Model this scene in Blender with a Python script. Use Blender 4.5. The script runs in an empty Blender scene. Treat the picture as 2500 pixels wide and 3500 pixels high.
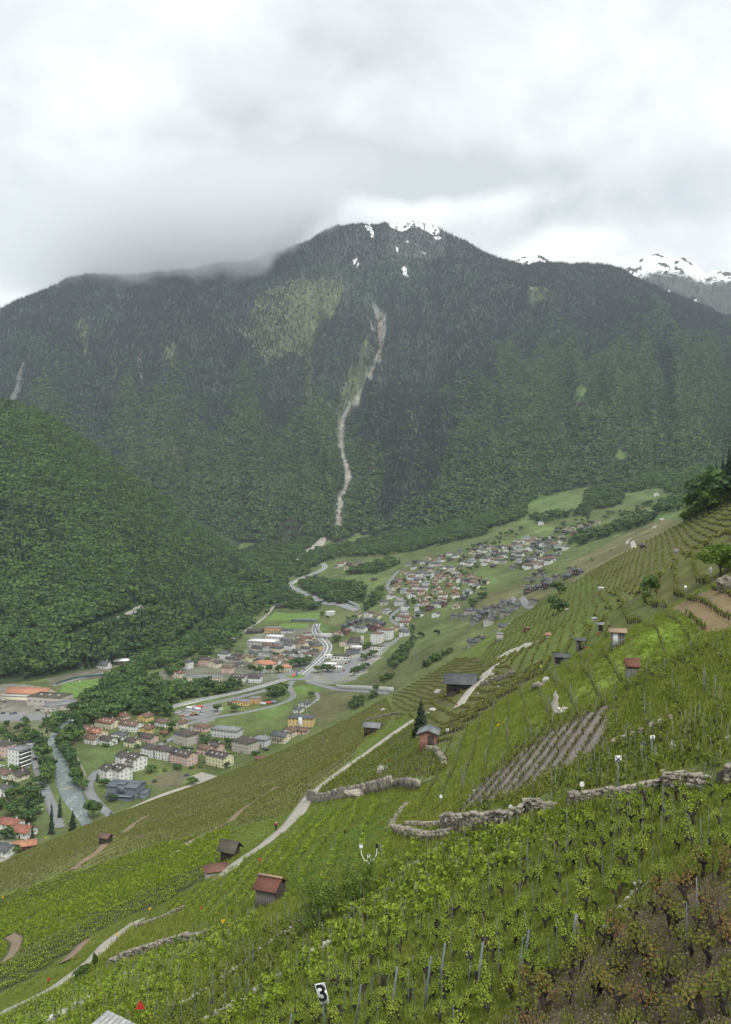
import bpy, math, random
import numpy as np

# ------------------------------------------------------------------ camera, world, sun, exposure
S = bpy.context.scene
FPX, CX, CY = 2722.0, 1250.0, 1750.0          # focal length and centre, in units of the photograph's pixels
cd = bpy.data.cameras.new('camera')
cd.sensor_fit = 'VERTICAL'; cd.sensor_height = 36.0; cd.sensor_width = 36.0; cd.lens = 36.0 * FPX / 3500.0
cd.clip_start = 0.5; cd.clip_end = 30000.0
cam = bpy.data.objects.new('camera', cd)
cam.location = (0, 0, 0); cam.rotation_euler = (math.radians(90), 0, 0)
S.collection.objects.link(cam); S.camera = cam

S.view_settings.view_transform = 'Standard'; S.view_settings.look = 'None'
S.view_settings.gamma = 1.0; S.view_settings.exposure = 0.98
S.view_settings.use_curve_mapping = False
S.cycles.use_denoising = True
try: S.cycles.denoiser = 'OPENIMAGEDENOISE'
except Exception: pass
S.cycles.max_bounces = 5; S.cycles.diffuse_bounces = 3; S.cycles.glossy_bounces = 2
S.cycles.transmission_bounces = 2; S.cycles.volume_bounces = 3; S.cycles.transparent_max_bounces = 8
S.cycles.volume_step_rate = 1.0; S.cycles.volume_max_steps = 96
S.cycles.caustics_reflective = False; S.cycles.caustics_refractive = False

SUN_EL, SUN_AZ = math.radians(58), math.radians(150)   # hidden sun, high and behind the camera's right shoulder

class NT:
    """tiny helper for node trees"""
    def __init__(self, tree): self.t = tree; tree.nodes.clear()
    def n(self, kind, **kw):
        o = self.t.nodes.new(kind)
        for k, v in kw.items(): setattr(o, k, v)
        return o
    def l(self, a, b): self.t.links.new(a, b)
    def put(self, sock, v):
        if isinstance(v, bpy.types.NodeSocket): self.l(v, sock)
        else: sock.default_value = v
    def math(self, op, a, b=0.0, c=None, clamp=False):
        m = self.n('ShaderNodeMath', operation=op); m.use_clamp = clamp
        self.put(m.inputs[0], a); self.put(m.inputs[1], b)
        if c is not None: self.put(m.inputs[2], c)
        return m.outputs[0]
    def mix(self, f, a, b, blend='MIX'):
        m = self.n('ShaderNodeMix', data_type='RGBA', blend_type=blend)
        self.put(m.inputs[0], f)
        for s, v in ((m.inputs[6], a), (m.inputs[7], b)):
            self.put(s, (*v, 1.0) if isinstance(v, tuple) and len(v) == 3 else v)
        return m.outputs[2]
    def noise(self, vec, scale, detail=3.0, rough=0.55, dist=0.0, dim='3D'):
        m = self.n('ShaderNodeTexNoise', noise_dimensions=dim)
        if vec is not None: self.l(vec, m.inputs['Vector'])
        m.inputs['Scale'].default_value = scale; m.inputs['Detail'].default_value = detail
        m.inputs['Roughness'].default_value = rough; m.inputs['Distortion'].default_value = dist
        return m.outputs['Fac']
    def ramp(self, f, stops):
        r = self.n('ShaderNodeValToRGB'); self.l(f, r.inputs[0])
        e = r.color_ramp.elements
        while len(e) > 1: e.remove(e[-1])
        for i, (p, c) in enumerate(stops):
            el = e[0] if i == 0 else e.new(p)
            el.position = p; el.color = (*c, 1) if len(c) == 3 else c
        return r.outputs[0]
    def rng(self, v, a, b, c, d):
        m = self.n('ShaderNodeMapRange'); m.clamp = True
        self.put(m.inputs[0], v)
        for i, x in enumerate((a, b, c, d)): m.inputs[i + 1].default_value = x
        return m.outputs[0]

world = bpy.data.worlds.new('World'); S.world = world; world.use_nodes = True
w = NT(world.node_tree)
sky = w.n('ShaderNodeTexSky', sky_type='NISHITA'); sky.sun_disc = False
sky.sun_elevation = SUN_EL; sky.sun_rotation = SUN_AZ
tc = w.n('ShaderNodeTexCoord')
sep = w.n('ShaderNodeSeparateXYZ'); w.l(tc.outputs['Generated'], sep.inputs[0])
dirx, diry, dirz = sep.outputs
AZ = w.math('ARCTAN2', dirx, diry); EL = w.math('ARCSINE', dirz)
# cloud deck: two layers of noise on a plane overhead, drawn out towards the horizon
den = w.math('ADD', w.math('MAXIMUM', dirz, 0.0), 0.22)
cv = w.n('ShaderNodeCombineXYZ')
w.l(w.math('DIVIDE', dirx, den), cv.inputs[0]); w.l(w.math('DIVIDE', diry, den), cv.inputs[1])
n1 = w.noise(cv.outputs[0], 1.1, 6.0, 0.52, 0.5)
n2 = w.noise(cv.outputs[0], 3.2, 5.0, 0.55, 0.3)
n3 = w.noise(tc.outputs['Generated'], 5.0, 4.0, 0.5, 0.4)
warp_a = w.math('MULTIPLY', w.math('SUBTRACT', n2, 0.5), 0.30)
warp_e = w.math('MULTIPLY', w.math('SUBTRACT', n3, 0.5), 0.16)
def blob(px, py, sx, sy, wa=1.0, we=1.0):
    """a soft bank of cloud: centre and size as directions (given in photograph pixels from the camera axis)"""
    a0 = math.atan((px - CX) / FPX); e0 = math.atan((CY - py) / FPX * math.cos(a0))
    u = w.math('DIVIDE', w.math('SUBTRACT', w.math('ADD', AZ, w.math('MULTIPLY', warp_a, wa)), a0), sx / FPX)
    v = w.math('DIVIDE', w.math('SUBTRACT', w.math('ADD', EL, w.math('MULTIPLY', warp_e, we)), e0), sy / FPX)
    r = w.math('ADD', w.math('MULTIPLY', u, u), w.math('MULTIPLY', v, v))
    return w.math('EXPONENT', w.math('MULTIPLY', r, -1.0))
dark = w.math('ADD', w.math('MULTIPLY', w.math('SUBTRACT', n1, 0.42, clamp=True), 1.1), 0.50)
for (px, py, sx, sy, amp) in (
        (1150, 530, 480, 75, 0.22), (1750, 570, 520, 85, 0.18), (560, 760, 760, 200, 0.20), (120, 900, 460, 170, 0.24),
        (2350, 740, 380, 110, 0.20), (700, 880, 420, 110, 0.14), (1900, 760, 200, 60, 0.10), (2100, 640, 500, 60, 0.10)):
    dark = w.math('ADD', dark, w.math('MULTIPLY', blob(px, py, sx, sy), amp))
for (px, py, sx, sy, amp) in ((1480, 690, 330, 45, 0.24), (60, 1040, 150, 45, 0.36), (1950, 830, 300, 45, 0.16), (450, 130, 500, 200, 0.05)):
    dark = w.math('SUBTRACT', dark, w.math('MULTIPLY', blob(px, py, sx, sy, .5, .5), amp))
dark = w.math('ADD', dark, w.math('MULTIPLY', w.math('SUBTRACT', n2, 0.5), 0.55))
dark = w.math('MAXIMUM', w.math('MINIMUM', dark, 0.75), 0.0)
cloudc = w.mix(dark, (1.0, 1.0, 0.99), (0.14, 0.165, 0.18))
skyc = w.mix(1.0, sky.outputs[0], (0.10, 0.10, 0.10), 'MULTIPLY')
skymix = w.mix(0.96, skyc, cloudc)
bg = w.n('ShaderNodeBackground'); w.l(skymix, bg.inputs[0]); bg.inputs[1].default_value = 1.0
out = w.n('ShaderNodeOutputWorld'); w.l(bg.outputs[0], out.inputs[0])

sl = bpy.data.lights.new('sun', 'SUN'); sl.energy = 2.0; sl.angle = math.radians(35); sl.color = (1.0, 0.97, 0.92)
so = bpy.data.objects.new('sun', sl); S.collection.objects.link(so)
so.rotation_euler = (math.radians(90) - SUN_EL, 0, math.pi - SUN_AZ)   # light arrives from SUN_AZ (clockwise from +Y)

rng = np.random.default_rng(7); random.seed(7)

# ------------------------------------------------------------------ numeric helpers
def _h(ix, iy, s):
    v = np.sin(ix * 127.1 + iy * 311.7 + s * 74.7) * 43758.5453
    return v - np.floor(v)
def vnoise(x, y, s=0):
    x = np.asarray(x, float); y = np.asarray(y, float)
    ix = np.floor(x); iy = np.floor(y); fx = x - ix; fy = y - iy
    fx = fx * fx * (3 - 2 * fx); fy = fy * fy * (3 - 2 * fy)
    a = _h(ix, iy, s); b = _h(ix + 1, iy, s); c = _h(ix, iy + 1, s); d = _h(ix + 1, iy + 1, s)
    return (a + (b - a) * fx) * (1 - fy) + (c + (d - c) * fx) * fy
def fbm(x, y, oct=4, s=0):
    r = 0; a = .5; t = 0
    for i in range(oct):
        r = r + a * vnoise(x, y, s + i * 13); t += a; a *= .5; x = x * 2.03 + 11.3; y = y * 2.03 - 7.1
    return r / t * 2 - 1                                     # about -1 .. 1
def sstep(a, b, x):
    t = np.clip((np.asarray(x, float) - a) / (b - a), 0, 1); return t * t * (3 - 2 * t)

class TPS:
    """smooth surface through scattered survey points"""
    def __init__(self, P, Z, lam=0.0, sc=500.0):
        P = np.asarray(P, float) / sc; Z = np.asarray(Z, float); n = len(P)
        K = self.k(np.linalg.norm(P[:, None] - P[None], axis=2)) + np.eye(n) * lam
        Q = np.c_[np.ones(n), P]
        A = np.block([[K, Q], [Q.T, np.zeros((3, 3))]])
        self.w = np.linalg.solve(A, np.r_[Z, np.zeros(3)]); self.P = P; self.sc = sc
    @staticmethod
    def k(r): return np.where(r > 1e-9, r * r * np.log(np.maximum(r, 1e-9)), 0.0)
    def __call__(self, x, y):
        x = np.asarray(x, float); sh = x.shape; X = np.c_[x.ravel(), np.asarray(y, float).ravel()] / self.sc
        o = np.empty(len(X)); n = len(self.P)
        for i in range(0, len(X), 40000):
            C = X[i:i + 40000]
            d2 = ((C[:, None, :] - self.P[None]) ** 2).sum(2)
            o[i:i + 40000] = (0.5 * d2 * np.log(np.maximum(d2, 1e-18))) @ self.w[:n] + self.w[n] + C @ self.w[n + 1:]
        return o.reshape(sh)

def pt(px, py, d):
    return ((px - CX) / FPX * d, d, (CY - py) / FPX * d)
def survey(lst):
    A = np.array([pt(*p) for p in lst]); return A[:, :2], A[:, 2]

# ------------------------------------------------------------------ the four landforms as height functions
SLOPE_PTS = [(0,3500,75),(0,3300,125),(0,3100,210),(0,2970,340),(300,3300,92),(300,3100,150),(360,2875,235),(354,2805,420),
    (600,3100,105),(662,2700,470),(985,2562,520),(785,2930,126),(945,2846,130),(700,2800,240),(1000,2650,290),(1275,2515,200),
    (1200,2600,190),(1339,2385,600),(1580,2350,200),(1700,2210,380),(1780,2150,400),(1816,2085,520),(2001,1965,520),(2309,1800,520),
    (2500,1725,600),(2115,2190,74),(2230,2030,150),(2500,2100,70),(2500,2500,36),(2500,3000,22),(2500,3500,16),(1800,3300,25),
    (1250,3500,27),(1250,3200,38),(925,3090,64),(500,3450,50),(1540,2880,46),(1400,2690,82),(1460,2570,115),(1900,2400,75),(2115,2720,36),
    (1700,2550,80),(2300,1950,140),(1900,2250,150)]
_P, _Z = survey(SLOPE_PTS)
_plane = lambda x, y: -10.5 + .6 * x - .25 * y
slope_res = TPS(_P, _Z - _plane(_P[:, 0], _P[:, 1]), lam=0.002, sc=100.0)
def h_slope(x, y):
    r = np.hypot(x, y)
    z = _plane(x, y) + slope_res(x, y)
    z = z + 0.35 * fbm(x / 14, y / 14, 3, 5) * sstep(25, 60, r) * 1.0 + 1.6 * fbm(x / 70, y / 70, 3, 9) * sstep(60, 200, r)
    return z - 0.9 * np.maximum(r - 560, 0)

FLOOR_PTS = [(0,2950,442),(0,2700,559),(0,2500,708),(0,2350,885),(300,2800,505),(300,2500,708),(600,2700,559),(600,2500,708),(600,2350,885),
    (900,2550,663),(900,2400,816),(1010,2310,948),(1250,2345,860),(900,2150,1250),(1000,2100,1400),(1150,2060,1450),(650,2200,1180),(900,2045,1600),
    (1000,1990,1800),(1100,1930,1950),(1150,1890,2050),(1250,1880,2100),(1200,2000,1500),(1280,1980,1600),(1330,2020,1350),(1400,2150,1150),(1300,2200,1080),
    (1330,2300,950),(1500,2050,1250),(1500,1960,1450),(1650,1900,1550),(1900,1860,1500),(1950,1900,1350),(1850,2000,1150),(1750,2070,1000),(1600,2130,900),
    (1450,2200,850),(1380,2300,780),(2050,1790,1700),(2200,1760,1500),(2250,1720,1700),(1900,1720,2000),(1700,1800,1900),(1500,1890,1750),(1350,1920,1850),
    (2150,1850,900),(2000,1950,850),(2400,1690,1500),(2500,1660,1300)]
_P, _Z = survey(FLOOR_PTS)
_under = np.array([(143, 520, -120), (-60, 300, -210), (-100, 400, -205), (0, 500, -200), (60, 600, -170), (-180, 350, -200), (230, 560, -90),
                   (-900, 900, -160), (-1000, 1800, -120), (1100, 1500, 120), (60, 420, -190), (150, 400, -150)], float)
_P = np.r_[_P, _under[:, :2]]; _Z = np.r_[_Z, _under[:, 2]]
floor_t = TPS(_P, _Z, lam=0.02, sc=500.0)
def h_floor(x, y):
    return floor_t(x, y) + 1.2 * fbm(np.asarray(x) / 60, np.asarray(y) / 60, 3, 3) * sstep(60, 250, np.asarray(x))

HILL_PTS = [(0,2335,905),(300,2290,990),(600,2205,1170),(850,2085,1480),(950,2000,1750),(0,2000,1120),(0,1700,1360),(300,1900,1300),(300,1720,1500),
    (600,2000,1500),(600,1880,1700),(0,1425,1680),(150,1455,1720),(300,1555,1780),(450,1665,1830),(600,1775,1900),(750,1865,1980),(880,1945,2100),
    (-300,2350,880),(-300,1700,1300),(-300,1300,1700),(800,1990,1700)]
_P, _Z = survey(HILL_PTS)
hill_t = TPS(_P, _Z, lam=0.002, sc=500.0)
def h_hill(x, y):
    x = np.asarray(x, float); y = np.asarray(y, float)
    g = fbm(x / 130 + y / 400, y / 240, 4, 21)
    return hill_t(x, y) + 14 * g + 3 * fbm(x / 25, y / 25, 2, 31)
HILL_RIDGE_D = lambda t: np.interp(t, [pt(p, 0, 1)[0] for p in (-300, 0, 150, 300, 450, 600, 750, 880, 1000)],
                                   [1750, 1690, 1730, 1790, 1840, 1910, 1990, 2110, 2200])

SKYLINE = [(-300,1090,4300),(0,1055,4400),(120,1010,4500),(230,955,4650),(330,940,4750),(440,935,4800),(600,930,4850),(700,915,4900),(800,895,4900),
    (900,875,4950),(1040,830,5000),(1110,790,5100),(1190,768,5150),(1250,775,5250),(1330,768,5400),(1400,758,5400),(1470,768,5350),(1550,808,5300),(1650,860,5150),
    (1720,885,5050),(1800,902,4950),(1930,908,4900),(2050,905,4850),(2120,920,4800),(2200,965,4650),(2300,1010,4500),(2500,1085,4300),(2800,1150,4200)]
MTN_PTS = SKYLINE + [(0,1900,2500),(450,1880,2350),(900,1900,2250),(1150,1865,2250),(1400,1860,2150),(1700,1790,2050),(2000,1715,2100),(2300,1660,2150),(2500,1580,2200),
    (2800,1500,2200),(-300,1900,2500),(200,1500,3100),(500,1400,3300),(800,1400,3400),(1000,1450,3200),(1200,1450,3350),(1400,1400,3250),(1700,1400,3100),(2200,1400,2850),(2500,1300,2950),
    (500,1180,3900),(900,1100,4200),(1250,1080,4500),(1330,1050,4450),(1500,1000,4500),(1800,1150,3900),(2200,1150,3650),(2500,1150,3700),
    (1130,1700,2600),(700,1700,2600),(1600,1600,2500),(2000,1600,2400)]
_P, _Z = survey(MTN_PTS)
mtn_t = TPS(_P, _Z, lam=0.004, sc=1500.0)
_sk = sorted([(pt(p, q, 1)[0], d, (CY - q) / FPX * d) for p, q, d in SKYLINE])
RIDGE_D = lambda t: np.interp(t, [a[0] for a in _sk], [a[1] for a in _sk])
GULLY = [(1265,1000,4650),(1310,1120,4250),(1250,1290,3650),(1170,1400,3300),(1165,1550,2950),(1190,1620,2800),(1150,1740,2480),(1155,1800,2330)]
_G = np.array([pt(*g)[:2] for g in GULLY])
def seg_dist(x, y, L):
    x = np.asarray(x, float); y = np.asarray(y, float); best = np.full(x.shape, 1e9)
    for (x0, y0), (x1, y1) in zip(L[:-1], L[1:]):
        dx, dy = x1 - x0, y1 - y0; t = np.clip(((x - x0) * dx + (y - y0) * dy) / (dx * dx + dy * dy + 1e-9), 0, 1)
        best = np.minimum(best, np.hypot(x - x0 - t * dx, y - y0 - t * dy))
    return best
def spur_field(t, f): return 1 - np.abs(fbm(t * 11 + .15 * f, f * 1.3, 3, 41)) * 2, 1 - np.abs(fbm(t * 34 + .4 * f, f * 4.0, 3, 47)) * 2
def h_mtn(x, y):
    x = np.asarray(x, float); y = np.asarray(y, float)
    t = x / y; rd = RIDGE_D(t); f = np.clip((y - 2100) / (rd - 2100), 0, 1.2)
    env = np.clip(4 * f * (1 - f), 0, 1) ** .8 + .1
    spur, spur2 = spur_field(t, f)
    z = mtn_t(x, y) + env * (150 * (spur - .5) + 60 * (spur2 - .5)) + 12 * fbm(x / 90, y / 90, 3, 51)
    z = z - 55 * np.exp(-(seg_dist(x, y, _G) / 110) ** 2) * env
    return z - 0.8 * np.maximum(y - rd, 0)

def at(px, py, h, d0=8.0, d1=900.0, n=500):
    """where the line of sight through photograph pixel (px, py) first meets the ground h; arrays welcome"""
    px = np.atleast_1d(np.asarray(px, float)); py = np.atleast_1d(np.asarray(py, float))
    D = np.exp(np.linspace(math.log(d0), math.log(d1), n))
    tx = (px - CX) / FPX; tz = (CY - py) / FPX
    X = tx[:, None] * D; Y = np.broadcast_to(D, X.shape)
    g = tz[:, None] * D - h(X, Y)
    below = g < 0
    k = np.where(below.any(1), below.argmax(1), n - 1); k = np.clip(k, 1, n - 1); i = np.arange(len(px))
    g0, g1 = g[i, k - 1], g[i, k]; u = np.clip(g0 / (g0 - g1 + 1e-12), 0, 1)
    d = D[k - 1] + (D[k] - D[k - 1]) * u
    d = np.where(below.any(1), d, d1)
    return np.c_[tx * d, d, h(tx * d, d)]
S_ = lambda px, py: at(px, py, h_slope, 9, 640)
F_ = lambda px, py: at(px, py, h_floor, 380, 2400)
H_ = lambda px, py: at(px, py, h_hill, 860, 2200)
M_ = lambda px, py: at(px, py, h_mtn, 2000, 5600)

# ------------------------------------------------------------------ mesh helpers
def new_obj(name, me, parent=None, mat=None):
    o = bpy.data.objects.new(name, me)
    S.collection.objects.link(o)
    if parent is not None: o.parent = parent
    if mat is not None and me is not None and len(me.materials) == 0:
        for m in (mat if isinstance(mat, (list, tuple)) else [mat]): me.materials.append(m)
    return o
def np_mesh(name, V, F, smooth=False, mi=None):
    """mesh from an (n,3) array and an (m,3|4) array, or from lists of faces"""
    me = bpy.data.meshes.new(name); V = np.asarray(V, np.float32)
    if isinstance(F, np.ndarray):
        m, k = F.shape
        me.vertices.add(len(V)); me.vertices.foreach_set('co', V.ravel())
        me.loops.add(m * k); me.loops.foreach_set('vertex_index', F.astype(np.int32).ravel())
        me.polygons.add(m); me.polygons.foreach_set('loop_start', np.arange(0, m * k, k, dtype=np.int32))
        try: me.polygons.foreach_set('loop_total', np.full(m, k, np.int32))
        except Exception: pass
    else:
        me.from_pydata([tuple(map(float, v)) for v in V], [], [tuple(map(int, f)) for f in F])
    if mi is not None: me.polygons.foreach_set('material_index', np.asarray(mi, np.int32))
    if smooth: me.polygons.foreach_set('use_smooth', np.ones(len(me.polygons), bool))
    me.update(calc_edges=True)
    return me
def set_color(me, C, name='cover'):
    a = me.color_attributes.new(name, 'FLOAT_COLOR', 'POINT')
    a.data.foreach_set('color', np.c_[np.asarray(C, np.float32), np.ones(len(C), np.float32)].ravel())
def grid_faces(nr, nc):
    i = np.arange(nr * nc).reshape(nr, nc)
    return np.stack([i[:-1, :-1].ravel(), i[:-1, 1:].ravel(), i[1:, 1:].ravel(), i[1:, :-1].ravel()], 1)
def tag(o, label=None, cat=None, group=None, kind=None):
    if label: o['label'] = label
    if cat: o['category'] = cat
    if group: o['group'] = group
    if kind: o['kind'] = kind
    return o
def in_poly(x, y, P):
    x = np.asarray(x); y = np.asarray(y); c = np.zeros(x.shape, bool); n = len(P); j = n - 1
    for i in range(n):
        xi, yi = P[i][0], P[i][1]; xj, yj = P[j][0], P[j][1]
        c ^= ((yi > y) != (yj > y)) & (x < (xj - xi) * (y - yi) / (yj - yi + 1e-12) + xi); j = i
    return c
def plan(poly, f): 
    a = np.array(poly, float); return f(a[:, 0], a[:, 1])[:, :2]

# ------------------------------------------------------------------ materials (all procedural)
MATS = {}
def mat(name):
    m = bpy.data.materials.new(name); m.use_nodes = True
    t = NT(m.node_tree); o = t.n('ShaderNodeOutputMaterial'); b = t.n('ShaderNodeBsdfPrincipled')
    t.l(b.outputs[0], o.inputs[0]); b.inputs['Roughness'].default_value = .85
    b.inputs['Specular IOR Level'].default_value = .25
    MATS[name] = m; return m, t, b
def plain(name, c, rough=.8, var=.12, scale=3.0, objvar=0.0, metal=0.0, spec=.3):
    """one colour with grain, a little weathering and optional variation from object to object"""
    m, t, b = mat(name); b.inputs['Roughness'].default_value = rough; b.inputs['Metallic'].default_value = metal
    b.inputs['Specular IOR Level'].default_value = spec
    tcn = t.n('ShaderNodeTexCoord')
    f = t.noise(tcn.outputs['Object'], scale, 4, .6)
    v = t.rng(f, .3, .7, 1 - var, 1 + var)
    if objvar:
        oi = t.n('ShaderNodeObjectInfo')
        v = t.math('MULTIPLY', v, t.rng(oi.outputs['Random'], 0, 1, 1 - objvar, 1 + objvar))
    vm = t.n('ShaderNodeVectorMath', operation='SCALE'); vm.inputs[0].default_value = c; t.l(v, vm.inputs['Scale'])
    t.l(vm.outputs[0], b.inputs['Base Color'])
    return m
def ground(name, s1, s2, rough=.95, bump=.3, v1=.28, v2=.25, tint=None):
    """ground sheet: its cover colours come from the mesh, grain and patches from noise in metres"""
    m, t, b = mat(name); b.inputs['Roughness'].default_value = rough; b.inputs['Specular IOR Level'].default_value = .1
    at_ = t.n('ShaderNodeAttribute', attribute_name='cover')
    tcn = t.n('ShaderNodeTexCoord')
    a = t.noise(tcn.outputs['Object'], s1, 6, .65); c = t.noise(tcn.outputs['Object'], s2, 4, .6)
    v = t.math('MULTIPLY', t.rng(a, .25, .75, 1 - v1, 1 + v1), t.rng(c, .3, .7, 1 - v2, 1 + v2))
    vm = t.n('ShaderNodeVectorMath', operation='SCALE'); t.l(at_.outputs['Color'], vm.inputs[0]); t.l(v, vm.inputs['Scale'])
    col = vm.outputs[0]
    if tint:
        g = t.noise(tcn.outputs['Object'], s2 * 3.1, 5, .6, .4)
        col = t.mix(t.rng(g, .45, .7, 0, tint[1]), col, tint[0])
    t.l(col, b.inputs['Base Color'])
    bp = t.n('ShaderNodeBump'); bp.inputs['Strength'].default_value = bump; bp.inputs['Distance'].default_value = .15
    t.l(a, bp.inputs['Height']); t.l(bp.outputs[0], b.inputs['Normal'])
    return m
def leaf(name, stops, rough=.65, trans=.25, ns=2.2):
    """foliage: colour varies from plant to plant and from leaf clump to leaf clump"""
    m, t, b = mat(name); b.inputs['Roughness'].default_value = rough; b.inputs['Specular IOR Level'].default_value = .2
    oi = t.n('ShaderNodeObjectInfo'); tcn = t.n('ShaderNodeTexCoord')
    n = t.noise(tcn.outputs['Object'], ns, 3, .6)
    f = t.math('ADD', t.math('MULTIPLY', oi.outputs['Random'], .65), t.math('MULTIPLY', t.math('SUBTRACT', n, .25), .7), clamp=True)
    col = t.ramp(f, stops)
    t.l(col, b.inputs['Base Color'])
    if trans:
        tr = t.n('ShaderNodeBsdfTranslucent'); t.l(col, tr.inputs[0])
        ms = t.n('ShaderNodeMixShader'); ms.inputs[0].default_value = trans
        t.l(b.outputs[0], ms.inputs[1]); t.l(tr.outputs[0], ms.inputs[2])
        t.l(ms.outputs[0], [x for x in t.t.nodes if x.type == 'OUTPUT_MATERIAL'][0].inputs[0])
    return m

M_SLOPE = ground('vineyard_ground', 1.6, .12, bump=.5)
M_FLOOR = ground('valley_ground', .35, .03, bump=.4, v1=.38, v2=.32, tint=((.115, .105, .055), .45))
M_HILL = ground('forest_floor', .12, .02)
M_MTN = ground('mountain_ground', .03, .006, v1=.35, v2=.3)
M_CONIFER = leaf('conifer_needles', [(0, (.016, .030, .020)), (.5, (.024, .042, .024)), (1, (.040, .060, .028))], trans=0)
M_CONIFER_FAR = leaf('mountain_conifer_needles', [(0, (.010, .018, .023)), (.5, (.016, .028, .031)), (.90, (.028, .042, .036)), (1, (.065, .066, .054))], trans=0)
M_BROAD = leaf('broadleaf_foliage', [(0, (.044, .084, .030)), (.4, (.066, .118, .038)), (.75, (.105, .175, .046)), (1, (.16, .235, .06))])
M_BROAD_FAR = leaf('mountain_broadleaf_foliage', [(0, (.042, .080, .032)), (.5, (.064, .108, .040)), (1, (.15, .20, .058))], trans=0)
M_LARCH = leaf('pale_larch_foliage', [(0, (.050, .070, .036)), (1, (.085, .10, .055))], trans=0)
M_DEAD = leaf('dead_brown_foliage', [(0, (.060, .045, .034)), (1, (.10, .075, .055))], trans=0)
M_DARKLEAF = leaf('dark_purple_foliage', [(0, (.03, .022, .024)), (1, (.05, .035, .035))])
M_SHRUB = leaf('shrub_foliage', [(0, (.050, .085, .018)), (.5, (.085, .14, .025)), (1, (.14, .20, .035))])
M_BARK = plain('bark', (.075, .058, .045), .95, .3, 6)
M_VINEWOOD = plain('old_vine_wood', (.034, .026, .023), .95, .35, 14)
M_VLEAF = leaf('bright_vine_leaves', [(0, (.125, .19, .018)), (.5, (.195, .27, .026)), (1, (.30, .35, .05))], trans=.3, ns=11)
M_VLEAF2 = leaf('olive_vine_leaves', [(0, (.085, .120, .020)), (.5, (.13, .165, .026)), (1, (.19, .205, .04))], trans=.3, ns=11)
M_VLEAF3 = leaf('reddish_vine_leaves', [(0, (.085, .12, .018)), (.48, (.15, .165, .026)), (.78, (.17, .115, .035)), (1, (.16, .07, .035))], trans=.3, ns=9)
M_VLEAF4 = leaf('muted_vine_leaves', [(0, (.11, .13, .035)), (.5, (.165, .185, .045)), (1, (.24, .245, .07))], trans=.3)
M_GRASS = leaf('grass_blades', [(0, (.125, .17, .024)), (.5, (.175, .22, .032)), (1, (.25, .255, .07))], trans=.3)
M_STAKEM = plain('galvanised_steel', (.135, .155, .175), .7, .25, 9, objvar=.2, metal=.2)
M_STAKEW = plain('weathered_stake_wood', (.16, .14, .12), .95, .3, 12, objvar=.35)
M_STAKED = plain('dark_stake_wood', (.045, .036, .03), .95, .3, 12, objvar=.3)
M_STONE = plain('dry_stone', (.205, .185, .15), .95, .5, 7, objvar=.35)
M_WALLCORE = plain('wall_joints', (.10, .088, .072), .97, .35, 3)
M_ROCK = plain('pale_rock', (.36, .345, .31), .95, .3, 2.5, objvar=.2)
M_ASPHALT = plain('asphalt', (.17, .175, .175), .9, .12, .15)
M_CONCRETE = plain('pale_concrete', (.31, .295, .25), .92, .14, .35)
M_GRAVEL = plain('gravel', (.26, .245, .22), .97, .2, .6)
M_MARK = plain('road_paint', (.70, .70, .68), .7, .08, 1)
M_SNOW = plain('snow', (.82, .85, .88), .7, .06, .02)

def water_mat():
    m, t, b = mat('glacial_water')
    tcn = t.n('ShaderNodeTexCoord'); mp = t.n('ShaderNodeMapping'); mp.inputs['Rotation'].default_value = (0, 0, math.radians(14))
    mp.inputs['Scale'].default_value = (1.0, .45, 1); t.l(tcn.outputs['Object'], mp.inputs[0])
    n = t.noise(mp.outputs[0], .55, 6, .7, .8); n2 = t.noise(mp.outputs[0], .09, 3, .5)
    f = t.rng(t.math('ADD', n, t.math('MULTIPLY', t.math('SUBTRACT', n2, .5), .45)), .53, .76, 0, 1)
    t.l(t.mix(f, (.13, .16, .155), (.40, .44, .42)), b.inputs['Base Color'])
    b.inputs['Roughness'].default_value = .35; b.inputs['Specular IOR Level'].default_value = .4
    bp = t.n('ShaderNodeBump'); bp.inputs['Strength'].default_value = .6; bp.inputs['Distance'].default_value = .4
    t.l(n, bp.inputs['Height']); t.l(bp.outputs[0], b.inputs['Normal'])
    return m
M_WATER = water_mat()
def pitch_mat():
    m, t, b = mat('mown_pitch_grass')
    tcn = t.n('ShaderNodeTexCoord'); wv = t.n('ShaderNodeTexWave', wave_type='BANDS', bands_direction='DIAGONAL')
    t.l(tcn.outputs['Object'], wv.inputs[0]); wv.inputs['Scale'].default_value = .035; wv.inputs['Distortion'].default_value = .4
    n = t.noise(tcn.outputs['Object'], .12, 4)
    c = t.mix(t.rng(wv.outputs['Fac'], .35, .65, 0, 1), (.080, .150, .028), (.105, .18, .032))
    t.l(t.mix(t.rng(n, .3, .75, 0, .4), c, (.13, .18, .05)), b.inputs['Base Color'])
    return m
M_PITCH = pitch_mat()

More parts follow.
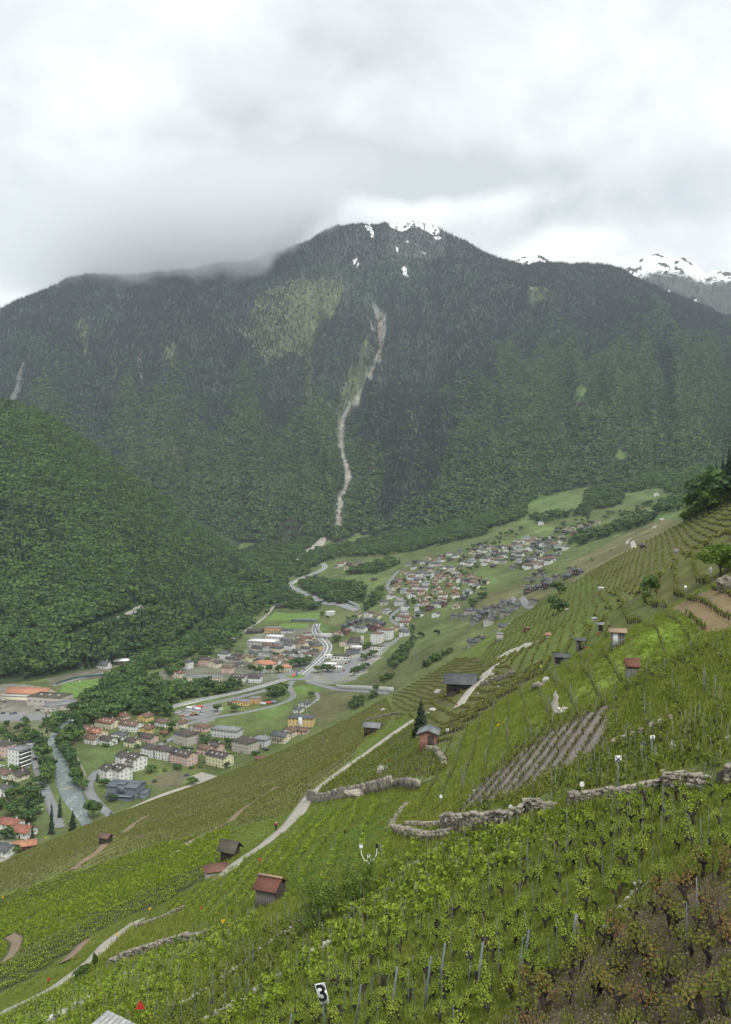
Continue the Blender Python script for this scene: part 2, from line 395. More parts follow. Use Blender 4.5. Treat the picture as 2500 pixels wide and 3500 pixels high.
# ------------------------------------------------------------------ fields on the vineyard slope (outlines surveyed from the photograph, then laid out in plan)
G_BRIGHT, G_DULL, G_DARK, G_OLIVE = (.160, .200, .040), (.115, .128, .042), (.085, .120, .030), (.122, .125, .042)
SOIL, STRAW, GRAVELC, BANK = (.115, .088, .062), (.165, .128, .070), (.185, .165, .150), (.100, .135, .032)
FIELDS = {   # name: (outline, ground colour, row direction (two pixels) or None, row spacing m, plant spacing m, vine kind, size)
 'near':   ([(700,3560),(1040,3230),(1340,2975),(1560,2880),(1900,2800),(2150,2750),(2450,2690),(2560,2690),(2560,2950),(2250,3030),(2050,3250),(1800,3420),(1700,3560)], G_BRIGHT, None, .74, .74, 'bright', .68),
 'brown':  ([(1700,3560),(1800,3420),(2050,3250),(2250,3030),(2560,2950),(2560,3560)], (.135,.108,.080), None, .74, .7, 'red', .88),
 'mid':    ([(480,3560),(640,3430),(880,3215),(1040,3120),(1340,2985),(1040,3230),(700,3560)], G_OLIVE, [(860,3250),(700,3400)], 1.25, .75, 'olive', .75),
 'left':   ([(-60,3560),(-60,3530),(200,3400),(420,3310),(700,3195),(900,3135),(860,3215),(620,3420),(470,3560)], G_BRIGHT, [(250,3400),(650,3230)], 1.4, .7, 'bright', .75),
 'bank':   ([(330,3290),(457,3170),(640,3120),(800,3150),(900,3060),(900,3130),(700,3190),(370,3290)], G_DARK, None, 0, 0, None, 0),
 'sensor': ([(560,3095),(800,2965),(960,2880),(1050,2790),(1215,2740),(1330,2750),(1330,2835),(1500,2870),(1330,2970),(1000,3090),(900,3060),(800,3150),(650,3130)], (.066,.112,.022), [(1000,2940),(1085,2830)], 2.3, .5, 'bright', .6),
 'rows':   ([(-60,3090),(330,2960),(560,2885),(800,2825),(760,2930),(720,2990),(560,3090),(400,3150),(250,3250),(100,3350),(-60,3430)], (.062,.074,.030), [(0,3190),(480,2995)], 3.5, .36, 'row', .85),  # ground colour darkened to stand in for shadow between the rows
 'low':    ([(-60,2940),(360,2790),(662,2680),(985,2550),(1300,2390),(1345,2440),(1200,2610),(1080,2705),(975,2785),(800,2822),(330,2957),(-60,3085)], G_DULL, [(400,2850),(900,2650)], 3.9, .42, 'row2', .72),
 'brow':   ([(1085,2705),(1215,2610),(1410,2475),(1480,2560),(1540,2620),(1425,2700),(1350,2692),(1217,2712),(1116,2730)], (.105,.105,.040), [(1130,2690),(1400,2510)], 1.5, .6, 'olive', .7),
 'green':  ([(1540,2545),(1700,2410),(1880,2300),(2050,2200),(2180,2290),(2180,2340),(2060,2420),(1850,2530),(1640,2690),(1520,2790),(1400,2810),(1420,2720)], (.135,.180,.032), [(1760,2390),(1772,2520)], 1.75, .42, 'trellis', .50),
 'gravel': ([(1580,2750),(1740,2570),(1940,2435),(2095,2405),(2070,2560),(1960,2620),(1800,2700),(1560,2795)], GRAVELC, [(1690,2740),(1900,2470)], 1.0, .34, 'small', .52),
 'dark':   ([(2090,2400),(2250,2325),(2560,2160),(2560,2480),(2330,2465),(2292,2465),(2218,2494),(2159,2524),(2075,2555)], (.085,.115,.026), [(2215,2375),(2235,2480)], 1.7, .75, 'olive', .68),
 'strip':  ([(1560,2800),(1800,2705),(2070,2575),(2300,2480),(2560,2490),(2560,2610),(2250,2680),(2066,2715),(1940,2730),(1888,2765),(1790,2740),(1720,2800)], (.085,.105,.030), None, .85, .85, 'mid', .68),
 'lime':   ([(2160,2160),(2290,2085),(2400,2220),(2200,2262)], (.125,.195,.026), [(2190,2140),(2262,2240)], 1.9, .42, 'trellis', .45),
 'bare':   ([(2290,2080),(2450,2005),(2560,1990),(2560,2150),(2390,2155)], STRAW, [(2330,2085),(2430,2150)], 2.1, .4, 'small', .7),
 'edge':   ([(2060,2420),(2180,2340),(2185,2290),(2400,2225),(2560,2150),(2560,2165),(2250,2330),(2095,2400)], (.105,.110,.050), [(2150,2390),(2450,2230)], 1.2, .7, 'olive', .7),
 'upper':  ([(1980,1975),(2309,1798),(2560,1690),(2560,1985),(2440,1995),(2290,2075),(2160,2030),(2060,2000)], (.108,.120,.040), [(2330,1880),(2480,1905)], 2.7, .5, 'row3', .85),
 'curve':  ([(1640,2250),(1816,2085),(1980,1975),(2060,2000),(2160,2030),(2290,2080),(2150,2155),(2050,2195),(1880,2290),(1760,2300),(1720,2260)], (.095,.128,.032), [(2010,2080),(2020,2180)], 2.9, .5, 'row3', .85),
 'back':   ([(1345,2440),(1339,2380),(1560,2250),(1640,2255),(1720,2265),(1760,2305),(1880,2295),(1700,2405),(1540,2540),(1480,2555),(1410,2470)], (.095,.105,.036), [(1400,2420),(1560,2350)], 2.8, .45, 'row2', .75),
}
FPLAN = {k: plan(v[0], S_) for k, v in FIELDS.items()}

def polar_grid(h, t, D):
    X = t[None] * D; return X, D, h(X, D)
ls = lambda a, b, n: np.exp(np.linspace(math.log(a), math.log(b), n))

def land(name, h, t, D, m, label_cols):
    X, Y, Z = polar_grid(h, t, D)
    me = np_mesh(name, np.c_[X.ravel(), Y.ravel(), Z.ravel()], grid_faces(*X.shape), True)
    set_color(me, label_cols(X.ravel(), Y.ravel(), Z.ravel()))
    return tag(new_obj(name, me, None, m), kind='structure')

def slope_cols(x, y, z):
    jx = x + .9 * fbm(x / 2.2, y / 2.2, 3, 61) * np.clip(y / 60, .5, 3); jy = y + .9 * fbm(x / 2.2, y / 2.2, 3, 67) * np.clip(y / 60, .5, 3)
    C = np.empty((len(x), 3)); C[:] = BANK
    g = fbm(x / 22, y / 22, 4, 71)[:, None]
    C = C * (1 + .25 * g)
    for k, v in FIELDS.items():
        m = in_poly(jx, jy, FPLAN[k]); base = np.array(v[1])
        C[m] = base * (1 + .18 * g[m]) 
        n = fbm(x[m] / 6, y[m] / 9, 4, 77)
        alt = np.array(SOIL if k not in ('gravel', 'bare') else (.15, .12, .09))
        if k in ('near', 'green', 'lime', 'sensor'): alt = np.array((.13, .15, .04))
        f = (np.clip(n, 0, 1) * .9)[:, None]; C[m] = C[m] * (1 - f) + alt * f
    return np.clip(C, .01, .9)
land('vineyard_slope', h_slope, np.linspace(-.60, .60, 520), np.broadcast_to(ls(8, 720, 540)[:, None], (540, 520)), M_SLOPE, slope_cols)

# fields, gardens and yards on the valley floor
FLOOR_COVER = [
 ([(250,2570),(400,2545),(475,2566),(395,2600),(330,2660),(305,2655)], (.075,.120,.030)),
 ([(470,2620),(540,2600),(620,2620),(720,2630),(840,2600),(700,2680),(520,2740),(455,2690)], (.090,.130,.030)),
 ([(500,2670),(590,2630),(650,2650),(610,2690),(540,2705)], (.105,.100,.058)),
 ([(705,2475),(880,2440),(990,2420),(985,2450),(900,2520),(790,2505)], (.085,.120,.030)),
 ([(860,2440),(990,2400),(985,2440),(900,2465)], (.085,.150,.030)),
 ([(990,2350),(1130,2330),(1080,2370),(1000,2375)], (.080,.160,.025)),
 ([(1085,2370),(1140,2345),(1250,2365),(1180,2440),(1100,2480),(1060,2440)], (.105,.112,.045)),
 ([(0,2270),(240,2235),(560,2130),(620,2190),(300,2290),(0,2330)], (.060,.095,.028)),
 ([(0,2420),(170,2440),(330,2440),(310,2450),(130,2470),(0,2480)], (.16,.155,.145)),
 ([(0,2330),(160,2350),(170,2440),(0,2470)], (.17,.165,.155)),
 ([(0,2470),(180,2460),(160,2540),(0,2560)], (.110,.125,.060)),
 ([(130,2290),(420,2260),(480,2290),(350,2330),(180,2345)], (.12,.110,.085)),
 ([(600,2350),(830,2410),(680,2460),(610,2460),(580,2440)], (.095,.140,.035)),
 ([(600,2430),(700,2405),(760,2420),(720,2470),(620,2460)], (.20,.20,.195)),
 ([(560,2320),(900,2345),(1050,2290),(1130,2200),(1090,2140),(1000,2140),(860,2160),(840,2220),(620,2270),(540,2300)], (.120,.130,.098)),
 ([(1000,2310),(1060,2270),(1180,2250),(1270,2210),(1360,2190),(1310,2230),(1200,2330),(1100,2340)], (.20,.20,.195)),
 ([(1130,2080),(1290,2060),(1330,2100),(1200,2120),(1110,2150),(1085,2150),(1080,2110)], (.095,.118,.040)),
 ([(1080,2200),(1085,2110),(1130,2150)], (.075,.145,.030)),
 ([(1110,1985),(1200,1960),(1370,1935),(1320,1995),(1310,2030),(1270,2040),(1180,2000)], (.100,.150,.040)),
 ([(1220,2080),(1310,2020),(1310,2070),(1240,2100)], (.090,.135,.035)),
 ([(1330,2390),(1260,2330),(1300,2300),(1500,2180),(1610,2120),(1700,2150),(1600,2230),(1450,2320)], (.100,.130,.038)),
 ([(1250,2350),(1280,2290),(1340,2260),(1430,2200),(1500,2200),(1450,2280),(1340,2370)], (.085,.105,.035)),
 ([(1580,2085),(1690,2020),(1800,1990),(1900,2000),(1870,2040),(1760,2085),(1600,2100)], (.115,.122,.045)),
 ([(1500,1990),(1650,1950),(1720,1990),(1650,2000),(1560,2000)], (.085,.150,.035)),
 ([(1600,1880),(1760,1840),(1860,1800),(1900,1790),(1880,1830),(1700,1880)], (.100,.160,.040)),
 ([(1780,1790),(1830,1700),(1880,1680),(1970,1690),(1990,1740),(1900,1780)], (.085,.145,.040)),
 ([(1930,1990),(1950,1920),(2150,1820),(2280,1770),(2330,1780),(2250,1830),(2040,1950),(2000,1990)], (.125,.125,.055)),
 ([(2130,1790),(2200,1740),(2330,1700),(2330,1760),(2200,1790)], (.090,.155,.040)),
 ([(2100,1690),(2250,1660),(2250,1700),(2130,1720)], (.085,.140,.040)),
 ([(2340,1650),(2420,1610),(2420,1640),(2350,1680)], (.085,.140,.040)),
 ([(0,2720),(140,2740),(300,2860),(280,2960),(0,3000)], (.080,.110,.035)),
 ([(0,2860),(60,2880),(40,2930),(0,2960)], (.20,.19,.17)),
]
FC = [(plan(p, F_), c) for p, c in FLOOR_COVER]
def floor_cols(x, y, z):
    s = np.clip(y / 500, .6, 3)
    jx = x + 3 * fbm(x / 9, y / 9, 2, 81) * s; jy = y + 3 * fbm(x / 9, y / 9, 2, 87) * s
    g = fbm(x / 40, y / 60, 4, 91)[:, None]
    C = np.empty((len(x), 3)); C[:] = (.080, .105, .036); C *= 1 + .35 * g
    for P, c in FC:
        m = in_poly(jx, jy, P); c = np.array(c) * .75 + .25 * np.mean(c) * np.array((1.08, 1.05, .7)); C[m] = c * (1 + .30 * g[m] + .15 * fbm(x[m] / 6, y[m] / 30, 2, 93)[:, None])
    return np.clip(C, .01, .9)
land('valley_floor', h_floor, np.linspace(-.56, .56, 420), np.broadcast_to(ls(385, 2600, 420)[:, None], (420, 420)), M_FLOOR, floor_cols)

tt = np.linspace(-.60, -.085, 220)
land('forested_hill', h_hill, tt, np.linspace(0, 1, 200)[:, None] * (HILL_RIDGE_D(tt) + 260 - 860)[None] + 860, M_HILL,
     lambda x, y, z: np.clip(np.array((.040, .058, .024)) * (1 + .3 * fbm(x / 60, y / 60, 3, 97)[:, None]), .01, .5))

# the mountain: forest floor, pale grassy clearings, scree gully, snow
SNOW = [[(1240,768),(1265,772),(1280,800),(1272,815),(1262,795)], [(1290,765),(1390,752),(1420,775),(1380,790),(1340,780)], [(1395,750),(1455,752),(1480,765),(1505,800),(1490,805),(1450,790),(1420,770)],
        [(1540,795),(1580,812),(1600,830),(1570,822)], [(1205,885),(1222,878),(1228,912),(1215,908)], [(1370,910),(1385,912),(1398,945),(1388,945)], [(1355,845),(1362,845),(1358,868)], [(1390,820),(1400,825),(1396,840)], [(1445,862),(1455,870),(1450,878)], [(1480,808),(1510,815),(1500,820)]]
CLEAR = [([(880,1000),(1010,950),(1130,940),(1180,1000),(1150,1060),(1100,1130),(1000,1200),(880,1230),(830,1130)], (.085,.100,.048), .55),
         ([(1050,1090),(1075,1090),(1075,1300),(1060,1400),(1045,1300)], (.095,.110,.050), .85), ([(1180,1300),(1270,1150),(1250,1300),(1180,1380),(1150,1420)], (.090,.110,.050), .8),
         ([(1080,1400),(1165,1390),(1150,1560),(1080,1580)], (.075,.100,.040), .5),
         ([(1800,1000),(1880,990),(1900,1020),(1840,1030)], (.10,.125,.055), .7),
         ([(1900,1370),(1960,1350),(2010,1365),(1990,1385),(1915,1390)], (.100,.150,.050), 1), ([(2090,1540),(2150,1520),(2160,1550),(2100,1560)], (.100,.150,.050), 1),
         ([(1970,1535),(2010,1520),(2010,1540),(1960,1545)], (.100,.145,.050), 1), ([(2200,1505),(2260,1495),(2240,1515)], (.100,.145,.050), 1),
         ([(1810,1720),(1850,1680),(1950,1680),(1990,1700),(1960,1740),(1800,1770)], (.085,.145,.040), 1),
         ([(40,1370),(60,1280),(95,1250),(70,1340),(45,1395)], (.15,.14,.125), 1), ([(380,1200),(410,1210),(400,1300),(385,1290)], (.10,.115,.055), .8), ([(545,1180),(600,1180),(590,1260),(570,1250)], (.105,.11,.055), .8),
         ([(270,1100),(300,1080),(300,1200),(280,1220)], (.10,.11,.055), .7), ([(470,1180),(480,1180),(495,1360),(482,1350)], (.14,.125,.105), .9), ([(580,1500),(660,1470),(640,1560),(600,1600)], (.12,.12,.085), .6), ([(430,1455),(450,1440),(440,1500)], (.13,.125,.11), .8),
         ([(1390,1400),(1420,1400),(1435,1480),(1415,1470)], (.105,.125,.055), .9), ([(1150,930),(1165,940),(1240,1100),(1225,1090)], (.10,.095,.075), .8)]
SCREE = [[(1272,1030),(1288,1040),(1322,1075),(1320,1140),(1300,1240),(1268,1290),(1240,1330),(1228,1322),(1278,1250),(1298,1190),(1290,1110)],
         [(1225,1320),(1245,1320),(1200,1380),(1175,1430),(1172,1540),(1192,1610),(1190,1650),(1165,1700),(1160,1790),(1150,1790),(1150,1700),(1178,1640),(1178,1600),(1158,1530),(1160,1420),(1190,1370)],
         [(1225,1060),(1240,1070),(1285,1130),(1275,1135)]]
CLIFF = [[(815,1330),(835,1320),(830,1340)], [(910,1445),(925,1440),(920,1470)], [(790,1460),(800,1440),(815,1465)], [(670,1375),(685,1368),(682,1385)], [(600,1450),(625,1448),(615,1465)], [(1065,1575),(1085,1575),(1080,1600)]]
CHAN = plan([(1270,1290),(1235,1330),(1195,1385),(1168,1430),(1166,1530),(1185,1590),(1190,1640),(1162,1700),(1155,1790)], M_)
SNOWP = [plan(p, M_) for p in SNOW]; CLEARP = [(plan(p, M_), c, k) for p, c, k in CLEAR]; SCREEP = [plan(p, M_) for p in SCREE]; CLIFFP = [plan(p, M_) for p in CLIFF]
def mtn_cols(x, y, z):
    jx = x + 16 * fbm(x / 25, y / 45, 3, 101); jy = y + 40 * fbm(x / 30, y / 50, 3, 103)
    C = np.empty((len(x), 3)); C[:] = (.040, .048, .034)
    C *= 1 + .35 * fbm(x / 150, y / 300, 4, 107)[:, None]
    hi = sstep(1350, 1800, z)[:, None]; C = C * (1 - hi) + np.array((.058, .060, .054)) * hi
    for P, c, k in CLEARP: m = in_poly(jx, jy, P); C[m] = c
    for P in CLIFFP: m = in_poly(jx, jy, P); C[m] = (.24, .235, .22)
    for P in SCREEP[:1] + SCREEP[2:]: m = in_poly(x + 9 * fbm(x / 9, y / 20, 2, 109), jy, P) & (fbm(x / 14, y / 60, 3, 111) > -.35); C[m] = np.array((.135, .125, .105)) * (1 + .5 * fbm(x[m] / 9, y[m] / 40, 3, 113)[:, None])
    m = seg_dist(x + 7 * fbm(x / 9, y / 20, 2, 115), y, CHAN) < 8 + 7 * fbm(x / 30, y / 60, 2, 117); C[m] = np.array((.20, .19, .165)) * (1 + .6 * fbm(x[m] / 7, y[m] / 25, 3, 119)[:, None])
    for P in SNOWP: m = in_poly(jx * .6 + x * .4, jy * .6 + y * .4, P) ; C[m] = np.where(fbm(x[m] / 14, y[m] / 40, 3, 127)[:, None] > -.25, .85, C[m])
    return np.clip(C, .01, .9)
tt = np.linspace(-.60, .60, 560)
land('mountain', h_mtn, tt, np.linspace(0, 1, 460)[:, None] ** 1.0 * (RIDGE_D(tt) + 160 - 2000)[None] + 2000, M_MTN, mtn_cols)

# snowy summits standing behind the mountain's right shoulder
FARSK = [(1640,930,5750),(1700,905,5750),(1760,888,5750),(1800,874,5750),(1850,878,5750),(1890,897,5750),(1960,930,5750),(2060,960,5750),(2110,935,5700),(2145,908,5700),(2185,885,5700),(2218,870,5700),(2248,864,5700),(2275,873,5750),(2305,888,5750),(2340,884,5750),(2375,902,5700),(2415,935,5700),(2440,922,5700),(2500,935,5750),(2580,900,5750),(2700,930,5750)]
_f = [(pt(a, b, 1)[0], (CY - b) / FPX * d) for a, b, d in FARSK]
FZ = lambda t: np.interp(t, [a[0] for a in _f], [a[1] for a in _f])
def h_far(x, y):
    t = x / y; u = np.abs(y - 5720)
    rib = fbm(t * 45, u / 900, 4, 131)
    return FZ(t) - u * (.62 + .25 * rib) + 26 * fbm(x / 60, y / 60, 3, 137) * np.clip(u / 60, 0, 1)
def far_cols(x, y, z):
    n = fbm(x / 55, y / 80, 4, 139) + .5 * fbm(x / 16, y / 30, 3, 149)
    sn = sstep(1530, 1640, z + 150 * n)[:, None] * (n < .10)[:, None]
    return np.array((.06, .064, .058)) * (1 - sn) + .86 * sn
tt = np.linspace(.13, .56, 300); dd = np.r_[np.linspace(4700, 5720, 110), np.linspace(5730, 5900, 8)]
land('snowy_summits', h_far, tt, np.broadcast_to(dd[:, None], (len(dd), 300)), M_MTN, far_cols)

# ------------------------------------------------------------------ roads, paths, river, pitches: sheets laid on the ground
def resample(P, step):
    P = np.asarray(P, float); d = np.r_[0, np.cumsum(np.hypot(*np.diff(P[:, :2], axis=0).T))]
    n = max(2, int(d[-1] / step) + 1); s = np.linspace(0, d[-1], n)
    Q = np.c_[np.interp(s, d, P[:, 0]), np.interp(s, d, P[:, 1])]
    for _ in range(3): Q[1:-1] = .25 * Q[:-2] + .5 * Q[1:-1] + .25 * Q[2:]
    return Q
def ribbon(name, px, f, h, width, m, lift=.15, step=6.0, nseg=4, raw=None, off=0.0):
    Q = resample(plan(px, f) if raw is None else raw, step)
    T = np.gradient(Q, axis=0); T /= np.linalg.norm(T, axis=1)[:, None] + 1e-9; N = np.c_[-T[:, 1], T[:, 0]]
    W = width if np.ndim(width) == 0 else np.interp(np.linspace(0, 1, len(Q)), np.linspace(0, 1, len(width)), width)
    us = np.linspace(-.5, .5, nseg + 1)
    C = Q + N * off
    P = C[:, None, :] + N[:, None, :] * (np.asarray(W).reshape(-1, 1, 1) if np.ndim(W) else W) * us[None, :, None]
    zc = h(C[:, 0], C[:, 1]); Z = h(P[..., 0], P[..., 1]) + lift
    V = np.c_[P[..., 0].ravel(), P[..., 1].ravel(), Z.ravel()]
    nr, nc = Z.shape
    # skirts so that the sheet has real edges
    E = V.reshape(nr, nc, 3); lo = E.copy(); lo[..., 2] -= lift + .5
    V2 = np.concatenate([lo[:, :1], E, lo[:, -1:]], 1)
    me = np_mesh(name, V2.reshape(-1, 3), grid_faces(nr, nc + 2), False)
    o = new_obj(name, me, None, m); tag(o, kind='structure'); return o, Q, N
def patch(name, poly, f, h, m, lift=.2, n=26):
    """a level-following sheet inside a plan outline (4 corners)"""
    P = plan(poly, f); u = np.linspace(0, 1, n); U, Vv = np.meshgrid(u, u)
    X = (P[0, 0] * (1 - U) + P[1, 0] * U) * (1 - Vv) + (P[3, 0] * (1 - U) + P[2, 0] * U) * Vv
    Y = (P[0, 1] * (1 - U) + P[1, 1] * U) * (1 - Vv) + (P[3, 1] * (1 - U) + P[2, 1] * U) * Vv
    me = np_mesh(name, np.c_[X.ravel(), Y.ravel(), (h(X, Y) + lift).ravel()], grid_faces(n, n), True)
    return tag(new_obj(name, me, None, m), kind='structure')

ROADS = [
 ('road', [(470,2900),(425,2820),(370,2785),(332,2745),(300,2705),(303,2665),(335,2637)], 7.0, M_ASPHALT),
 ('road', [(335,2637),(380,2620),(470,2585),(560,2540),(650,2490),(705,2465),(740,2450)], 6.0, M_ASPHALT),
 ('road', [(400,2790),(470,2755),(560,2715),(640,2690),(740,2660),(850,2622),(905,2600)], 4.0, M_CONCRETE),
 ('road', [(205,2830),(180,2760),(150,2690),(125,2610),(105,2550),(98,2505)], 7.0, M_ASPHALT),
 ('road', [(640,2475),(700,2458),(760,2447),(850,2434),(960,2408),(1005,2385),(1000,2365),(983,2350),(1000,2328)], 7.0, M_ASPHALT),
 ('road', [(1055,2330),(1085,2340),(1130,2350),(1200,2360),(1260,2364),(1335,2368)], 8.0, M_ASPHALT),
 ('road', [(1010,2430),(1050,2415),(1085,2395),(1090,2380),(1078,2368)], 4.5, M_ASPHALT),
 ('road', [(1120,2310),(1190,2285),(1250,2232),(1330,2203),(1378,2172),(1372,2145)], 7.0, M_ASPHALT),
 ('road', [(1385,2168),(1400,2160),(1380,2147),(1343,2125),(1332,2114),(1345,2095),(1362,2085),(1392,2066),(1385,2052),(1343,2040),(1334,2022),(1322,2003),(1340,1978),(1362,1951)], 6.5, M_ASPHALT),
 ('road', [(1000,2300),(950,2240),(905,2290),(880,2320)], 6.0, M_ASPHALT),
 ('road', [(500,2330),(560,2325),(580,2350),(640,2350),(720,2345)], 6.0, M_ASPHALT),
 ('road', [(790,2190),(850,2150),(905,2110),(930,2080),(945,2065)], 6.0, M_GRAVEL),
 ('road', [(1750,2040),(1790,2055),(1800,2075),(1850,2085),(1880,2060)], 7.0, M_ASPHALT),
 ('road', [(180,2345),(250,2325),(350,2300),(420,2290)], 6.0, M_ASPHALT),
]
for i, (nm, px, wd, m) in enumerate(ROADS): ribbon('road', px, F_, h_floor, wd, m, lift=.25 + .012 * i, step=8)
hw1, hQ, hN = ribbon('highway', [(560,2425),(640,2402),(760,2378),(860,2356),(943,2332),(990,2318)], F_, h_floor, 9.5, M_ASPHALT, .3, 8)
ribbon('highway', [(600,2440),(700,2410),(800,2388),(900,2362),(960,2345)], F_, h_floor, 8.0, M_ASPHALT, .3, 8)
hw2, hQ2, hN2 = ribbon('highway', [(1020,2318),(1048,2292),(1107,2243),(1126,2210),(1107,2188),(1083,2170),(1076,2151),(1085,2133)], F_, h_floor, [15, 15, 15, 12, 11, 10], M_ASPHALT, .3, 8)
hw3, hQ3, hN3 = ribbon('highway', [(1225,2088),(1190,2078),(1159,2066),(1092,2055),(1059,2036),(1026,2022),(996,2007),(989,1996),(1011,1985),(1048,1970),(1092,1955),(1118,1940),(1103,1927)], F_, h_floor, 12, M_ASPHALT, 1.2, 12)
for (Q, offs, z) in ((hQ, (-4.3, 0, 4.3), .33), (hQ2, (-5.2, -.3, .3, 5.2), .33), (hQ3, (-5.4, 0, 5.4), 1.23)):
    for of in offs: ribbon('road_marking', None, None, h_floor, .45, M_MARK, z + .03, 8, 1, raw=Q, off=of)
# roundabout
c = F_(1010, 2312)[0]
def disc(name, c, r0, r1, h, m, lift, n=40):
    a = np.linspace(0, 2 * np.pi, n + 1); V = []
    for r in np.linspace(r0, r1, 4): V.append(np.c_[c[0] + r * np.cos(a), c[1] + r * np.sin(a), h(c[0] + r * np.cos(a), c[1] + r * np.sin(a)) + lift])
    return tag(new_obj(name, np_mesh(name, np.concatenate(V), grid_faces(4, n + 1)), None, m), kind='structure')
disc('roundabout', c, 11, 22, h_floor, M_ASPHALT, .36); disc('roundabout_island', c, .1, 11.3, h_floor, M_PITCH, .45)
ROUNDABOUT = c
# car parks
for poly in ([(600,2440),(690,2412),(750,2425),(690,2465)], [(640,2660),(690,2640),(745,2655),(700,2675)], [(0,2440),(140,2440),(230,2460),(0,2465)], [(1095,2300),(1200,2250),(1250,2240),(1150,2330)], [(860,2190),(960,2175),(1000,2185),(900,2200)]):
    patch('car_park', poly, F_, h_floor, M_GRAVEL if poly[0][0] == 640 else M_ASPHALT, .22)
tag(ribbon('forest_track', [(405,2116),(430,2104),(460,2090),(488,2074)], H_, h_hill, 7, M_GRAVEL, .6, 5)[0], kind='structure')
# pitches
patch('football_pitch', [(905,2122),(1092,2121),(1096,2093),(940,2091)], F_, h_floor, M_PITCH, .25)
patch('football_pitch', [(935,2152),(1045,2148),(1060,2131),(965,2131)], F_, h_floor, M_PITCH, .25)
patch('stadium_pitch', [(200,2388),(345,2382),(372,2316),(215,2335)], F_, h_floor, M_PITCH, .3)
# the river with its rapids
rl = plan([(300,2850),(269,2802),(235,2755),(202,2705),(191,2663),(190,2594),(163,2538),(168,2515),(200,2480),(330,2400)], F_)
rr = plan([(345,2850),(305,2802),(296,2755),(280,2705),(258,2663),(222,2594),(195,2538),(190,2515),(222,2480),(352,2400)], F_)
rm = (rl + rr) / 2; rwid = np.linalg.norm(rr - rl, axis=1)
Q = resample(rm, 7); s = np.linspace(0, 1, len(Q)); d = np.r_[0, np.cumsum(np.linalg.norm(np.diff(rm, axis=0), axis=1))]
ribbon('river', None, None, h_floor, np.interp(np.linspace(0, 1, 30), d / d[-1], rwid), M_WATER, .2, 7, 8, raw=rm)
RIVER_L, RIVER_R = rl, rr
# a low concrete weir across the river
V = []; wl, wr = F_(203, 2703)[0], F_(276, 2686)[0]
def bar(name, a, b, wd, ht, m, parent=None):
    a = np.asarray(a, float); b = np.asarray(b, float); t = (b - a)[:2]; t = t / (np.linalg.norm(t) + 1e-9); n = np.array([-t[1], t[0], 0]) * wd / 2
    up = np.array([0, 0, ht]); V = [a - n, a + n, b + n, b - n, a - n + up, a + n + up, b + n + up, b - n + up]
    return new_obj(name, np_mesh(name, V, np.array([(0,3,2,1),(4,5,6,7),(0,1,5,4),(1,2,6,5),(2,3,7,6),(3,0,4,7)])), parent, m)
tag(bar('river_weir', wl, wr, .9, .75, M_CONCRETE), 'thin pale concrete weir crossing the grey river', 'weir')
# paths on the slope
PATHS = [
 ('footpath', [(1205,2607),(1140,2655),(1062,2715),(1010,2795),(925,2872),(812,2949),(760,3000)], 3.5, M_CONCRETE),
 ('footpath', [(1205,2607),(1290,2548),(1370,2490),(1415,2462)], 3.0, M_CONCRETE),
 ('footpath', [(470,3150),(420,3185),(379,3212),(336,3265),(300,3295),(246,3335),(185,3380),(86,3430),(-10,3472)], 2.6, M_CONCRETE),
 ('footpath', [(21.0,180),(22.8,186),(25,191),(28,195),(31,197)], 2.6, M_CONCRETE),
 ('footpath', [(29.5,197),(31.3,206),(35.5,220),(42,240)], 2.8, M_CONCRETE),
 ('footpath', [(48.5,236),(51.5,253),(54.5,272),(57.5,293),(60,314)], 6.5, M_CONCRETE),
 ('footpath', [(57.5,293),(57.0,310),(56,327)], 7.0, M_CONCRETE),
 ('dirt_track', [(630,2885),(700,2855),(789,2808),(862,2746),(947,2690)], 2.2, plain('bare_track_earth', (.19, .14, .095), .97, .2, .8)),
 ('dirt_track', [(245,2975),(300,2935),(350,2900),(454,2819),(500,2790)], 2.4, MATS['bare_track_earth']),
 ('dirt_track', [(35,3200),(60,3215),(45,3260),(20,3290)], 1.8, MATS['bare_track_earth']),
 ('dirt_track', [(225,3290),(270,3240),(300,3215)], 1.6, MATS['bare_track_earth']),
]
for i, (nm, px, wd, m) in enumerate(PATHS): ribbon(nm, px, S_, h_slope, wd, m, .16 + .006 * i, 1.2, raw=np.array(px, float) if px[0][1] < 800 and px[0][0] < 100 and i in (3, 4, 5, 6) else None)
def path_plan(px): return np.array(px, float) if px[0][1] < 800 else plan(px, S_)
for px in ([(2172,1882),(2165,1868),(2142,1850),(2155,1842)], [(2232,1808),(2240,1798)], [(2258,1773),(2268,1778)]): ribbon('gravel_track', px, F_, h_floor, 5, M_CONCRETE, .5, 6)
# scree fan that runs down to the valley beside the tunnel
def drape(name, poly, f, h, m, lift, n=30):
    return patch(name, poly, f, h, m, lift, n)
ribbon('scree_fan', [(1105,1835),(1090,1862),(1060,1885),(1030,1905),(1000,1930)], lambda a, b: np.where((at(a, b, h_floor, 380, 2400)[:, 1:2] < at(a, b, h_mtn, 1800, 5600)[:, 1:2]), at(a, b, h_floor, 380, 2400), at(a, b, h_mtn, 1800, 5600)),
       lambda x, y: np.maximum(h_floor(x, y), h_mtn(x, y)), [20, 34, 34, 26, 18], plain('scree', (.27, .25, .22), .97, .25, .05), 2.0, 10)

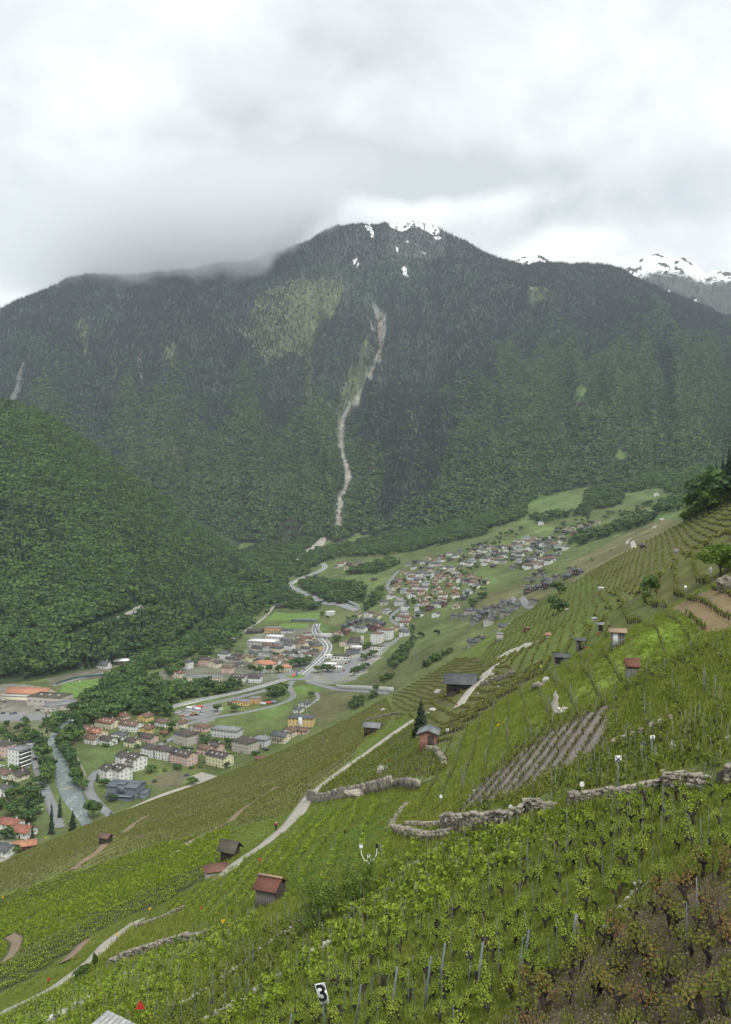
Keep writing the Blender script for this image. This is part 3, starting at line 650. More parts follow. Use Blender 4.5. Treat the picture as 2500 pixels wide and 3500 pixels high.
# ------------------------------------------------------------------ plants: prototypes
def quads(C, A, B):
    """quads centred on C with half axes A, B"""
    V = np.stack([C - A - B, C + A - B, C + A + B, C - A + B], 1).reshape(-1, 3)
    return V, np.arange(len(V)).reshape(-1, 4)
def rand_dirs(n, r):
    v = r.normal(size=(n, 3)); return v / np.linalg.norm(v, axis=1)[:, None]
def crown_leaves(r, blobs, n, size, flat=.5):
    """leaf clumps through the volume of several lobes: uneven outline, gaps, light and dark clumps"""
    blobs = np.asarray(blobs, float); wgt = blobs[:, 3] ** 2; k = r.choice(len(blobs), n, p=wgt / wgt.sum())
    d = rand_dirs(n, r); d[:, 2] = np.where(d[:, 2] < -.55, -d[:, 2] * .6, d[:, 2])
    rad = blobs[k, 3] * (r.random(n) ** .33 * .75 + .32)
    C = blobs[k, :3] + d * rad[:, None] * np.array([1, 1, .85])
    nrm = d + .9 * rand_dirs(n, r); nrm /= np.linalg.norm(nrm, axis=1)[:, None]
    a = np.cross(nrm, rand_dirs(n, r)); a /= np.linalg.norm(a, axis=1)[:, None]; b = np.cross(nrm, a)
    s = size * (.6 + .8 * r.random(n))[:, None]
    return quads(C, a * s * .75, b * s * .6)
def tube(P, R, sides=5):
    P = np.asarray(P, float); T = np.gradient(P, axis=0); T /= np.linalg.norm(T, axis=1)[:, None] + 1e-9
    ref = np.array([.31, .95, .05]); U = np.cross(T, ref); U /= np.linalg.norm(U, axis=1)[:, None] + 1e-9; W = np.cross(T, U)
    a = np.linspace(0, 2 * np.pi, sides, endpoint=False)
    V = (P[:, None] + np.asarray(R)[:, None, None] * (U[:, None] * np.cos(a)[None, :, None] + W[:, None] * np.sin(a)[None, :, None])).reshape(-1, 3)
    F = []
    for i in range(len(P) - 1):
        for j in range(sides):
            q = i * sides; F.append((q + j, q + (j + 1) % sides, q + sides + (j + 1) % sides, q + sides + j))
    F.append(tuple(range(len(V) - sides, len(V))) if sides == 4 else (len(V) - sides, len(V) - sides + 1, len(V) - 2, len(V) - 1))
    return V, np.array(F)
def join(parts):
    """parts: (V, F, material index) -> V, F, mi"""
    Vs, Fs, Ms, o = [], [], [], 0
    for V, F, m in parts:
        Vs.append(V); Fs.append(np.asarray(F) + o); Ms.append(np.full(len(F), m)); o += len(V)
    return np.concatenate(Vs), np.concatenate(Fs), np.concatenate(Ms)
def broad_parts(seed, n, size, h=1.0, wide=.42, lobes=7):
    """broadleaf tree one unit tall: trunk with limbs, crown of lobes"""
    r = np.random.default_rng(seed)
    bl = [(0, 0, .66, .26)]
    for i in range(lobes):
        a = i * 2.4 + r.random(); q = .14 + .14 * r.random(); bl.append((q * math.cos(a) * wide / .3, q * math.sin(a) * wide / .3, .36 + .46 * r.random(), .13 + .10 * r.random()))
    L = crown_leaves(r, bl, n, size)
    tr = [tube([(0, 0, -.05), (.01, 0, .15), (0, .01, .35), (0, 0, .6)], [.028, .022, .017, .008], 5)]
    for b in bl[1:4]: tr.append(tube([(0, 0, .25), (b[0] * .5, b[1] * .5, .25 + (b[2] - .25) * .6), (b[0] * .9, b[1] * .9, b[2])], [.013, .009, .004], 4))
    T = join([(v, f, 0) for v, f in tr])
    return T[:2], L
def conifer_parts(seed, lev, per, h=1.0, base=.18, double=True, gap=.06):
    r = np.random.default_rng(seed); C, A, B = [], [], []
    for i in range(lev):
        f = i / (lev - 1); z = .07 + .90 * f; rad = base * (1 - f) ** .85 * (1 + .25 * r.normal() * .5) + .012
        for j in range(per):
            a = 2 * np.pi * (j + r.random() * .7) / per + i * .9; q = rad * (.75 + .5 * r.random())
            dr = np.array([math.cos(a), math.sin(a), -.42 - .25 * r.random()]); sd = np.array([-math.sin(a), math.cos(a), 0])
            C.append(np.array([0, 0, z + .02 * r.normal()]) + dr * q * .5); A.append(dr * q * .5); B.append(sd * q * (.30 if double else .42))
            if double: C.append(C[-1] + np.array([0, 0, .012])); A.append(A[-1] * .9); B.append(sd * q * .22 + np.array([0, 0, q * .22]))
    C, A, B = map(np.array, (C, A, B))
    V, F = quads(C, A, B); V = V.reshape(-1, 4, 3)
    tipm = (V[:, 1] + V[:, 2]) / 2; V[:, 1] = tipm + (V[:, 1] - tipm) * .25; V[:, 2] = tipm + (V[:, 2] - tipm) * .25
    return tube([(0, 0, -.05), (0, 0, .5), (0, 0, .97)], [.018, .011, .003], 5), (V.reshape(-1, 3), F)
def proto_mesh(name, parts, mats):
    V, F, mi = join(parts); me = np_mesh(name, V, F, False, mi)
    for m in mats: me.materials.append(m)
    return me
def tree_mesh(name, kind, seed, mats, **k):
    T, L = (conifer_parts if kind == 'c' else broad_parts)(seed, **k)
    return proto_mesh(name, [(T[0], T[1], 0), (L[0], L[1], 1)], mats)

# ------------------------------------------------------------------ stuff: one object, its plants instanced on surveyed points
def scatter(name, P, rz, sc, idx, protos, label, cat, tilt=None):
    me = bpy.data.meshes.new(name); P = np.asarray(P, np.float32)
    me.vertices.add(len(P)); me.vertices.foreach_set('co', P.ravel())
    for nm, ty, arr in (('rz', 'FLOAT', rz), ('sc', 'FLOAT', sc), ('pick', 'INT', idx)):
        a = me.attributes.new(nm, ty, 'POINT'); a.data.foreach_set('value', np.asarray(arr, np.int32 if ty == 'INT' else np.float32))
    o = new_obj(name, me)
    col = bpy.data.collections.new(name + '_kinds')
    for i, pm in enumerate(protos):
        po = bpy.data.objects.new('%s_kind' % name, pm); po.name = 'kind_%02d_%s' % (i, name); col.objects.link(po)
    g = bpy.data.node_groups.new(name, 'GeometryNodeTree')
    g.interface.new_socket('Geometry', in_out='INPUT', socket_type='NodeSocketGeometry')
    g.interface.new_socket('Geometry', in_out='OUTPUT', socket_type='NodeSocketGeometry')
    t = NT(g); gi = t.n('NodeGroupInput'); go = t.n('NodeGroupOutput')
    iop = t.n('GeometryNodeInstanceOnPoints'); ci = t.n('GeometryNodeCollectionInfo')
    ci.inputs['Collection'].default_value = col; ci.inputs['Separate Children'].default_value = True; ci.inputs['Reset Children'].default_value = True
    def na(nm, ty):
        q = t.n('GeometryNodeInputNamedAttribute', data_type=ty); q.inputs['Name'].default_value = nm; return q.outputs['Attribute']
    cx = t.n('ShaderNodeCombineXYZ'); t.l(na('rz', 'FLOAT'), cx.inputs[2])
    t.l(gi.outputs[0], iop.inputs['Points']); t.l(ci.outputs[0], iop.inputs['Instance'])
    iop.inputs['Pick Instance'].default_value = True; t.l(na('pick', 'INT'), iop.inputs['Instance Index'])
    e2r = t.n('FunctionNodeEulerToRotation'); t.l(cx.outputs[0], e2r.inputs[0]); t.l(e2r.outputs[0], iop.inputs['Rotation'])
    t.l(na('sc', 'FLOAT'), iop.inputs['Scale'])
    t.l(iop.outputs[0], go.inputs[0])
    md = o.modifiers.new('scatter', 'NODES'); md.node_group = g
    tag(o, label, cat, kind='stuff'); return o

FAR_PROTOS = [tree_mesh('far_spruce', 'c', s, [M_BARK, M_CONIFER_FAR], lev=8, per=6, base=.17, double=False) for s in (1, 2)] + \
             [tree_mesh('far_broadleaf', 'b', s, [M_BARK, M_BROAD_FAR], n=80, size=.12) for s in (3, 4)] + \
             [tree_mesh('far_larch', 'c', 5, [M_BARK, M_LARCH], lev=7, per=5, base=.17, double=False)] + \
             [tree_mesh('far_dead_spruce', 'c', 6, [M_BARK, M_DEAD], lev=7, per=5, base=.14, double=False)]
MID_PROTOS = [tree_mesh('mid_broadleaf', 'b', s, [M_BARK, M_BROAD], n=240, size=.085, lobes=8) for s in (11, 12, 13)] + \
             [tree_mesh('mid_spruce', 'c', s, [M_BARK, M_CONIFER], lev=13, per=8, base=.17) for s in (14, 15)] + \
             [tree_mesh('mid_dead_tree', 'b', 16, [M_BARK, M_DEAD], n=160, size=.08)]

# forest on the mountain: dark spruce high up, broadleaves lower down, larch and grass in the clearings
N = 225000
t = rng.uniform(-.50, .53, N); u = rng.random(N)
rd = RIDGE_D(t); y = np.sqrt(2050.0 ** 2 + u * ((rd + 25) ** 2 - 2050.0 ** 2)); x = t * y
z = h_mtn(x, y)
keep = (z > h_floor(x, y) + 1) & (rng.random(N) < .80)
nz = fbm(x / 170, y / 260, 4, 151); nz2 = fbm(x / 60, y / 110, 3, 157)
sp1, sp2 = spur_field(t, np.clip((y - 2100) / (rd - 2100), 0, 1.2)); ridge = np.clip((sp1 - .45) * 1.3 + (sp2 - .5) * .5, -1, 1)
lowness = 1 - sstep(-100, 640, z + 330 * nz - 260 * ridge - 330 * sstep(.08, .30, t))
pick = np.where(rng.random(N) < lowness * .85, 2 + (rng.random(N) < .5), (rng.random(N) < .5)).astype(int)
pick = np.where((rng.random(N) < .04 + .35 * (nz2 + .5 * ridge > .5)) & (pick < 2), 4, pick)
pick = np.where((rng.random(N) < .06) & (z < 900), 2 + (rng.random(N) < .5), pick)
pick = np.where((rng.random(N) < .9) & (fbm(x / 45, y / 80, 3, 163) > .62), 5, pick)
for P, c, k in CLEARP:
    m = in_poly(x + 38 * nz2 + 25 * nz, y + 90 * nz + 40 * nz2, P); keep &= ~(m & (rng.random(N) < (k * .9 if k == 1 else k * .35))); pick[m & (rng.random(N) < .55 + .25 * nz)] = 4
keep &= seg_dist(x, y, CHAN) > 17
for P in SCREEP: keep &= ~(in_poly(x + 8 * nz2, y, P) & (rng.random(N) < .93))
for P in SNOWP: keep &= ~(in_poly(x, y, P) & (rng.random(N) < .9))
keep &= ~((z > 1560) & (rng.random(N) < .55) & (t > .03) & (t < .10))
# broad stands: dark spruce in the big gully and high on the left, broadleaves on the lower right and around the scree foot
jx_, jy_ = x + 60 * nz + 25 * nz2, y + 160 * nz + 60 * nz2
for poly, kinds_, pr in (([(1260,1370),(1400,1320),(1560,1480),(1480,1700),(1380,1770),(1300,1650),(1240,1500)], (0, 2), .88), ([(350,980),(1000,1000),(900,1290),(300,1250)], (0, 2), .75), ([(1350,1100),(1750,1050),(1700,1330),(1420,1330)], (0, 2), .85),
                         ([(1680,1180),(2100,1180),(2500,1330),(2500,1600),(2200,1640),(1900,1620),(1720,1450)], (2, 4), .62), ([(1020,1580),(1300,1640),(1340,1810),(1150,1840),(980,1760)], (2, 4), .85), ([(500,1430),(1080,1400),(1120,1600),(900,1800),(560,1780)], (2, 4), .5), ([(1650,1600),(1950,1640),(2000,1720),(1500,1850),(1400,1820)], (2, 4), .8)):
    m = in_poly(jx_, jy_, plan(poly, M_)) & (rng.random(N) < pr) & (pick != 5); pick[m] = rng.integers(kinds_[0], kinds_[1], m.sum())
# burnt, reddish stands
for poly in ([(1220,1490),(1270,1500),(1285,1620),(1250,1640)], [(940,1810),(1040,1790),(1050,1870),(950,1880)], [(360,1330),(415,1320),(415,1390),(365,1390)]):
    m = in_poly(x, y, plan(poly, M_)); pick[m & (rng.random(N) < .75)] = 5
sc = np.where(pick >= 4, 13, np.where(pick < 2, 18, 12.5)) * rng.uniform(.55, 1.5, N)
k = keep
scatter('mountain_forest', np.c_[x, y, z][k], rng.uniform(0, 6.28, k.sum()), sc[k], pick[k], FAR_PROTOS, 'dark conifer and paler broadleaf forest covering the far mountain', 'forest')

# forest on the hill to the left
N = 27000
t = rng.uniform(-.56, -.10, N); rd = HILL_RIDGE_D(t) + 60; u = rng.random(N)
y = np.sqrt(880.0 ** 2 + u * (rd ** 2 - 880.0 ** 2)); x = t * y; z = h_hill(x, y)
keep = (z > h_floor(x, y) + 2)
for px in ([(240,2190),(330,2152),(405,2122),(430,2110),(460,2096),(490,2080)], [(540,2255),(640,2180),(760,2110),(830,2060)]):   # forest tracks
    keep &= seg_dist(x, y, plan(px, H_)) > (8 if px[0][0] == 540 else 11)
nz = fbm(x / 110, y / 130, 3, 167)
dk = sstep(-.05, .35, nz + .45 * fbm(x / 40, y / 40, 2, 169) + .25 * (z > 60))
pick = np.where(rng.random(N) < .05 + .48 * dk, 3 + (rng.random(N) < .5), rng.integers(0, 3, N))
sc = np.where((pick == 3) | (pick == 4), 20, 14.5) * rng.uniform(.5, 1.4, N)
scatter('hill_forest', np.c_[x, y, z][keep], rng.uniform(0, 6.28, keep.sum()), sc[keep], pick[keep], MID_PROTOS, 'green mixed forest covering the hill on the far side of the river', 'forest')

# woods on the valley floor that read as one mass
def wood(name, polys, spacing, size, label, conif=.12, hf=F_, h=h_floor, protos=MID_PROTOS):
    PP = []
    for poly in polys:
        P = plan(poly, hf); lo, hi = P.min(0), P.max(0); n = int(np.prod(hi - lo) / spacing ** 2)
        xs = rng.uniform(lo[0], hi[0], n); ys = rng.uniform(lo[1], hi[1], n); m = in_poly(xs, ys, P); PP.append(np.c_[xs, ys][m])
    Q = np.concatenate(PP); n = len(Q); z = h(Q[:, 0], Q[:, 1]) - .2
    pk = np.where(rng.random(n) < conif, 3 + (rng.random(n) < .5), rng.integers(0, 3, n))
    return scatter(name, np.c_[Q, z], rng.uniform(0, 6.28, n), size * rng.uniform(.55, 1.3, n), pk, protos, label, 'wood')
wood('riverside_wood', [[(285,2475),(300,2430),(390,2395),(450,2350),(520,2335),(560,2350),(700,2352),(800,2350),(835,2362),(760,2372),(640,2392),(560,2415),(560,2440),(600,2450),(420,2450),(330,2480)],
                        [(250,2440),(340,2360),(400,2300),(470,2290),(500,2330),(450,2370),(330,2460)]], 6.2, 11, 'dense green wood between the railway pitch and the red roofed houses')
wood('gorge_wood', [[(790,1905),(900,1860),(1060,1845),(1085,1850),(1040,1895),(980,1940),(880,1990),(830,1960)], [(420,2240),(600,2140),(820,2085),(870,2120),(780,2190),(650,2245),(560,2290),(470,2295)], [(840,2050),(940,1960),(1000,1930),(1010,1960),(985,1985),(975,2005),(1000,2030),(1080,2070),(1100,2085),(960,2075),(930,2070),(900,2085),(860,2110),(820,2120)],
                    [(1000,1930),(1090,1880),(1150,1880),(1100,1925),(1050,1965),(1015,1975)],
                    [(1025,1995),(1080,1985),(1250,2010),(1240,2060),(1190,2070),(1080,2045),(1040,2020)], [(1250,2060),(1300,2030),(1310,2050),(1240,2095)]], 8.5, 12, 'broadleaf wood around the bends of the main road')
wood('village_wood', [[(1060,1930),(1180,1905),(1300,1900),(1480,1870),(1650,1830),(1700,1800),(1780,1780),(1800,1760),(1600,1770),(1400,1800),(1200,1860),(1100,1880)],
                      [(1220,1945),(1330,1915),(1370,1925),(1300,1960),(1180,1965)],
                      [(1935,1870),(1980,1835),(2200,1770),(2240,1775),(2220,1790),(2080,1835),(1960,1875)],
                      [(1990,1770),(2060,1740),(2140,1725),(2130,1695),(2250,1665),(2330,1700),(2420,1660),(2500,1600),(2500,1480),(2300,1590),(2000,1690)],
 [(1290,1890),(1500,1860),(1700,1800),(1800,1765),(1790,1700),(1600,1750),(1300,1840)], [(2240,1760),(2330,1745),(2330,1700),(2260,1720)],
                      [(1800,1770),(1900,1760),(2000,1740),(1990,1760),(1850,1790)]], 9.5, 13, 'broadleaf wood behind the hillside village')
wood('orchard_wood', [[(0,2480),(150,2470),(240,2460),(170,2520),(120,2545),(0,2560)], [(30,2700),(150,2680),(165,2740),(100,2780),(0,2790),(0,2720)], [(0,2790),(120,2780),(150,2850),(30,2850)]], 9.0, 7, 'low green trees and scrub beside the river road')
wood('knoll_scrub', [[(1330,2260),(1400,2190),(1430,2180),(1400,2230),(1350,2290)], [(1440,2270),(1530,2230),(1560,2220),(1530,2250),(1460,2290)], [(1300,2330),(1340,2300),(1350,2310),(1310,2350)], [(1180,2420),(1290,2360),(1290,2380),(1220,2430)]], 5.0, 6, 'dark green scrub between the vineyard terraces')

# ------------------------------------------------------------------ the air: one box of thin haze, and a bank of low cloud on the mountain's left shoulder
def box_mesh(name, lo, hi):
    x0, y0, z0 = lo; x1, y1, z1 = hi
    V = [(x0,y0,z0),(x1,y0,z0),(x1,y1,z0),(x0,y1,z0),(x0,y0,z1),(x1,y0,z1),(x1,y1,z1),(x0,y1,z1)]
    return np_mesh(name, V, np.array([(0,3,2,1),(4,5,6,7),(0,1,5,4),(1,2,6,5),(2,3,7,6),(3,0,4,7)]))
def volume_mat(name, color, density, aniso=0.0, noisy=None):
    m = bpy.data.materials.new(name); m.use_nodes = True; t = NT(m.node_tree)
    o = t.n('ShaderNodeOutputMaterial'); v = t.n('ShaderNodeVolumePrincipled')
    v.inputs['Color'].default_value = (*color, 1); v.inputs['Density'].default_value = density; v.inputs['Anisotropy'].default_value = aniso
    t.l(v.outputs[0], o.inputs['Volume'])
    return m, t, v
HAZE_DENSITY = 3.5e-5
hm, _, _ = volume_mat('haze_air', (.76, .88, 1.0), HAZE_DENSITY)
tag(new_obj('haze', box_mesh('haze', (-5000, -300, -900), (5000, 6050, 2400)), None, hm), kind='stuff')
mm, t, v = volume_mat('ridge_cloud', (.82, .84, .86), 0.0)
tcn = t.n('ShaderNodeTexCoord'); sp = t.n('ShaderNodeSeparateXYZ'); t.l(tcn.outputs['Object'], sp.inputs[0])
nz = t.math('SUBTRACT', t.noise(tcn.outputs['Object'], .0042, 4, .55, .6), .5)
zlow = t.math('ADD', t.math('MULTIPLY', sp.outputs[0], .11), 1440.0)
lift = t.math('DIVIDE', t.math('ADD', t.math('SUBTRACT', sp.outputs[2], zlow), t.math('MULTIPLY', nz, 480.0)), 150.0, clamp=True)
xend = t.math('ADD', t.math('MULTIPLY', sp.outputs[2], 1.0), -1990.0)
side = t.math('DIVIDE', t.math('ADD', t.math('SUBTRACT', xend, sp.outputs[0]), t.math('MULTIPLY', nz, 420.0)), 120.0, clamp=True)
left = t.rng(sp.outputs[0], -2700, -1300, 0, 1)
top = t.rng(sp.outputs[2], 1600, 2250, 1, 0)
fr = t.math('MULTIPLY', t.rng(sp.outputs[1], 4450, 4700, 0, 1), t.rng(sp.outputs[1], 5000, 5200, 1, 0))
d = t.math('MULTIPLY', t.math('MULTIPLY', lift, side), t.math('MULTIPLY', t.math('MULTIPLY', left, top), fr))
t.l(t.math('MULTIPLY', d, .0060), v.inputs['Density'])
tag(new_obj('ridge_cloud', box_mesh('ridge_cloud', (-2750, 4450, 1100), (420, 5200, 2300)), None, mm), kind='stuff')

# ------------------------------------------------------------------ buildings
WALLC = {'white': (.66,.66,.64), 'cream': (.60,.55,.42), 'beige': (.42,.39,.35), 'pink': (.55,.40,.35), 'pale_yellow': (.62,.60,.38), 'yellow': (.56,.42,.15), 'ochre': (.48,.30,.14),
         'grey': (.30,.31,.32), 'bluegrey': (.145,.165,.195), 'concrete': (.38,.37,.35), 'brown_wood': (.085,.055,.038), 'dark_wood': (.045,.036,.030), 'stone': (.22,.205,.185), 'red_wood': (.13,.05,.035), 'pale_grey': (.52,.53,.53)}
ROOFC = {'dark': (.062,.054,.050), 'slate': (.075,.080,.085), 'grey': (.17,.175,.18), 'brown': (.125,.080,.058), 'redbrown': (.14,.072,.054), 'red': (.24,.10,.068), 'orange': (.34,.165,.10), 'white': (.66,.66,.64), 'moss': (.075,.068,.05), 'bluegrey': (.11,.125,.145)}
MW = {k: plain('plaster_' + k, c, .9, .10, .35) for k, c in WALLC.items()}
def roof_mat(k, c):
    m, t, b = mat('roofing_' + k); tcn = t.n('ShaderNodeTexCoord')
    n = t.noise(tcn.outputs['Object'], .5, 5, .65); n2 = t.noise(tcn.outputs['Object'], 6, 2, .5)
    v = t.math('MULTIPLY', t.rng(n, .3, .7, .75, 1.3), t.rng(n2, .3, .7, .85, 1.15))
    vm = t.n('ShaderNodeVectorMath', operation='SCALE'); vm.inputs[0].default_value = c; t.l(v, vm.inputs['Scale']); t.l(vm.outputs[0], b.inputs['Base Color'])
    b.inputs['Roughness'].default_value = .8
    return m
MR = {k: roof_mat(k, c) for k, c in ROOFC.items()}
M_GLASS, _t, _b = mat('window_glass'); _b.inputs['Base Color'].default_value = (.035, .04, .045, 1); _b.inputs['Roughness'].default_value = .15
M_FRAME = plain('window_frame', (.55, .54, .52), .7, .05)
M_RAIL = plain('balcony_wood', (.16, .10, .065), .85, .2, 2)
M_METAL = plain('grey_metal', (.30, .31, .32), .5, .1, 2, metal=.3)

def pbox(x0, y0, z0, x1, y1, z1):
    V = np.array([(x0,y0,z0),(x1,y0,z0),(x1,y1,z0),(x0,y1,z0),(x0,y0,z1),(x1,y0,z1),(x1,y1,z1),(x0,y1,z1)], float)
    return V, np.array([(0,3,2,1),(4,5,6,7),(0,1,5,4),(1,2,6,5),(2,3,7,6),(3,0,4,7)])
def multi(name, parts, mats):
    V, F, mi = join(parts); me = np_mesh(name, V, F, False, mi)
    for m in mats: me.materials.append(m)
    return me
def slab(P4, th):
    """a thick sheet from four corners (counter-clockwise from above)"""
    P = np.asarray(P4, float); lo = P.copy(); lo[:, 2] -= th
    return np.r_[lo, P], np.array([(0,3,2,1),(4,5,6,7),(0,1,5,4),(1,2,6,5),(2,3,7,6),(3,0,4,7)])
def wall_part(w, l, h, roof, rise, base=4.0):
    if roof in ('gablex', 'gabley'):
        V, F = pbox(-w/2, -l/2, -base, w/2, l/2, h); V = V.tolist(); F = F.tolist()
        F = [f for f in F if f != [4, 5, 6, 7]]
        if roof == 'gablex': V += [(-w/2, 0, h + rise), (w/2, 0, h + rise)]; F += [[4, 7, 8, 8], [5, 9, 6, 6]]
        else: V += [(0, -l/2, h + rise), (0, l/2, h + rise)]; F += [[4, 8, 5, 5], [6, 9, 7, 7]]
        tri = [list(dict.fromkeys(f)) for f in F]
        return V, tri
    V, F = pbox(-w/2, -l/2, -base, w/2, l/2, h); return V.tolist(), F.tolist()
def roof_parts(w, l, h, roof, rise, ov=.7, th=.28):
    a, b = w/2 + ov, l/2 + ov
    if roof == 'gablex':
        k = rise / (l/2); e = h - k * ov + .05; r = h + rise + .05
        return [slab([(-a,-b,e),(a,-b,e),(a,.02,r),(-a,.02,r)], th) , slab([(-a,.0,r),(a,.0,r),(a,b,e),(-a,b,e)], th)]
    if roof == 'gabley':
        k = rise / (w/2); e = h - k * ov + .05; r = h + rise + .05
        return [slab([(-a,-b,e),(.02,-b,r),(.02,b,r),(-a,b,e)], th), slab([(.0,-b,r),(a,-b,e),(a,b,e),(.0,b,r)], th)]
    if roof == 'hip':
        s = max(0.0, a - b) if a >= b else 0.0; s2 = max(0.0, b - a)
        V = [(-a,-b,h),(a,-b,h),(a,b,h),(-a,b,h),(-s,-s2,h+rise),(s,-s2,h+rise),(s,s2,h+rise),(-s,s2,h+rise)]
        lo = [(x, y, h - .22) for x, y, z in V[:4]]
        V = np.array(lo + V, float)
        return [(V, np.array([(0,3,2,1),(0,1,5,4),(1,2,6,5),(2,3,7,6),(3,0,4,7),(4,5,9,8),(5,6,10,9),(6,7,11,10),(7,4,8,11),(8,9,10,11)]))]
    if roof == 'shed':
        return [slab([(-a,-b,h+.05),(a,-b,h+.05),(a,b,h+rise+.05),(-a,b,h+rise+.05)], th)]
    o = .15
    return [pbox(-w/2-o, -l/2-o, h+.002, w/2+o, l/2+o, h+.45)]
_win = {}
def window_mesh(ww, wh, m=None):
    k = (round(ww, 2), round(wh, 2))
    if k not in _win:
        fr = .09
        P = [(*pbox(-ww/2+fr, -.05, -wh/2+fr, ww/2-fr, .03, wh/2-fr), 1)]
        for q in ((-ww/2, -wh/2, ww/2, -wh/2+fr), (-ww/2, wh/2-fr, ww/2, wh/2), (-ww/2, -wh/2+fr, -ww/2+fr, wh/2-fr), (ww/2-fr, -wh/2+fr, ww/2, wh/2-fr), (-.04, -wh/2+fr, .04, wh/2-fr)):
            P.append((*pbox(q[0], -.08, q[1], q[2], .02, q[3]), 0))
        P.append((*pbox(-ww/2-.06, -.16, -wh/2-.07, ww/2+.06, .0, -wh/2-.003), 0))
        _win[k] = multi('window', P, [M_FRAME, M_GLASS])
    return _win[k]
SILL_DEPTH = .02
def building(name, w, l, h, roof='gablex', rise=None, wall='white', rc='dark', st=2, cols=(4, 2), label=None, cat='house', group=None, balcony=False, chimney=True, skylights=0, win=(1.1, 1.3), door=True, sides='frlb', ov=.7):
    rise = rise if rise is not None else (.36 * min(w, l) / 1.0 * (.5 if roof != 'hip' else .5) + .4)
    E = bpy.data.objects.new(name, None); S.collection.objects.link(E); tag(E, label, cat, group)
    V, F = wall_part(w, l, h, roof, rise)
    new_obj('wall', np_mesh('wall', V, F), E, MW[wall])
    R = new_obj('roof', multi('roof', [(v, f, 0) for v, f in roof_parts(w, l, h, roof, rise, ov)], [MR[rc]]), E)
    ww, wh = win
    wm = window_mesh(ww, wh); sh = h / st
    for s in sides:
        n, L, D = (cols[0], w, l) if s in 'fb' else (cols[1], l, w)
        for f in range(st):
            for i in range(n):
                p = (i + .5) / n * L - L / 2; z = sh * (f + .55)
                if s == 'f' and door and f == 0 and i == n // 2: continue
                q, ang = {'f': ((p, -D/2, z), 0), 'b': ((p, D/2, z), math.pi), 'r': ((D/2, p, z), math.pi/2), 'l': ((-D/2, p, z), -math.pi/2)}[s]
                o = new_obj('window', wm, E); o.location = q; o.rotation_euler = (0, 0, ang)
    if door:
        n = cols[0]; p = (n // 2 + .5) / n * w - w / 2
        new_obj('door', multi('door', [(*pbox(p-.6, -l/2-.06, 0, p+.6, -l/2+.02, 2.1), 0)], [M_RAIL]), E)
    if balcony:
        for f in range(1, st):
            z = sh * f + .1
            o = new_obj('balcony', multi('balcony', [(*pbox(-w*.36, -l/2-1.3, z, w*.36, -l/2-.003, z+.18), 1), (*pbox(-w*.36, -l/2-1.3, z+.181, w*.36, -l/2-1.22, z+1.05), 0), (*pbox(-w*.36, -l/2-1.219, z+.181, -w*.36+.08, -l/2-.003, z+1.05), 0), (*pbox(w*.36-.08, -l/2-1.219, z+.181, w*.36, -l/2-.003, z+1.05), 0)], [M_RAIL, MW['concrete']]), E)
    if chimney and roof != 'flat':
        cx, cy = (w * .22, l * .16) if roof != 'gabley' else (w * .16, l * .22)
        o = new_obj('chimney', multi('chimney', [(*pbox(cx-.4, cy-.4, h-.1, cx+.4, cy+.4, h+rise+.9), 0), (*pbox(cx-.5, cy-.5, h+rise+.901, cx+.5, cy+.5, h+rise+1.05), 1)], [MW['beige'], MR['dark']]), R)
    for i in range(skylights):
        if roof == 'gablex':
            k = rise / (l / 2); x = (i + .5) / skylights * w * .8 - w * .4; y0 = -l * .28; z0 = h + rise - k * abs(y0) + .08
            o = new_obj('skylight', multi('skylight', [(*slab([(x-.5, y0-.6, z0-k*.6+.06), (x+.5, y0-.6, z0-k*.6+.06), (x+.5, y0+.6, z0+k*.6+.06), (x-.5, y0+.6, z0+k*.6+.06)], .1), 0)], [M_FRAME]), R)
        elif roof == 'flat':
            x = (i + .5) / skylights * w * .8 - w * .4
            new_obj('skylight', multi('skylight', [(*pbox(x-1.2, -1, h+.452, x+1.2, 1, h+.9), 0)], [M_FRAME]), R)
    return E
HOUSES = []
def put(E, px, py, yaw=-25, f=F_, back=0.0, h=h_floor):
    p = f(px, py)[0]; HOUSES.append((p[0], p[1] + back)); E.location = (p[0], p[1] + back, h(p[0], p[1] + back)); E.rotation_euler = (0, 0, math.radians(yaw)); return E
def B(px, py, w, l, h, yaw, wall, rc, roof, st, cols, name, label, **k):
    k.setdefault('cat', 'building' if h > 7.4 else 'house')
    E = building(name, w, l, h, roof, k.pop('rise', None), wall, rc, st, cols, label, **k)
    return put(E, px, py, yaw, back=.40 * l)

AP = 'apartment_building'
# --- flats and houses at the foot of the vineyards
B(369,2668,9,10,8.5,-38,'white','dark','gablex',3,(2,2),AP,'white stepped apartment unit nearest the road bend, leftmost of four',skylights=1)
B(412,2672,9.5,11,9,-38,'white','dark','gablex',3,(2,3),AP,'white stepped apartment unit just behind the blue grey office building',skylights=2)
B(421,2620,9,10,8,-38,'white','dark','gablex',3,(2,2),AP,'white stepped apartment unit at the back left of the staggered block')
B(462,2634,10,12,9.5,-38,'white','dark','gablex',3,(2,3),AP,'white stepped apartment unit at the right end of the staggered block',skylights=2,balcony=True)
e = B(424,2725,22,13,7.6,-12,'bluegrey','bluegrey','gablex',2,(7,3),'office_building','blue grey office building with a raised centre beside the road bend',cat='office',rise=1.2,chimney=False)
new_obj('annex', multi('annex', [(*pbox(-9,-11,-3,9,-6.51,2.6),0),(*pbox(-9.8,-12,2.61,9.8,-6.6,2.95),1),(*pbox(-2.6,-7.6,2.96,2.6,-2,9.6),0),(*pbox(-3,-8,9.61,3,-1.6,9.9),1),(*pbox(11.01,-4,-3,16,5,3.0),0),(*pbox(10.9,-4.4,3.01,16.4,5.4,3.3),1)],[MW['bluegrey'],MR['bluegrey']]), e)
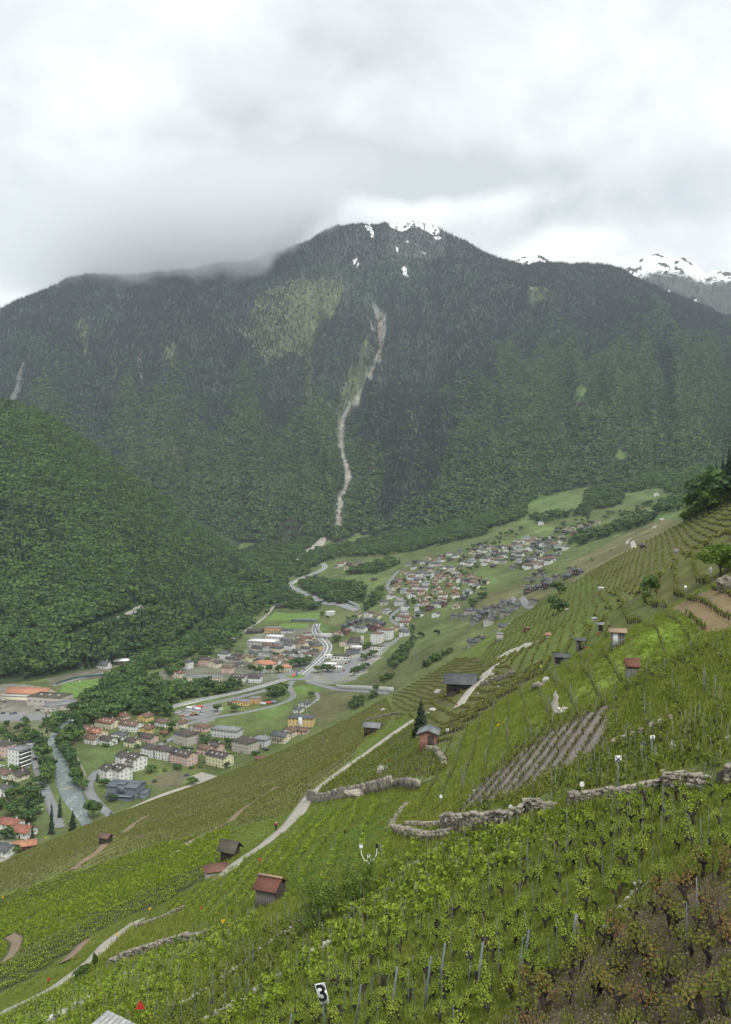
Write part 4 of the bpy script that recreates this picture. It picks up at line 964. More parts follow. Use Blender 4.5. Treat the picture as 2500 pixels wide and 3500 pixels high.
B(512,2588,12,10,7.6,-28,'white','dark','hip',3,(4,3),AP,'white three storey block with dark hipped roof, left half of the pair',rise=1.5)
B(563,2597,13,11,7.8,-28,'white','dark','hip',3,(4,3),AP,'white three storey block with dark hipped roof, right half of the pair',rise=1.5)
B(624,2614,19,11,8.2,-32,'pink','dark','gablex',3,(6,3),AP,'salmon pink apartment block with brown roof and glazed stairwell',rise=2.2,skylights=3)
B(748,2619,19,11,8.2,-32,'pale_yellow','dark','gablex',3,(6,3),AP,'pale yellow apartment block with brown roof and dormer window',rise=2.2,skylights=3)
B(700,2580,11,9,5.5,-30,'pink','brown','gablex',2,(3,2),'house','pinkish double house with brown roof behind the pale yellow block, left half')
B(735,2572,11,9,5.5,-30,'pink','dark','gablex',2,(3,2),'house','pinkish double house with dark roof behind the pale yellow block, right half')
B(632,2545,18,13,8.6,-35,'beige','dark','hip',3,(6,4),AP,'grey beige block with dark hipped roof beside the village street',rise=2.2,skylights=0)
B(773,2520,25,12,6.6,-20,'pale_grey','grey','hip',2,(8,3),'office_building','low white grey building with pale hipped roof beside the green field',rise=1.8,cat='office')
B(836,2572,18,13,8.6,-32,'beige','dark','hip',3,(6,4),AP,'grey beige block with dark hipped roof close to the vineyard edge',rise=2.2)
B(894,2553,12,9,6.5,-25,'pale_grey','grey','hip',2,(4,2),'house','pale grey house with grey roof right of the beige block')
e = B(1031,2489,22,12,9,-8,'yellow','slate','hip',3,(7,3),AP,'orange yellow apartment block with blue glazed centre',rise=1.6)
new_obj('stairwell', multi('stairwell', [(*pbox(-1.6,-7.2,-2,1.6,-6.01,9.6),0)],[MW['pale_grey']]), e)
B(960,2540,13,10,6.2,-25,'cream','slate','gablex',2,(5,2),'house','cream house with slate roof and timber posts below the yellow block',balcony=True,rise=2.6)
B(992,2520,11,10,5.6,-25,'cream','brown','gabley',2,(3,2),'house','cream house with brown roof just below the yellow block')
B(1035,2510,10,8,3.4,-15,'pink','brown','gablex',1,(3,2),'house','low pinkish house with brown roof in front of the yellow block')
B(690,2500,14,10,4.2,-28,'pink','brown','hip',1,(4,2),'house','low pinkish villa with brown hipped roof by the street')
R2 = 'row houses with red roofs'
B(296,2514,13,11,5.0,-28,'cream','redbrown','gablex',2,(5,2),'row_house','cream row house with dark red roof, leftmost of the terrace',skylights=2)
B(330,2523,12,11,5.0,-28,'cream','red','gablex',2,(5,2),'row_house','cream row house with a bright orange patched roof',skylights=2)
B(362,2487,20,12,5.2,-26,'cream','redbrown','gablex',2,(6,2),'row_house','long cream house with dark red roof behind the terrace',skylights=4)
B(413,2458,13,9,3.6,-28,'pink','redbrown','hip',1,(4,2),'house','small house with reddish hipped roof at the wood edge')
B(444,2499,19,11,6,-24,'white','brown','gablex',2,(7,2),'row_house','white row house with brown roof and porches',skylights=2)
B(494,2466,11,10,5,-28,'yellow','brown','gabley',2,(3,2),'house','ochre house with crossing brown roofs by the wood edge')
B(555,2484,12,9,4.4,-28,'white','brown','gablex',2,(4,2),'house','white house with brown roof beside the parked cars')
B(498,2508,10,9,4.6,-28,'yellow','brown','gabley',2,(2,2),'house','yellow chalet with brown roof between hedges')
B(614,2492,9,9,5.6,-28,'cream','brown','gabley',2,(2,2),'house','narrow cream house with brown roof by the main street')
B(314,2543,12,9,4.8,-28,'white','brown','gablex',2,(4,2),'house','white cottage with grey brown roof at the corner of the green field')
B(366,2547,12,9,4.8,-28,'white','dark','gablex',2,(4,2),'house','white cottage with dark roof facing the green field, second from left')
B(405,2527,13,9,3.6,-20,'white','slate','gabley',1,(3,2),'house','white bungalow with steep slate roof')
B(449,2553,11,9,4.8,-28,'pale_yellow','dark','gablex',2,(3,2),'house','yellow cottage with dark roof facing the green field')
B(505,2538,14,9,4.8,-28,'pink','dark','gablex',2,(4,2),'house','salmon cottage with dark brown roof right of the yellow one')
B(563,2513,7,5,2.4,-28,'brown_wood','redbrown','gablex',1,(2,1),'shed','small wooden shed with red brown roof beside the round tree',chimney=False)
B(1041,2420,9,8,4.6,-30,'pale_grey','slate','gabley',2,(2,2),'house','white house with slate roof above the curved lane')
B(1022,2436,8,7,3.6,-30,'white','slate','gablex',1,(2,2),'house','small white house with slate roof below its taller neighbour on the curved lane')
e = B(826,2412,17,11,4.6,-12,'yellow','grey','flat',1,(6,3),'workshop','yellow flat roofed workshop with orange trim by the highway',cat='workshop',win=(1.8,1.4))
new_obj('trim', multi('trim', [(*pbox(-8.7,-5.7,4.0,8.7,-5.51,4.45),0)],[plain('orange_trim',(.55,.20,.06),.7)]), e)
B(872,2406,11,8,6,-12,'ochre','grey','flat',2,(3,2),'workshop','taller ochre workshop wing joined to the yellow one',cat='workshop',win=(1.4,1.2))
B(797,2410,9,6,3,-12,'brown_wood','grey','flat',1,(2,1),'shed','dark wooden shed left of the yellow workshop',cat='shed')
# --- industrial halls by the stadium
e = B(92,2388,46,20,6.2,-9,'cream','orange','gablex',1,(9,3),'hall','large cream hall with a bright orange roof beside the stadium',rise=4.2,cat='hall',win=(2.6,2.8),chimney=False)
new_obj('canopy', multi('canopy', [(*pbox(-23,-16,-3,20,-10.01,4.2),0),(*pbox(-23.4,-16.6,4.21,20.4,-10.02,4.7),1)],[MW['cream'],MW['concrete']]), e)
B(160,2412,38,22,8.5,-14,'beige','moss','flat',1,(6,3),'hall','beige flat roofed hall with brown roof and skylights',cat='hall',skylights=3,win=(3,1.2),door=False)
B(225,2424,42,18,5.5,24,'beige','grey','gablex',1,(6,2),'hall','low hall with a broad grey roof right of the beige hall',rise=1.2,cat='hall',win=(2.5,1.2),chimney=False,door=False)
B(170,2432,16,10,4.5,-10,'beige','grey','flat',1,(3,2),'hall','small beige entrance block in front of the grey roofed hall',cat='hall',win=(3,1.2))
# --- left bank of the river
e = B(57,2633,11,11,15.5,-25,'white','pale' if 'pale' in ROOFC else 'grey','flat',5,(3,2),'apartment_tower','white five storey tower house with terraces by the river road',cat='building',win=(.9,1.7),sides='fl')
for f in range(1, 5): new_obj('balcony', multi('balcony', [(*pbox(5.502,-5,f*3.0,7.4,5,f*3.0+1.1),0),(*pbox(5.502,-5,f*3.0+1.102,7.3,4.9,f*3.0+2.9),1)],[MW['white'],M_GLASS]), e)
B(8,2585,14,11,9.5,-28,'pink','dark','hip',3,(4,3),AP,'pale pink block at the left edge beyond the tower house',rise=2)
B(55,2668,11,10,4,-28,'cream','dark','gabley',1,(3,2),'house','cream house with dark roof below the white tower')
B(14,2660,11,9,3.6,-28,'white','brown','gablex',1,(3,2),'house','low white house with brown roof at the left edge below the tower')
B(4,2722,9,9,5,-10,'white','slate','gabley',2,(2,2),'house','house with a steep slate roof half hidden at the left edge')
B(30,2838,13,9,4.2,-18,'white','red','gablex',1,(4,2),'villa','white villa wing with bright red roof behind the hedge')
B(70,2862,13,10,3.8,-18,'white','red','gablex',1,(4,2),'villa','white villa with bright red roof and arched porch')
B(10,2925,10,9,3.4,-20,'white','slate','gablex',1,(3,2),'house','white house with slate roof in the bottom left gardens')
B(75,2905,13,8,2.6,20,'red_wood','orange','gablex',1,(3,1),'garden_house','low garden house with orange tiled roof at the slope foot',chimney=False)
B(890,2601,7,4.5,2.2,15,'red_wood','redbrown','gablex',1,(1,1),'shed','rusty red shed at the edge of the vineyards below the beige block',chimney=False,win=(.7,.7))
# --- the small town
B(636,2286,13,11,9,-24,'white','dark','hip',3,(4,4),AP,'white three storey town house with dark hipped roof at the town edge',rise=2.4)
B(700,2274,20,11,8,-18,'pink','dark','gablex',3,(6,3),AP,'pale pink town block left of the cream gable',rise=2)
B(764,2254,14,11,8,-20,'white','slate','hip',3,(5,3),AP,'white town house with slate roof and rows of windows',rise=2.2)
B(734,2283,13,11,6.4,-30,'cream','dark','gabley',2,(3,3),'house','cream gabled house in front of the white town house',rise=2.8)
B(690,2336,44,13,7.6,-6,'cream','grey','flat',3,(16,4),'school_building','long cream three storey building with flat grey roof',cat='building',win=(1.5,1.4))
B(777,2302,13,10,7.6,-24,'pink','brown','hip',3,(4,3),AP,'pinkish house with brown hipped roof behind the long cream building',rise=2)
B(606,2316,15,9,5.6,-28,'cream','redbrown','gabley',2,(4,3),'house','cream house with reddish roof at the left end of town')
B(815,2331,17,10,6,-12,'white','dark','gablex',2,(7,2),'row_house','white terrace with dark skylit roof, left half',skylights=4)
B(872,2333,14,10,6,-12,'white','dark','gablex',2,(5,2),'row_house','white terrace with dark roof, right half with red shutters')
B(905,2283,28,15,5,-22,'cream','orange','hip',2,(8,4),'school_building','school with a broad orange hipped roof behind round trees',rise=4,cat='school')
B(976,2294,13,11,5,-10,'cream','orange','hip',2,(4,3),'house','cream house with orange hipped roof near the roundabout',rise=3)
B(900,2211,42,20,7.4,-16,'concrete','white','flat',2,(8,4),'hall','white roofed hall in the middle of the town',cat='hall',win=(2.6,1.8))
B(940,2196,24,14,8.6,-16,'pale_grey','white','flat',2,(5,3),'hall','taller white roofed hall joined behind the first',cat='hall',win=(2.4,1.8))
B(935,2161,26,11,7,-10,'ochre','grey','flat',2,(7,3),'school_building','ochre timber clad building before the football pitch',cat='building',win=(2.2,1.8))
B(872,2165,24,12,3.4,-10,'dark_wood','dark','gablex',1,(5,2),'barn','dark low barn with wide roof left of the ochre building',cat='barn',chimney=False)
B(985,2164,20,11,4,-10,'pale_grey','slate','gablex',1,(5,2),'hall','low hall with slate roof right of the ochre building',cat='hall',chimney=False)
B(885,2235,16,10,7.6,-28,'cream','dark','gablex',3,(5,3),AP,'cream and apricot town house below the white halls')
B(945,2236,17,11,8.4,-26,'cream','dark','hip',3,(6,4),AP,'tall cream town house with dark hipped roof at the town centre',rise=2.2)
B(900,2260,20,10,6,-20,'white','grey','hip',2,(6,3),'house','long white house with pale grey hipped roof above the school',rise=2)
B(854,2262,11,11,6,-35,'pale_yellow','brown','gabley',2,(3,2),'house','pale yellow gabled house left of the school')
B(808,2252,11,9,5,-40,'stone','dark','gabley',2,(2,2),'house','old grey house with dark roof at the back of the old quarter')
B(800,2268,10,9,5,-40,'beige','dark','gabley',2,(2,2),'house','beige old house with dark roof in the old quarter, left of the parked cars')
B(815,2279,9,8,4.6,-40,'stone','slate','gabley',2,(2,2),'house','stone house with slate roof beside the row of parked cars')
B(828,2261,10,9,5.2,-40,'beige','brown','gabley',2,(2,2),'house','brown roofed house behind the parked cars')
B(784,2263,9,8,4.6,-40,'white','dark','gablex',2,(2,2),'house','small white house wedged between cream gable and old quarter')
B(988,2222,15,10,7,-30,'white','slate','gablex',2,(4,3),'house','white house with slate roof above the town garden')
B(984,2246,15,10,5.6,-28,'white','dark','hip',2,(5,3),'house','white house with dark hipped roof near the roundabout trees',rise=2)
B(1003,2257,14,9,4.6,-24,'white','grey','hip',1,(4,2),'house','low white house with grey roof next to the roundabout trees')
B(1084,2226,12,10,7.6,-22,'yellow','slate','hip',3,(4,3),'house','bright yellow house with dark roof beside the main road',rise=2)
B(1030,2217,18,11,7.6,-38,'cream','brown','gablex',3,(5,3),AP,'cream house with long brown roof in the middle of the upper town')
B(1052,2178,9,8,6,-25,'white','brown','hip',2,(3,2),'house','white house with brown roof squeezed between two roads')
B(1048,2231,15,10,5.6,-30,'white','dark','gablex',2,(4,2),'house','white house with dark roof left of the yellow house')
B(1012,2238,10,9,5,-30,'pale_grey','slate','gablex',2,(3,2),'house','grey white house with slate roof in the upper town lane')
B(1070,2211,13,9,5,-30,'bluegrey','slate','gablex',2,(4,2),'house','blue grey house with slate roof behind the yellow house')
B(1167,2256,24,13,4.4,-14,'white','dark','flat',1,(6,3),'filling_station','filling station with dark flat roof and white fascia',cat='shop',win=(2.6,2.2))
B(1128,2250,14,8,3.4,-14,'white','white','flat',1,(3,2),'canopy_building','white station canopy behind the filling station',cat='canopy',win=(2.6,1.8))
B(1130,2278,16,9,3,-14,'white','white','flat',1,(4,2),'canopy_building','white low canopy closest to the roundabout on its right',cat='canopy',win=(2.6,1.8))
B(1157,2290,10,7,3.4,-14,'pale_grey','white','flat',1,(3,2),'kiosk','small pale kiosk beside the service road',cat='kiosk',win=(2,1.6))
B(1208,2236,18,12,5,-14,'bluegrey','dark','flat',1,(5,3),'shop_building','dark box shaped shop beside the service road',cat='shop',win=(2.4,1.8))
B(1219,2226,15,9,5.6,-14,'white','white','flat',1,(4,2),'shop_building','black and white shop with bright white roof',cat='shop',win=(2.4,2.6))
B(1186,2232,5,5,9,-10,'pale_yellow','grey','flat',3,(1,1),'silo','pale yellow square tower between the shops',cat='tower',win=(.9,.9),door=False)
e = B(1213,2209,15,10,5,-20,'concrete','dark','shed',1,(3,2),'church','modern concrete church with steep dark roof',rise=6,cat='church',chimney=False,win=(2,1.2))
for i, x in enumerate((9.5, 11.8)): new_obj('bell_pillar', multi('bell_pillar', [(*pbox(x,-1.5,-3,x+1.1,1.5,14.5-i),0)],[MW['concrete']]), e)
B(1179,2209,12,9,5.5,-25,'cream','brown','gabley',2,(3,2),'house','cream house with brown gable left of the modern church')
e = B(1290,2200,15,12,14,-25,'white','brown','hip',5,(4,4),AP,'white five storey apartment block below the village, front part',rise=2)
B(1318,2188,20,12,14.5,-25,'white','brown','hip',5,(7,4),AP,'white five storey apartment block below the village, rear wing',rise=2,balcony=False)
B(1290,2262-40,16,9,4,-20,'white','dark','flat',1,(5,2),'shop_building','low white shop below the five storey block',cat='shop',win=(2,1.6))
# --- hall and stands by the far pitch, stations by the railway
B(965,2078,24,11,5,-6,'dark_wood','dark','gablex',1,(5,2),'club_house','dark timber club house behind the football pitch',cat='club house',chimney=False,win=(2,1.6))
B(1130,2104,14,9,6,-10,'pale_grey','white','flat',2,(4,2),'club_house','white flat roofed pavilion right of the football pitch',cat='pavilion')
B(352,2285,16,10,4.5,-20,'white','slate','gablex',2,(4,2),'station_building','white station house with steep dark roof by the railway',cat='station',rise=4.5)
B(412,2272,40,11,5,14,'dark_wood','white','shed',1,(6,2),'depot','long dark depot with a pale sloping roof by the railway',cat='depot',rise=1.2,chimney=False)

# --- chalets of the village: a dozen designs, each one placed many times
DES = [('white','dark','gabley',10,9,5.2,2), ('cream','brown','gabley',11,9,5.4,2), ('white','brown','gablex',11,8.5,5.0,2), ('pale_yellow','brown','gabley',10,9,5,2), ('beige','slate','gablex',10,8,5,2), ('white','slate','gablex',12,9,5.2,2),
       ('pink','brown','gablex',10,8.5,4.8,2), ('ochre','brown','gabley',10,9,4.8,2), ('brown_wood','dark','gabley',9,8,4.6,2), ('dark_wood','slate','gablex',8,7,4.2,2), ('stone','slate','gablex',9,7.5,4.6,2), ('stone','dark','gabley',8,7,5.2,2), ('pale_grey','grey','hip',11,9,5.4,2), ('red_wood','redbrown','gabley',9,8,4.6,2)]
WORD = {'white': 'white', 'cream': 'cream', 'pale_yellow': 'pale yellow', 'beige': 'beige', 'pink': 'pink', 'ochre': 'ochre', 'brown_wood': 'brown timber', 'dark_wood': 'dark timber', 'stone': 'grey stone', 'pale_grey': 'pale grey', 'red_wood': 'reddish timber'}
RW = {'dark': 'dark', 'brown': 'brown', 'slate': 'slate', 'grey': 'grey', 'redbrown': 'red brown'}
def copy_tree(o, parent=None):
    c = o.copy(); S.collection.objects.link(c); c.parent = parent
    for ch in o.children: copy_tree(ch, c)
    return c
_used = {}
def chalet(k, px, py, yaw, where, s=1.0, f=F_, h=h_floor, back=0.0):
    wl, rc, rf, w, l, hh, st = DES[k]
    lab = '%s chalet with %s roof %s' % (WORD[wl], RW[rc], where); grp = '%s chalets with %s roofs %s' % (WORD[wl], RW[rc], where)
    if k not in _used: E = _used[k] = building('chalet', w, l, hh, rf, None, wl, rc, st, (3, 2), None, 'house', None, balcony=(k in (1, 3, 7, 8)), sides='frl', win=(1.0, 1.15))
    else: E = copy_tree(_used[k])
    tag(E, lab, 'house', grp); s *= 1.14; put(E, px, py, yaw, f, back, h); E.scale = (s, s, s); return E
# the loose suburb along the village road
SUB = [(1225,2107,3),(1262,2107,0),(1290,2112,3),(1323,2096,12),(1382,2103,12),(1369,2118,2),(1391,2121,6),(1432,2107,5),(1491,2107,0),(1384,2170,5),(1347,2155,3),(1314,2066,4),(1366,2066,12),(1336,2044,2),(1408,2042,0),(1428,2055,1),
       (1462,2051,1),(1455,2066,6),(1384,2025,12),(1347,1996,8),(1399,1996,7),(1428,1994,0),(1432,1970,5),(1380,1963,3),(1487,1970,5),(1487,2005,3),(1495,2028,1),(1510,2060,1),(1498,2074,5),(1515,2072,8),(1560,2078,1),(1555,2030,7),(1535,2005,7),(1560,2015,0),
       (1595,1993,4),(1660,1995,1),(1628,2010,5),(1540,1950,5),(1495,1990,1),(1600,2030,12),(1585,2050,9),(1470,2085,8),(1440,2030,6),(1415,1945,0),(1395,1935,4),(1443,1945,9),(1470,1948,9),(1500,1935,4),(1355,2015,1),(1365,1990,6)]
for (px, py, k) in SUB: chalet(k, px, py, rng.choice([-30, -20, 15, -40, 60, -25]), 'in the gardens along the winding village road', rng.uniform(.85, 1.1))
NEW = [(1221,2132,9),(1244,2128,10),(1292,2133,10),(1180,2147,9),(1200,2140,9),(1181,2166,13),(1210,2155,0),(1238,2158,5),(1288,2155,13),(1262,2150,8),(1155,2177,1),(1270,2128,10),(1305,2140,9)]
for (px, py, k) in NEW: chalet(k, px, py, rng.choice([-30, -20, -35]), 'on the bank above the modern church', rng.uniform(.95, 1.2))
def fill(poly, sp, ks, yaw, where, n, s=(.8, 1.1), seed=3):
    r = np.random.default_rng(seed); P = plan(poly, F_); lo, hi = P.min(0), P.max(0); got = []
    for _ in range(6000):
        q = r.uniform(lo, hi)
        if not in_poly(q[:1], q[1:], P)[0] or any(np.hypot(*(q - g)) < sp for g in got) or min(math.hypot(q[0] - a, q[1] - b) for a, b in HOUSES) < sp: continue
        got.append(q)
        if len(got) >= n: break
    for q in got:
        HOUSES.append(tuple(q)); px = CX + q[0] / q[1] * FPX; k = int(r.choice(ks)); E = chalet(k, 1500, 2000, float(r.choice(yaw)) + r.normal() * 5, where, r.uniform(*s))
        E.location = (q[0], q[1], float(h_floor(q[0], q[1])))
fill([(1560,1945),(1640,1900),(1800,1845),(1920,1830),(1935,1880),(1900,1930),(1750,1950),(1640,1935)], 12.5, [0,0,2,1,4,5,8,9,9,10,10,11,12,3], [-35,-25,50,60], 'in the crowded old hillside village', 92, (.8, 1.15), 5)
fill([(1420,1925),(1500,1905),(1600,1880),(1700,1865),(1640,1900),(1560,1930),(1450,1950)], 12.5, [0,2,5,9,10,13,1,8], [-30,-20,40], 'along the upper left edge of the village', 26, (.8,1.1), 6)
fill([(1530,2095),(1700,2080),(1760,2085),(1830,2062),(1850,2072),(1790,2100),(1720,2120),(1640,2145),(1600,2150),(1640,2110),(1530,2110)], 10.5, [10,10,11,4,9,10], [-30,-20,55], 'in the grey hamlet between the vineyards', 44, (.8,1.1), 8)
fill([(1790,1985),(1850,1955),(1960,1960),(1990,1960),(1900,2000),(1860,2030),(1790,2040)], 11.5, [9,9,8,11,10,9], [-30,-20,50], 'in the timber hamlet', 34, (.75,1.0), 9)
fill([(1900,1820),(1960,1800),(2060,1775),(2060,1795),(1980,1830),(1910,1850)], 16, [0,3,8,9,10,13,1], [-30,-20], 'strung along the hillside above the village', 16, (.8,1.1), 10)
fill([(1150,1942),(1165,1928),(1240,1925),(1245,1940),(1180,1950)], 14, [2,1,4,8,0,6], [-30,20], 'in the small hamlet beside the tunnel', 12, (.9,1.1), 12)
fill([(1380,2140),(1400,1965),(1540,1945),(1650,1990),(1610,2050),(1480,2095)], 19, [0,1,2,3,5,6,7,12,4], [-30,-20,15,60], 'in the gardens along the winding village road', 40, (.85,1.1), 14)
fill([(780,2275),(870,2225),(1000,2195),(1075,2165),(1075,2240),(1000,2268),(870,2275)], 15, [0,1,2,5,4,12,11], [-30,-25,55], 'between the larger buildings of the town', 18, (.9,1.15), 15)
for (px, py, k, wh) in [(1053,1978,10,'beside the bend of the main road below the tunnel'),(1081,1973,11,'uphill of its neighbour on the road bend'),(1280,1985,9,'alone on the green knoll'),(1325,1925,3,'alone at the edge of the knoll wood'),(2210,1758,3,'beside the conifer on the upper meadow'),(2245,1694,0,'alone high on the upper meadow'),
                         (1690,1752,10,'alone in the wood above the village'),(1850,1792,0,'below the upper clearing'),(1620,2208,10,'alone on the terraces below the grey hamlet'),(1640,2200,11,'second on the terraces below the grey hamlet'),(1730,2160,4,'where the vineyard road forks'),(1385,2172,5,'at the lower bend of the village road')]:
    chalet(k, px, py, -25, wh, 1.0)
for (px, py) in [(1970,1380),(1985,1383),(2135,1540),(2000,1540)]:
    E = chalet(9, 1500, 2000, -25, 'on a clearing high on the mountain', 1.2); p = M_(px, py)[0]; E.location = tuple(p)

# tunnel portal
p = F_(1078, 1926)[0]; a = np.linspace(0, math.pi, 13); ro, ri = 8.5, 6.2
V = np.concatenate([np.c_[ro*np.cos(a), np.zeros(13), ro*np.sin(a)], np.c_[ri*np.cos(a), np.zeros(13), ri*np.sin(a)], np.c_[ro*np.cos(a), np.full(13, 14.), ro*np.sin(a)], np.c_[ri*np.cos(a), np.full(13, 14.), ri*np.sin(a)]])
F = []
for i in range(12): F += [(i, i+1, 14+i, 13+i), (i+1, i, 26+i, 27+i), (13+i, 14+i, 40+i, 39+i)]
T = bpy.data.objects.new('tunnel_portal', None); S.collection.objects.link(T); tag(T, 'grey concrete tunnel mouth where the main road enters the mountain', 'tunnel'); T.location = (p[0], p[1], p[2])
new_obj('arch', np_mesh('arch', V, np.array(F)), T, MW['concrete'])
new_obj('bore_shade', np_mesh('bore_shade', np.c_[6.3*np.cos(a), np.full(13, 13.), 6.3*np.sin(a)], [tuple(range(13))]), T, plain('bore_shade_black', (.008, .008, .009)))  # near-black flat sheet painted as the darkness inside the tunnel
# railing bridge and retaining walls by the highway
def wall_strip(name, px, f, h, ht, th, m, label, cat='wall'):
    Q = resample(plan(px, f), 8); T_ = np.gradient(Q, axis=0); T_ /= np.linalg.norm(T_, axis=1)[:, None]; N_ = np.c_[-T_[:, 1], T_[:, 0]] * th / 2
    z = h(Q[:, 0], Q[:, 1]); A, Bq = Q - N_, Q + N_
    V = np.stack([np.c_[A, z - 1.5], np.c_[A, z + ht], np.c_[Bq, z + ht], np.c_[Bq, z - 1.5]], 1).reshape(-1, 3); n = len(Q)
    F = [(i*4+j, i*4+(j+1) % 4, i*4+4+(j+1) % 4, i*4+4+j) for i in range(n-1) for j in range(4)] + [(0, 3, 2, 1), (n*4-4, n*4-3, n*4-2, n*4-1)]
    return tag(new_obj(name, np_mesh(name, V, np.array(F)), None, m), label, cat)
wall_strip('retaining_wall', [(1150,2352),(1210,2358),(1270,2362),(1345,2366)], F_, h_floor, 4.5, .8, MW['concrete'], 'long pale retaining wall beside the road at the vineyard foot')
wall_strip('retaining_wall', [(1108,2052),(1160,2055),(1210,2072),(1228,2083)], F_, h_floor, 6, 1.0, MW['grey'], 'dark retaining wall above the curving main road')
wall_strip('retaining_wall', [(1078,2140),(1088,2165),(1118,2186)], F_, h_floor, 5, 1.0, MW['grey'], 'dark retaining wall beside the main road near the bridge')
br = wall_strip('road_bridge', [(1085,2180),(1110,2178),(1135,2180)], F_, h_floor, 6.4, 6, MW['concrete'], 'short grey bridge crossing over the main road', 'bridge')
wall_strip('stand', [(1000,2122),(1040,2122),(1082,2122)], F_, h_floor, 3.2, 4, MW['bluegrey'], 'low blue grey spectator stand between the two pitches', 'stand')
wall_strip('stadium_fence', [(190,2342),(250,2320),(330,2312),(380,2308)], F_, h_floor, 2.6, .3, plain('dark_green_net', (.03, .06, .055)), 'dark green screened fence along the stadium pitch', 'fence')
wall_strip('field_wall', [(258,2580),(275,2615),(293,2655)], F_, h_floor, 1.0, 1.4, M_STONE, 'pale stone bank between the river trees and the green field')

# ------------------------------------------------------------------ trees and bushes that stand singly
TREE_B = [broad_parts(s, 420, .075, lobes=9) for s in (21, 22, 23, 24)]
TREE_C = [conifer_parts(s, 17, 10, base=b) for s, b in ((31, .19), (32, .22), (33, .15))]
TREE_P = [broad_parts(41, 380, .065, wide=.20, lobes=8)]
def mk(name, VF, m): me = np_mesh(name, VF[0], VF[1]); me.materials.append(m); return me
TM = {'b': [(mk('trunk', a, M_BARK), mk('crown', c, M_BROAD)) for a, c in TREE_B], 'c': [(mk('trunk', a, M_BARK), mk('crown', c, M_CONIFER)) for a, c in TREE_C],
      'p': [(mk('trunk', a, M_BARK), mk('crown', c, M_SHRUB)) for a, c in TREE_P], 'd': [(mk('trunk', a, M_BARK), mk('crown', c, M_DARKLEAF)) for a, c in TREE_B[:1]]}
def tree(kind, p, h, name, label, group=None, wide=1.0, v=None):
    v = int(rng.integers(len(TM[kind]))) if v is None else v % len(TM[kind])
    E = bpy.data.objects.new(name, None); S.collection.objects.link(E); E.location = tuple(p); E.rotation_euler = (0, 0, rng.uniform(0, 6.28)); E.scale = (h * wide, h * wide, h)
    new_obj('trunk', TM[kind][v][0], E); new_obj('crown', TM[kind][v][1], E)
    return tag(E, label, 'tree', group)
def trees_px(lst, kind, hr, name, label, group, f=F_, wide=1.0):
    for px, py in lst: tree(kind, f(px, py)[0] - np.array([0, 0, .3]), rng.uniform(*hr), name, label, group, wide * rng.uniform(.85, 1.2))
def along(poly, n, jit=6):
    P = np.array(poly, float); d = np.r_[0, np.cumsum(np.hypot(*np.diff(P, axis=0).T))]; s = np.linspace(0, d[-1], n)
    return [(np.interp(q, d, P[:, 0]) + rng.normal() * jit, np.interp(q, d, P[:, 1]) + rng.normal() * jit * .5) for q in s]
trees_px(along([(120,2535),(145,2590),(165,2640),(178,2680)], 14, 7), 'b', (8, 13), 'broadleaf_tree', 'broadleaf tree on the grassy bank between the river and its road', 'trees on the left bank of the river')
trees_px(along([(205,2520),(228,2580),(245,2625),(268,2675),(285,2700)], 17, 6), 'b', (7, 11), 'broadleaf_tree', 'broadleaf tree along the right bank of the river below the green field', 'trees on the right bank of the river')
trees_px(along([(200,2480),(240,2460),(290,2490),(240,2540),(215,2555)], 14, 12), 'b', (9, 14), 'broadleaf_tree', 'tall broadleaf tree where the river leaves the wood', 'trees where the river leaves the wood')
for px, py, h, w, lab in [(177,2850,21,.62,'huge dark conifer at the slope foot beside the river path, largest of its group'),(205,2795,15,.60,'dark conifer behind the huge one beside the river path'),(97,2796,13.5,1.0,'broad dark conifer in the bottom left gardens'),(250,2838,13.5,.95,'dark conifer on the river bank at the foot of the vineyards'),(111,2872,10,.8,'pointed conifer next to the red roofed villa'),(333,2672,8,.8,'dark conifer at the corner of the white stepped block'),(648,2505,6,.8,'small conifer on the village street'),(1432,2072,13,.9,'dark conifer in the village gardens, left of the pair'),(1442,2068,12,.9,'dark conifer in the village gardens, right of the pair'),(1565,1952,12,.8,'lone dark conifer on the lawn below the old village'),(2242,1768,17,.9,'dark conifer beside the yellow house on the upper meadow'),(158,2468,10,.8,'slim conifer in the yard of the beige hall'),(178,2476,11,.9,'broad conifer in the yard of the beige hall')]:
    tree('c', F_(px, py)[0], h, 'conifer', lab, None, w)
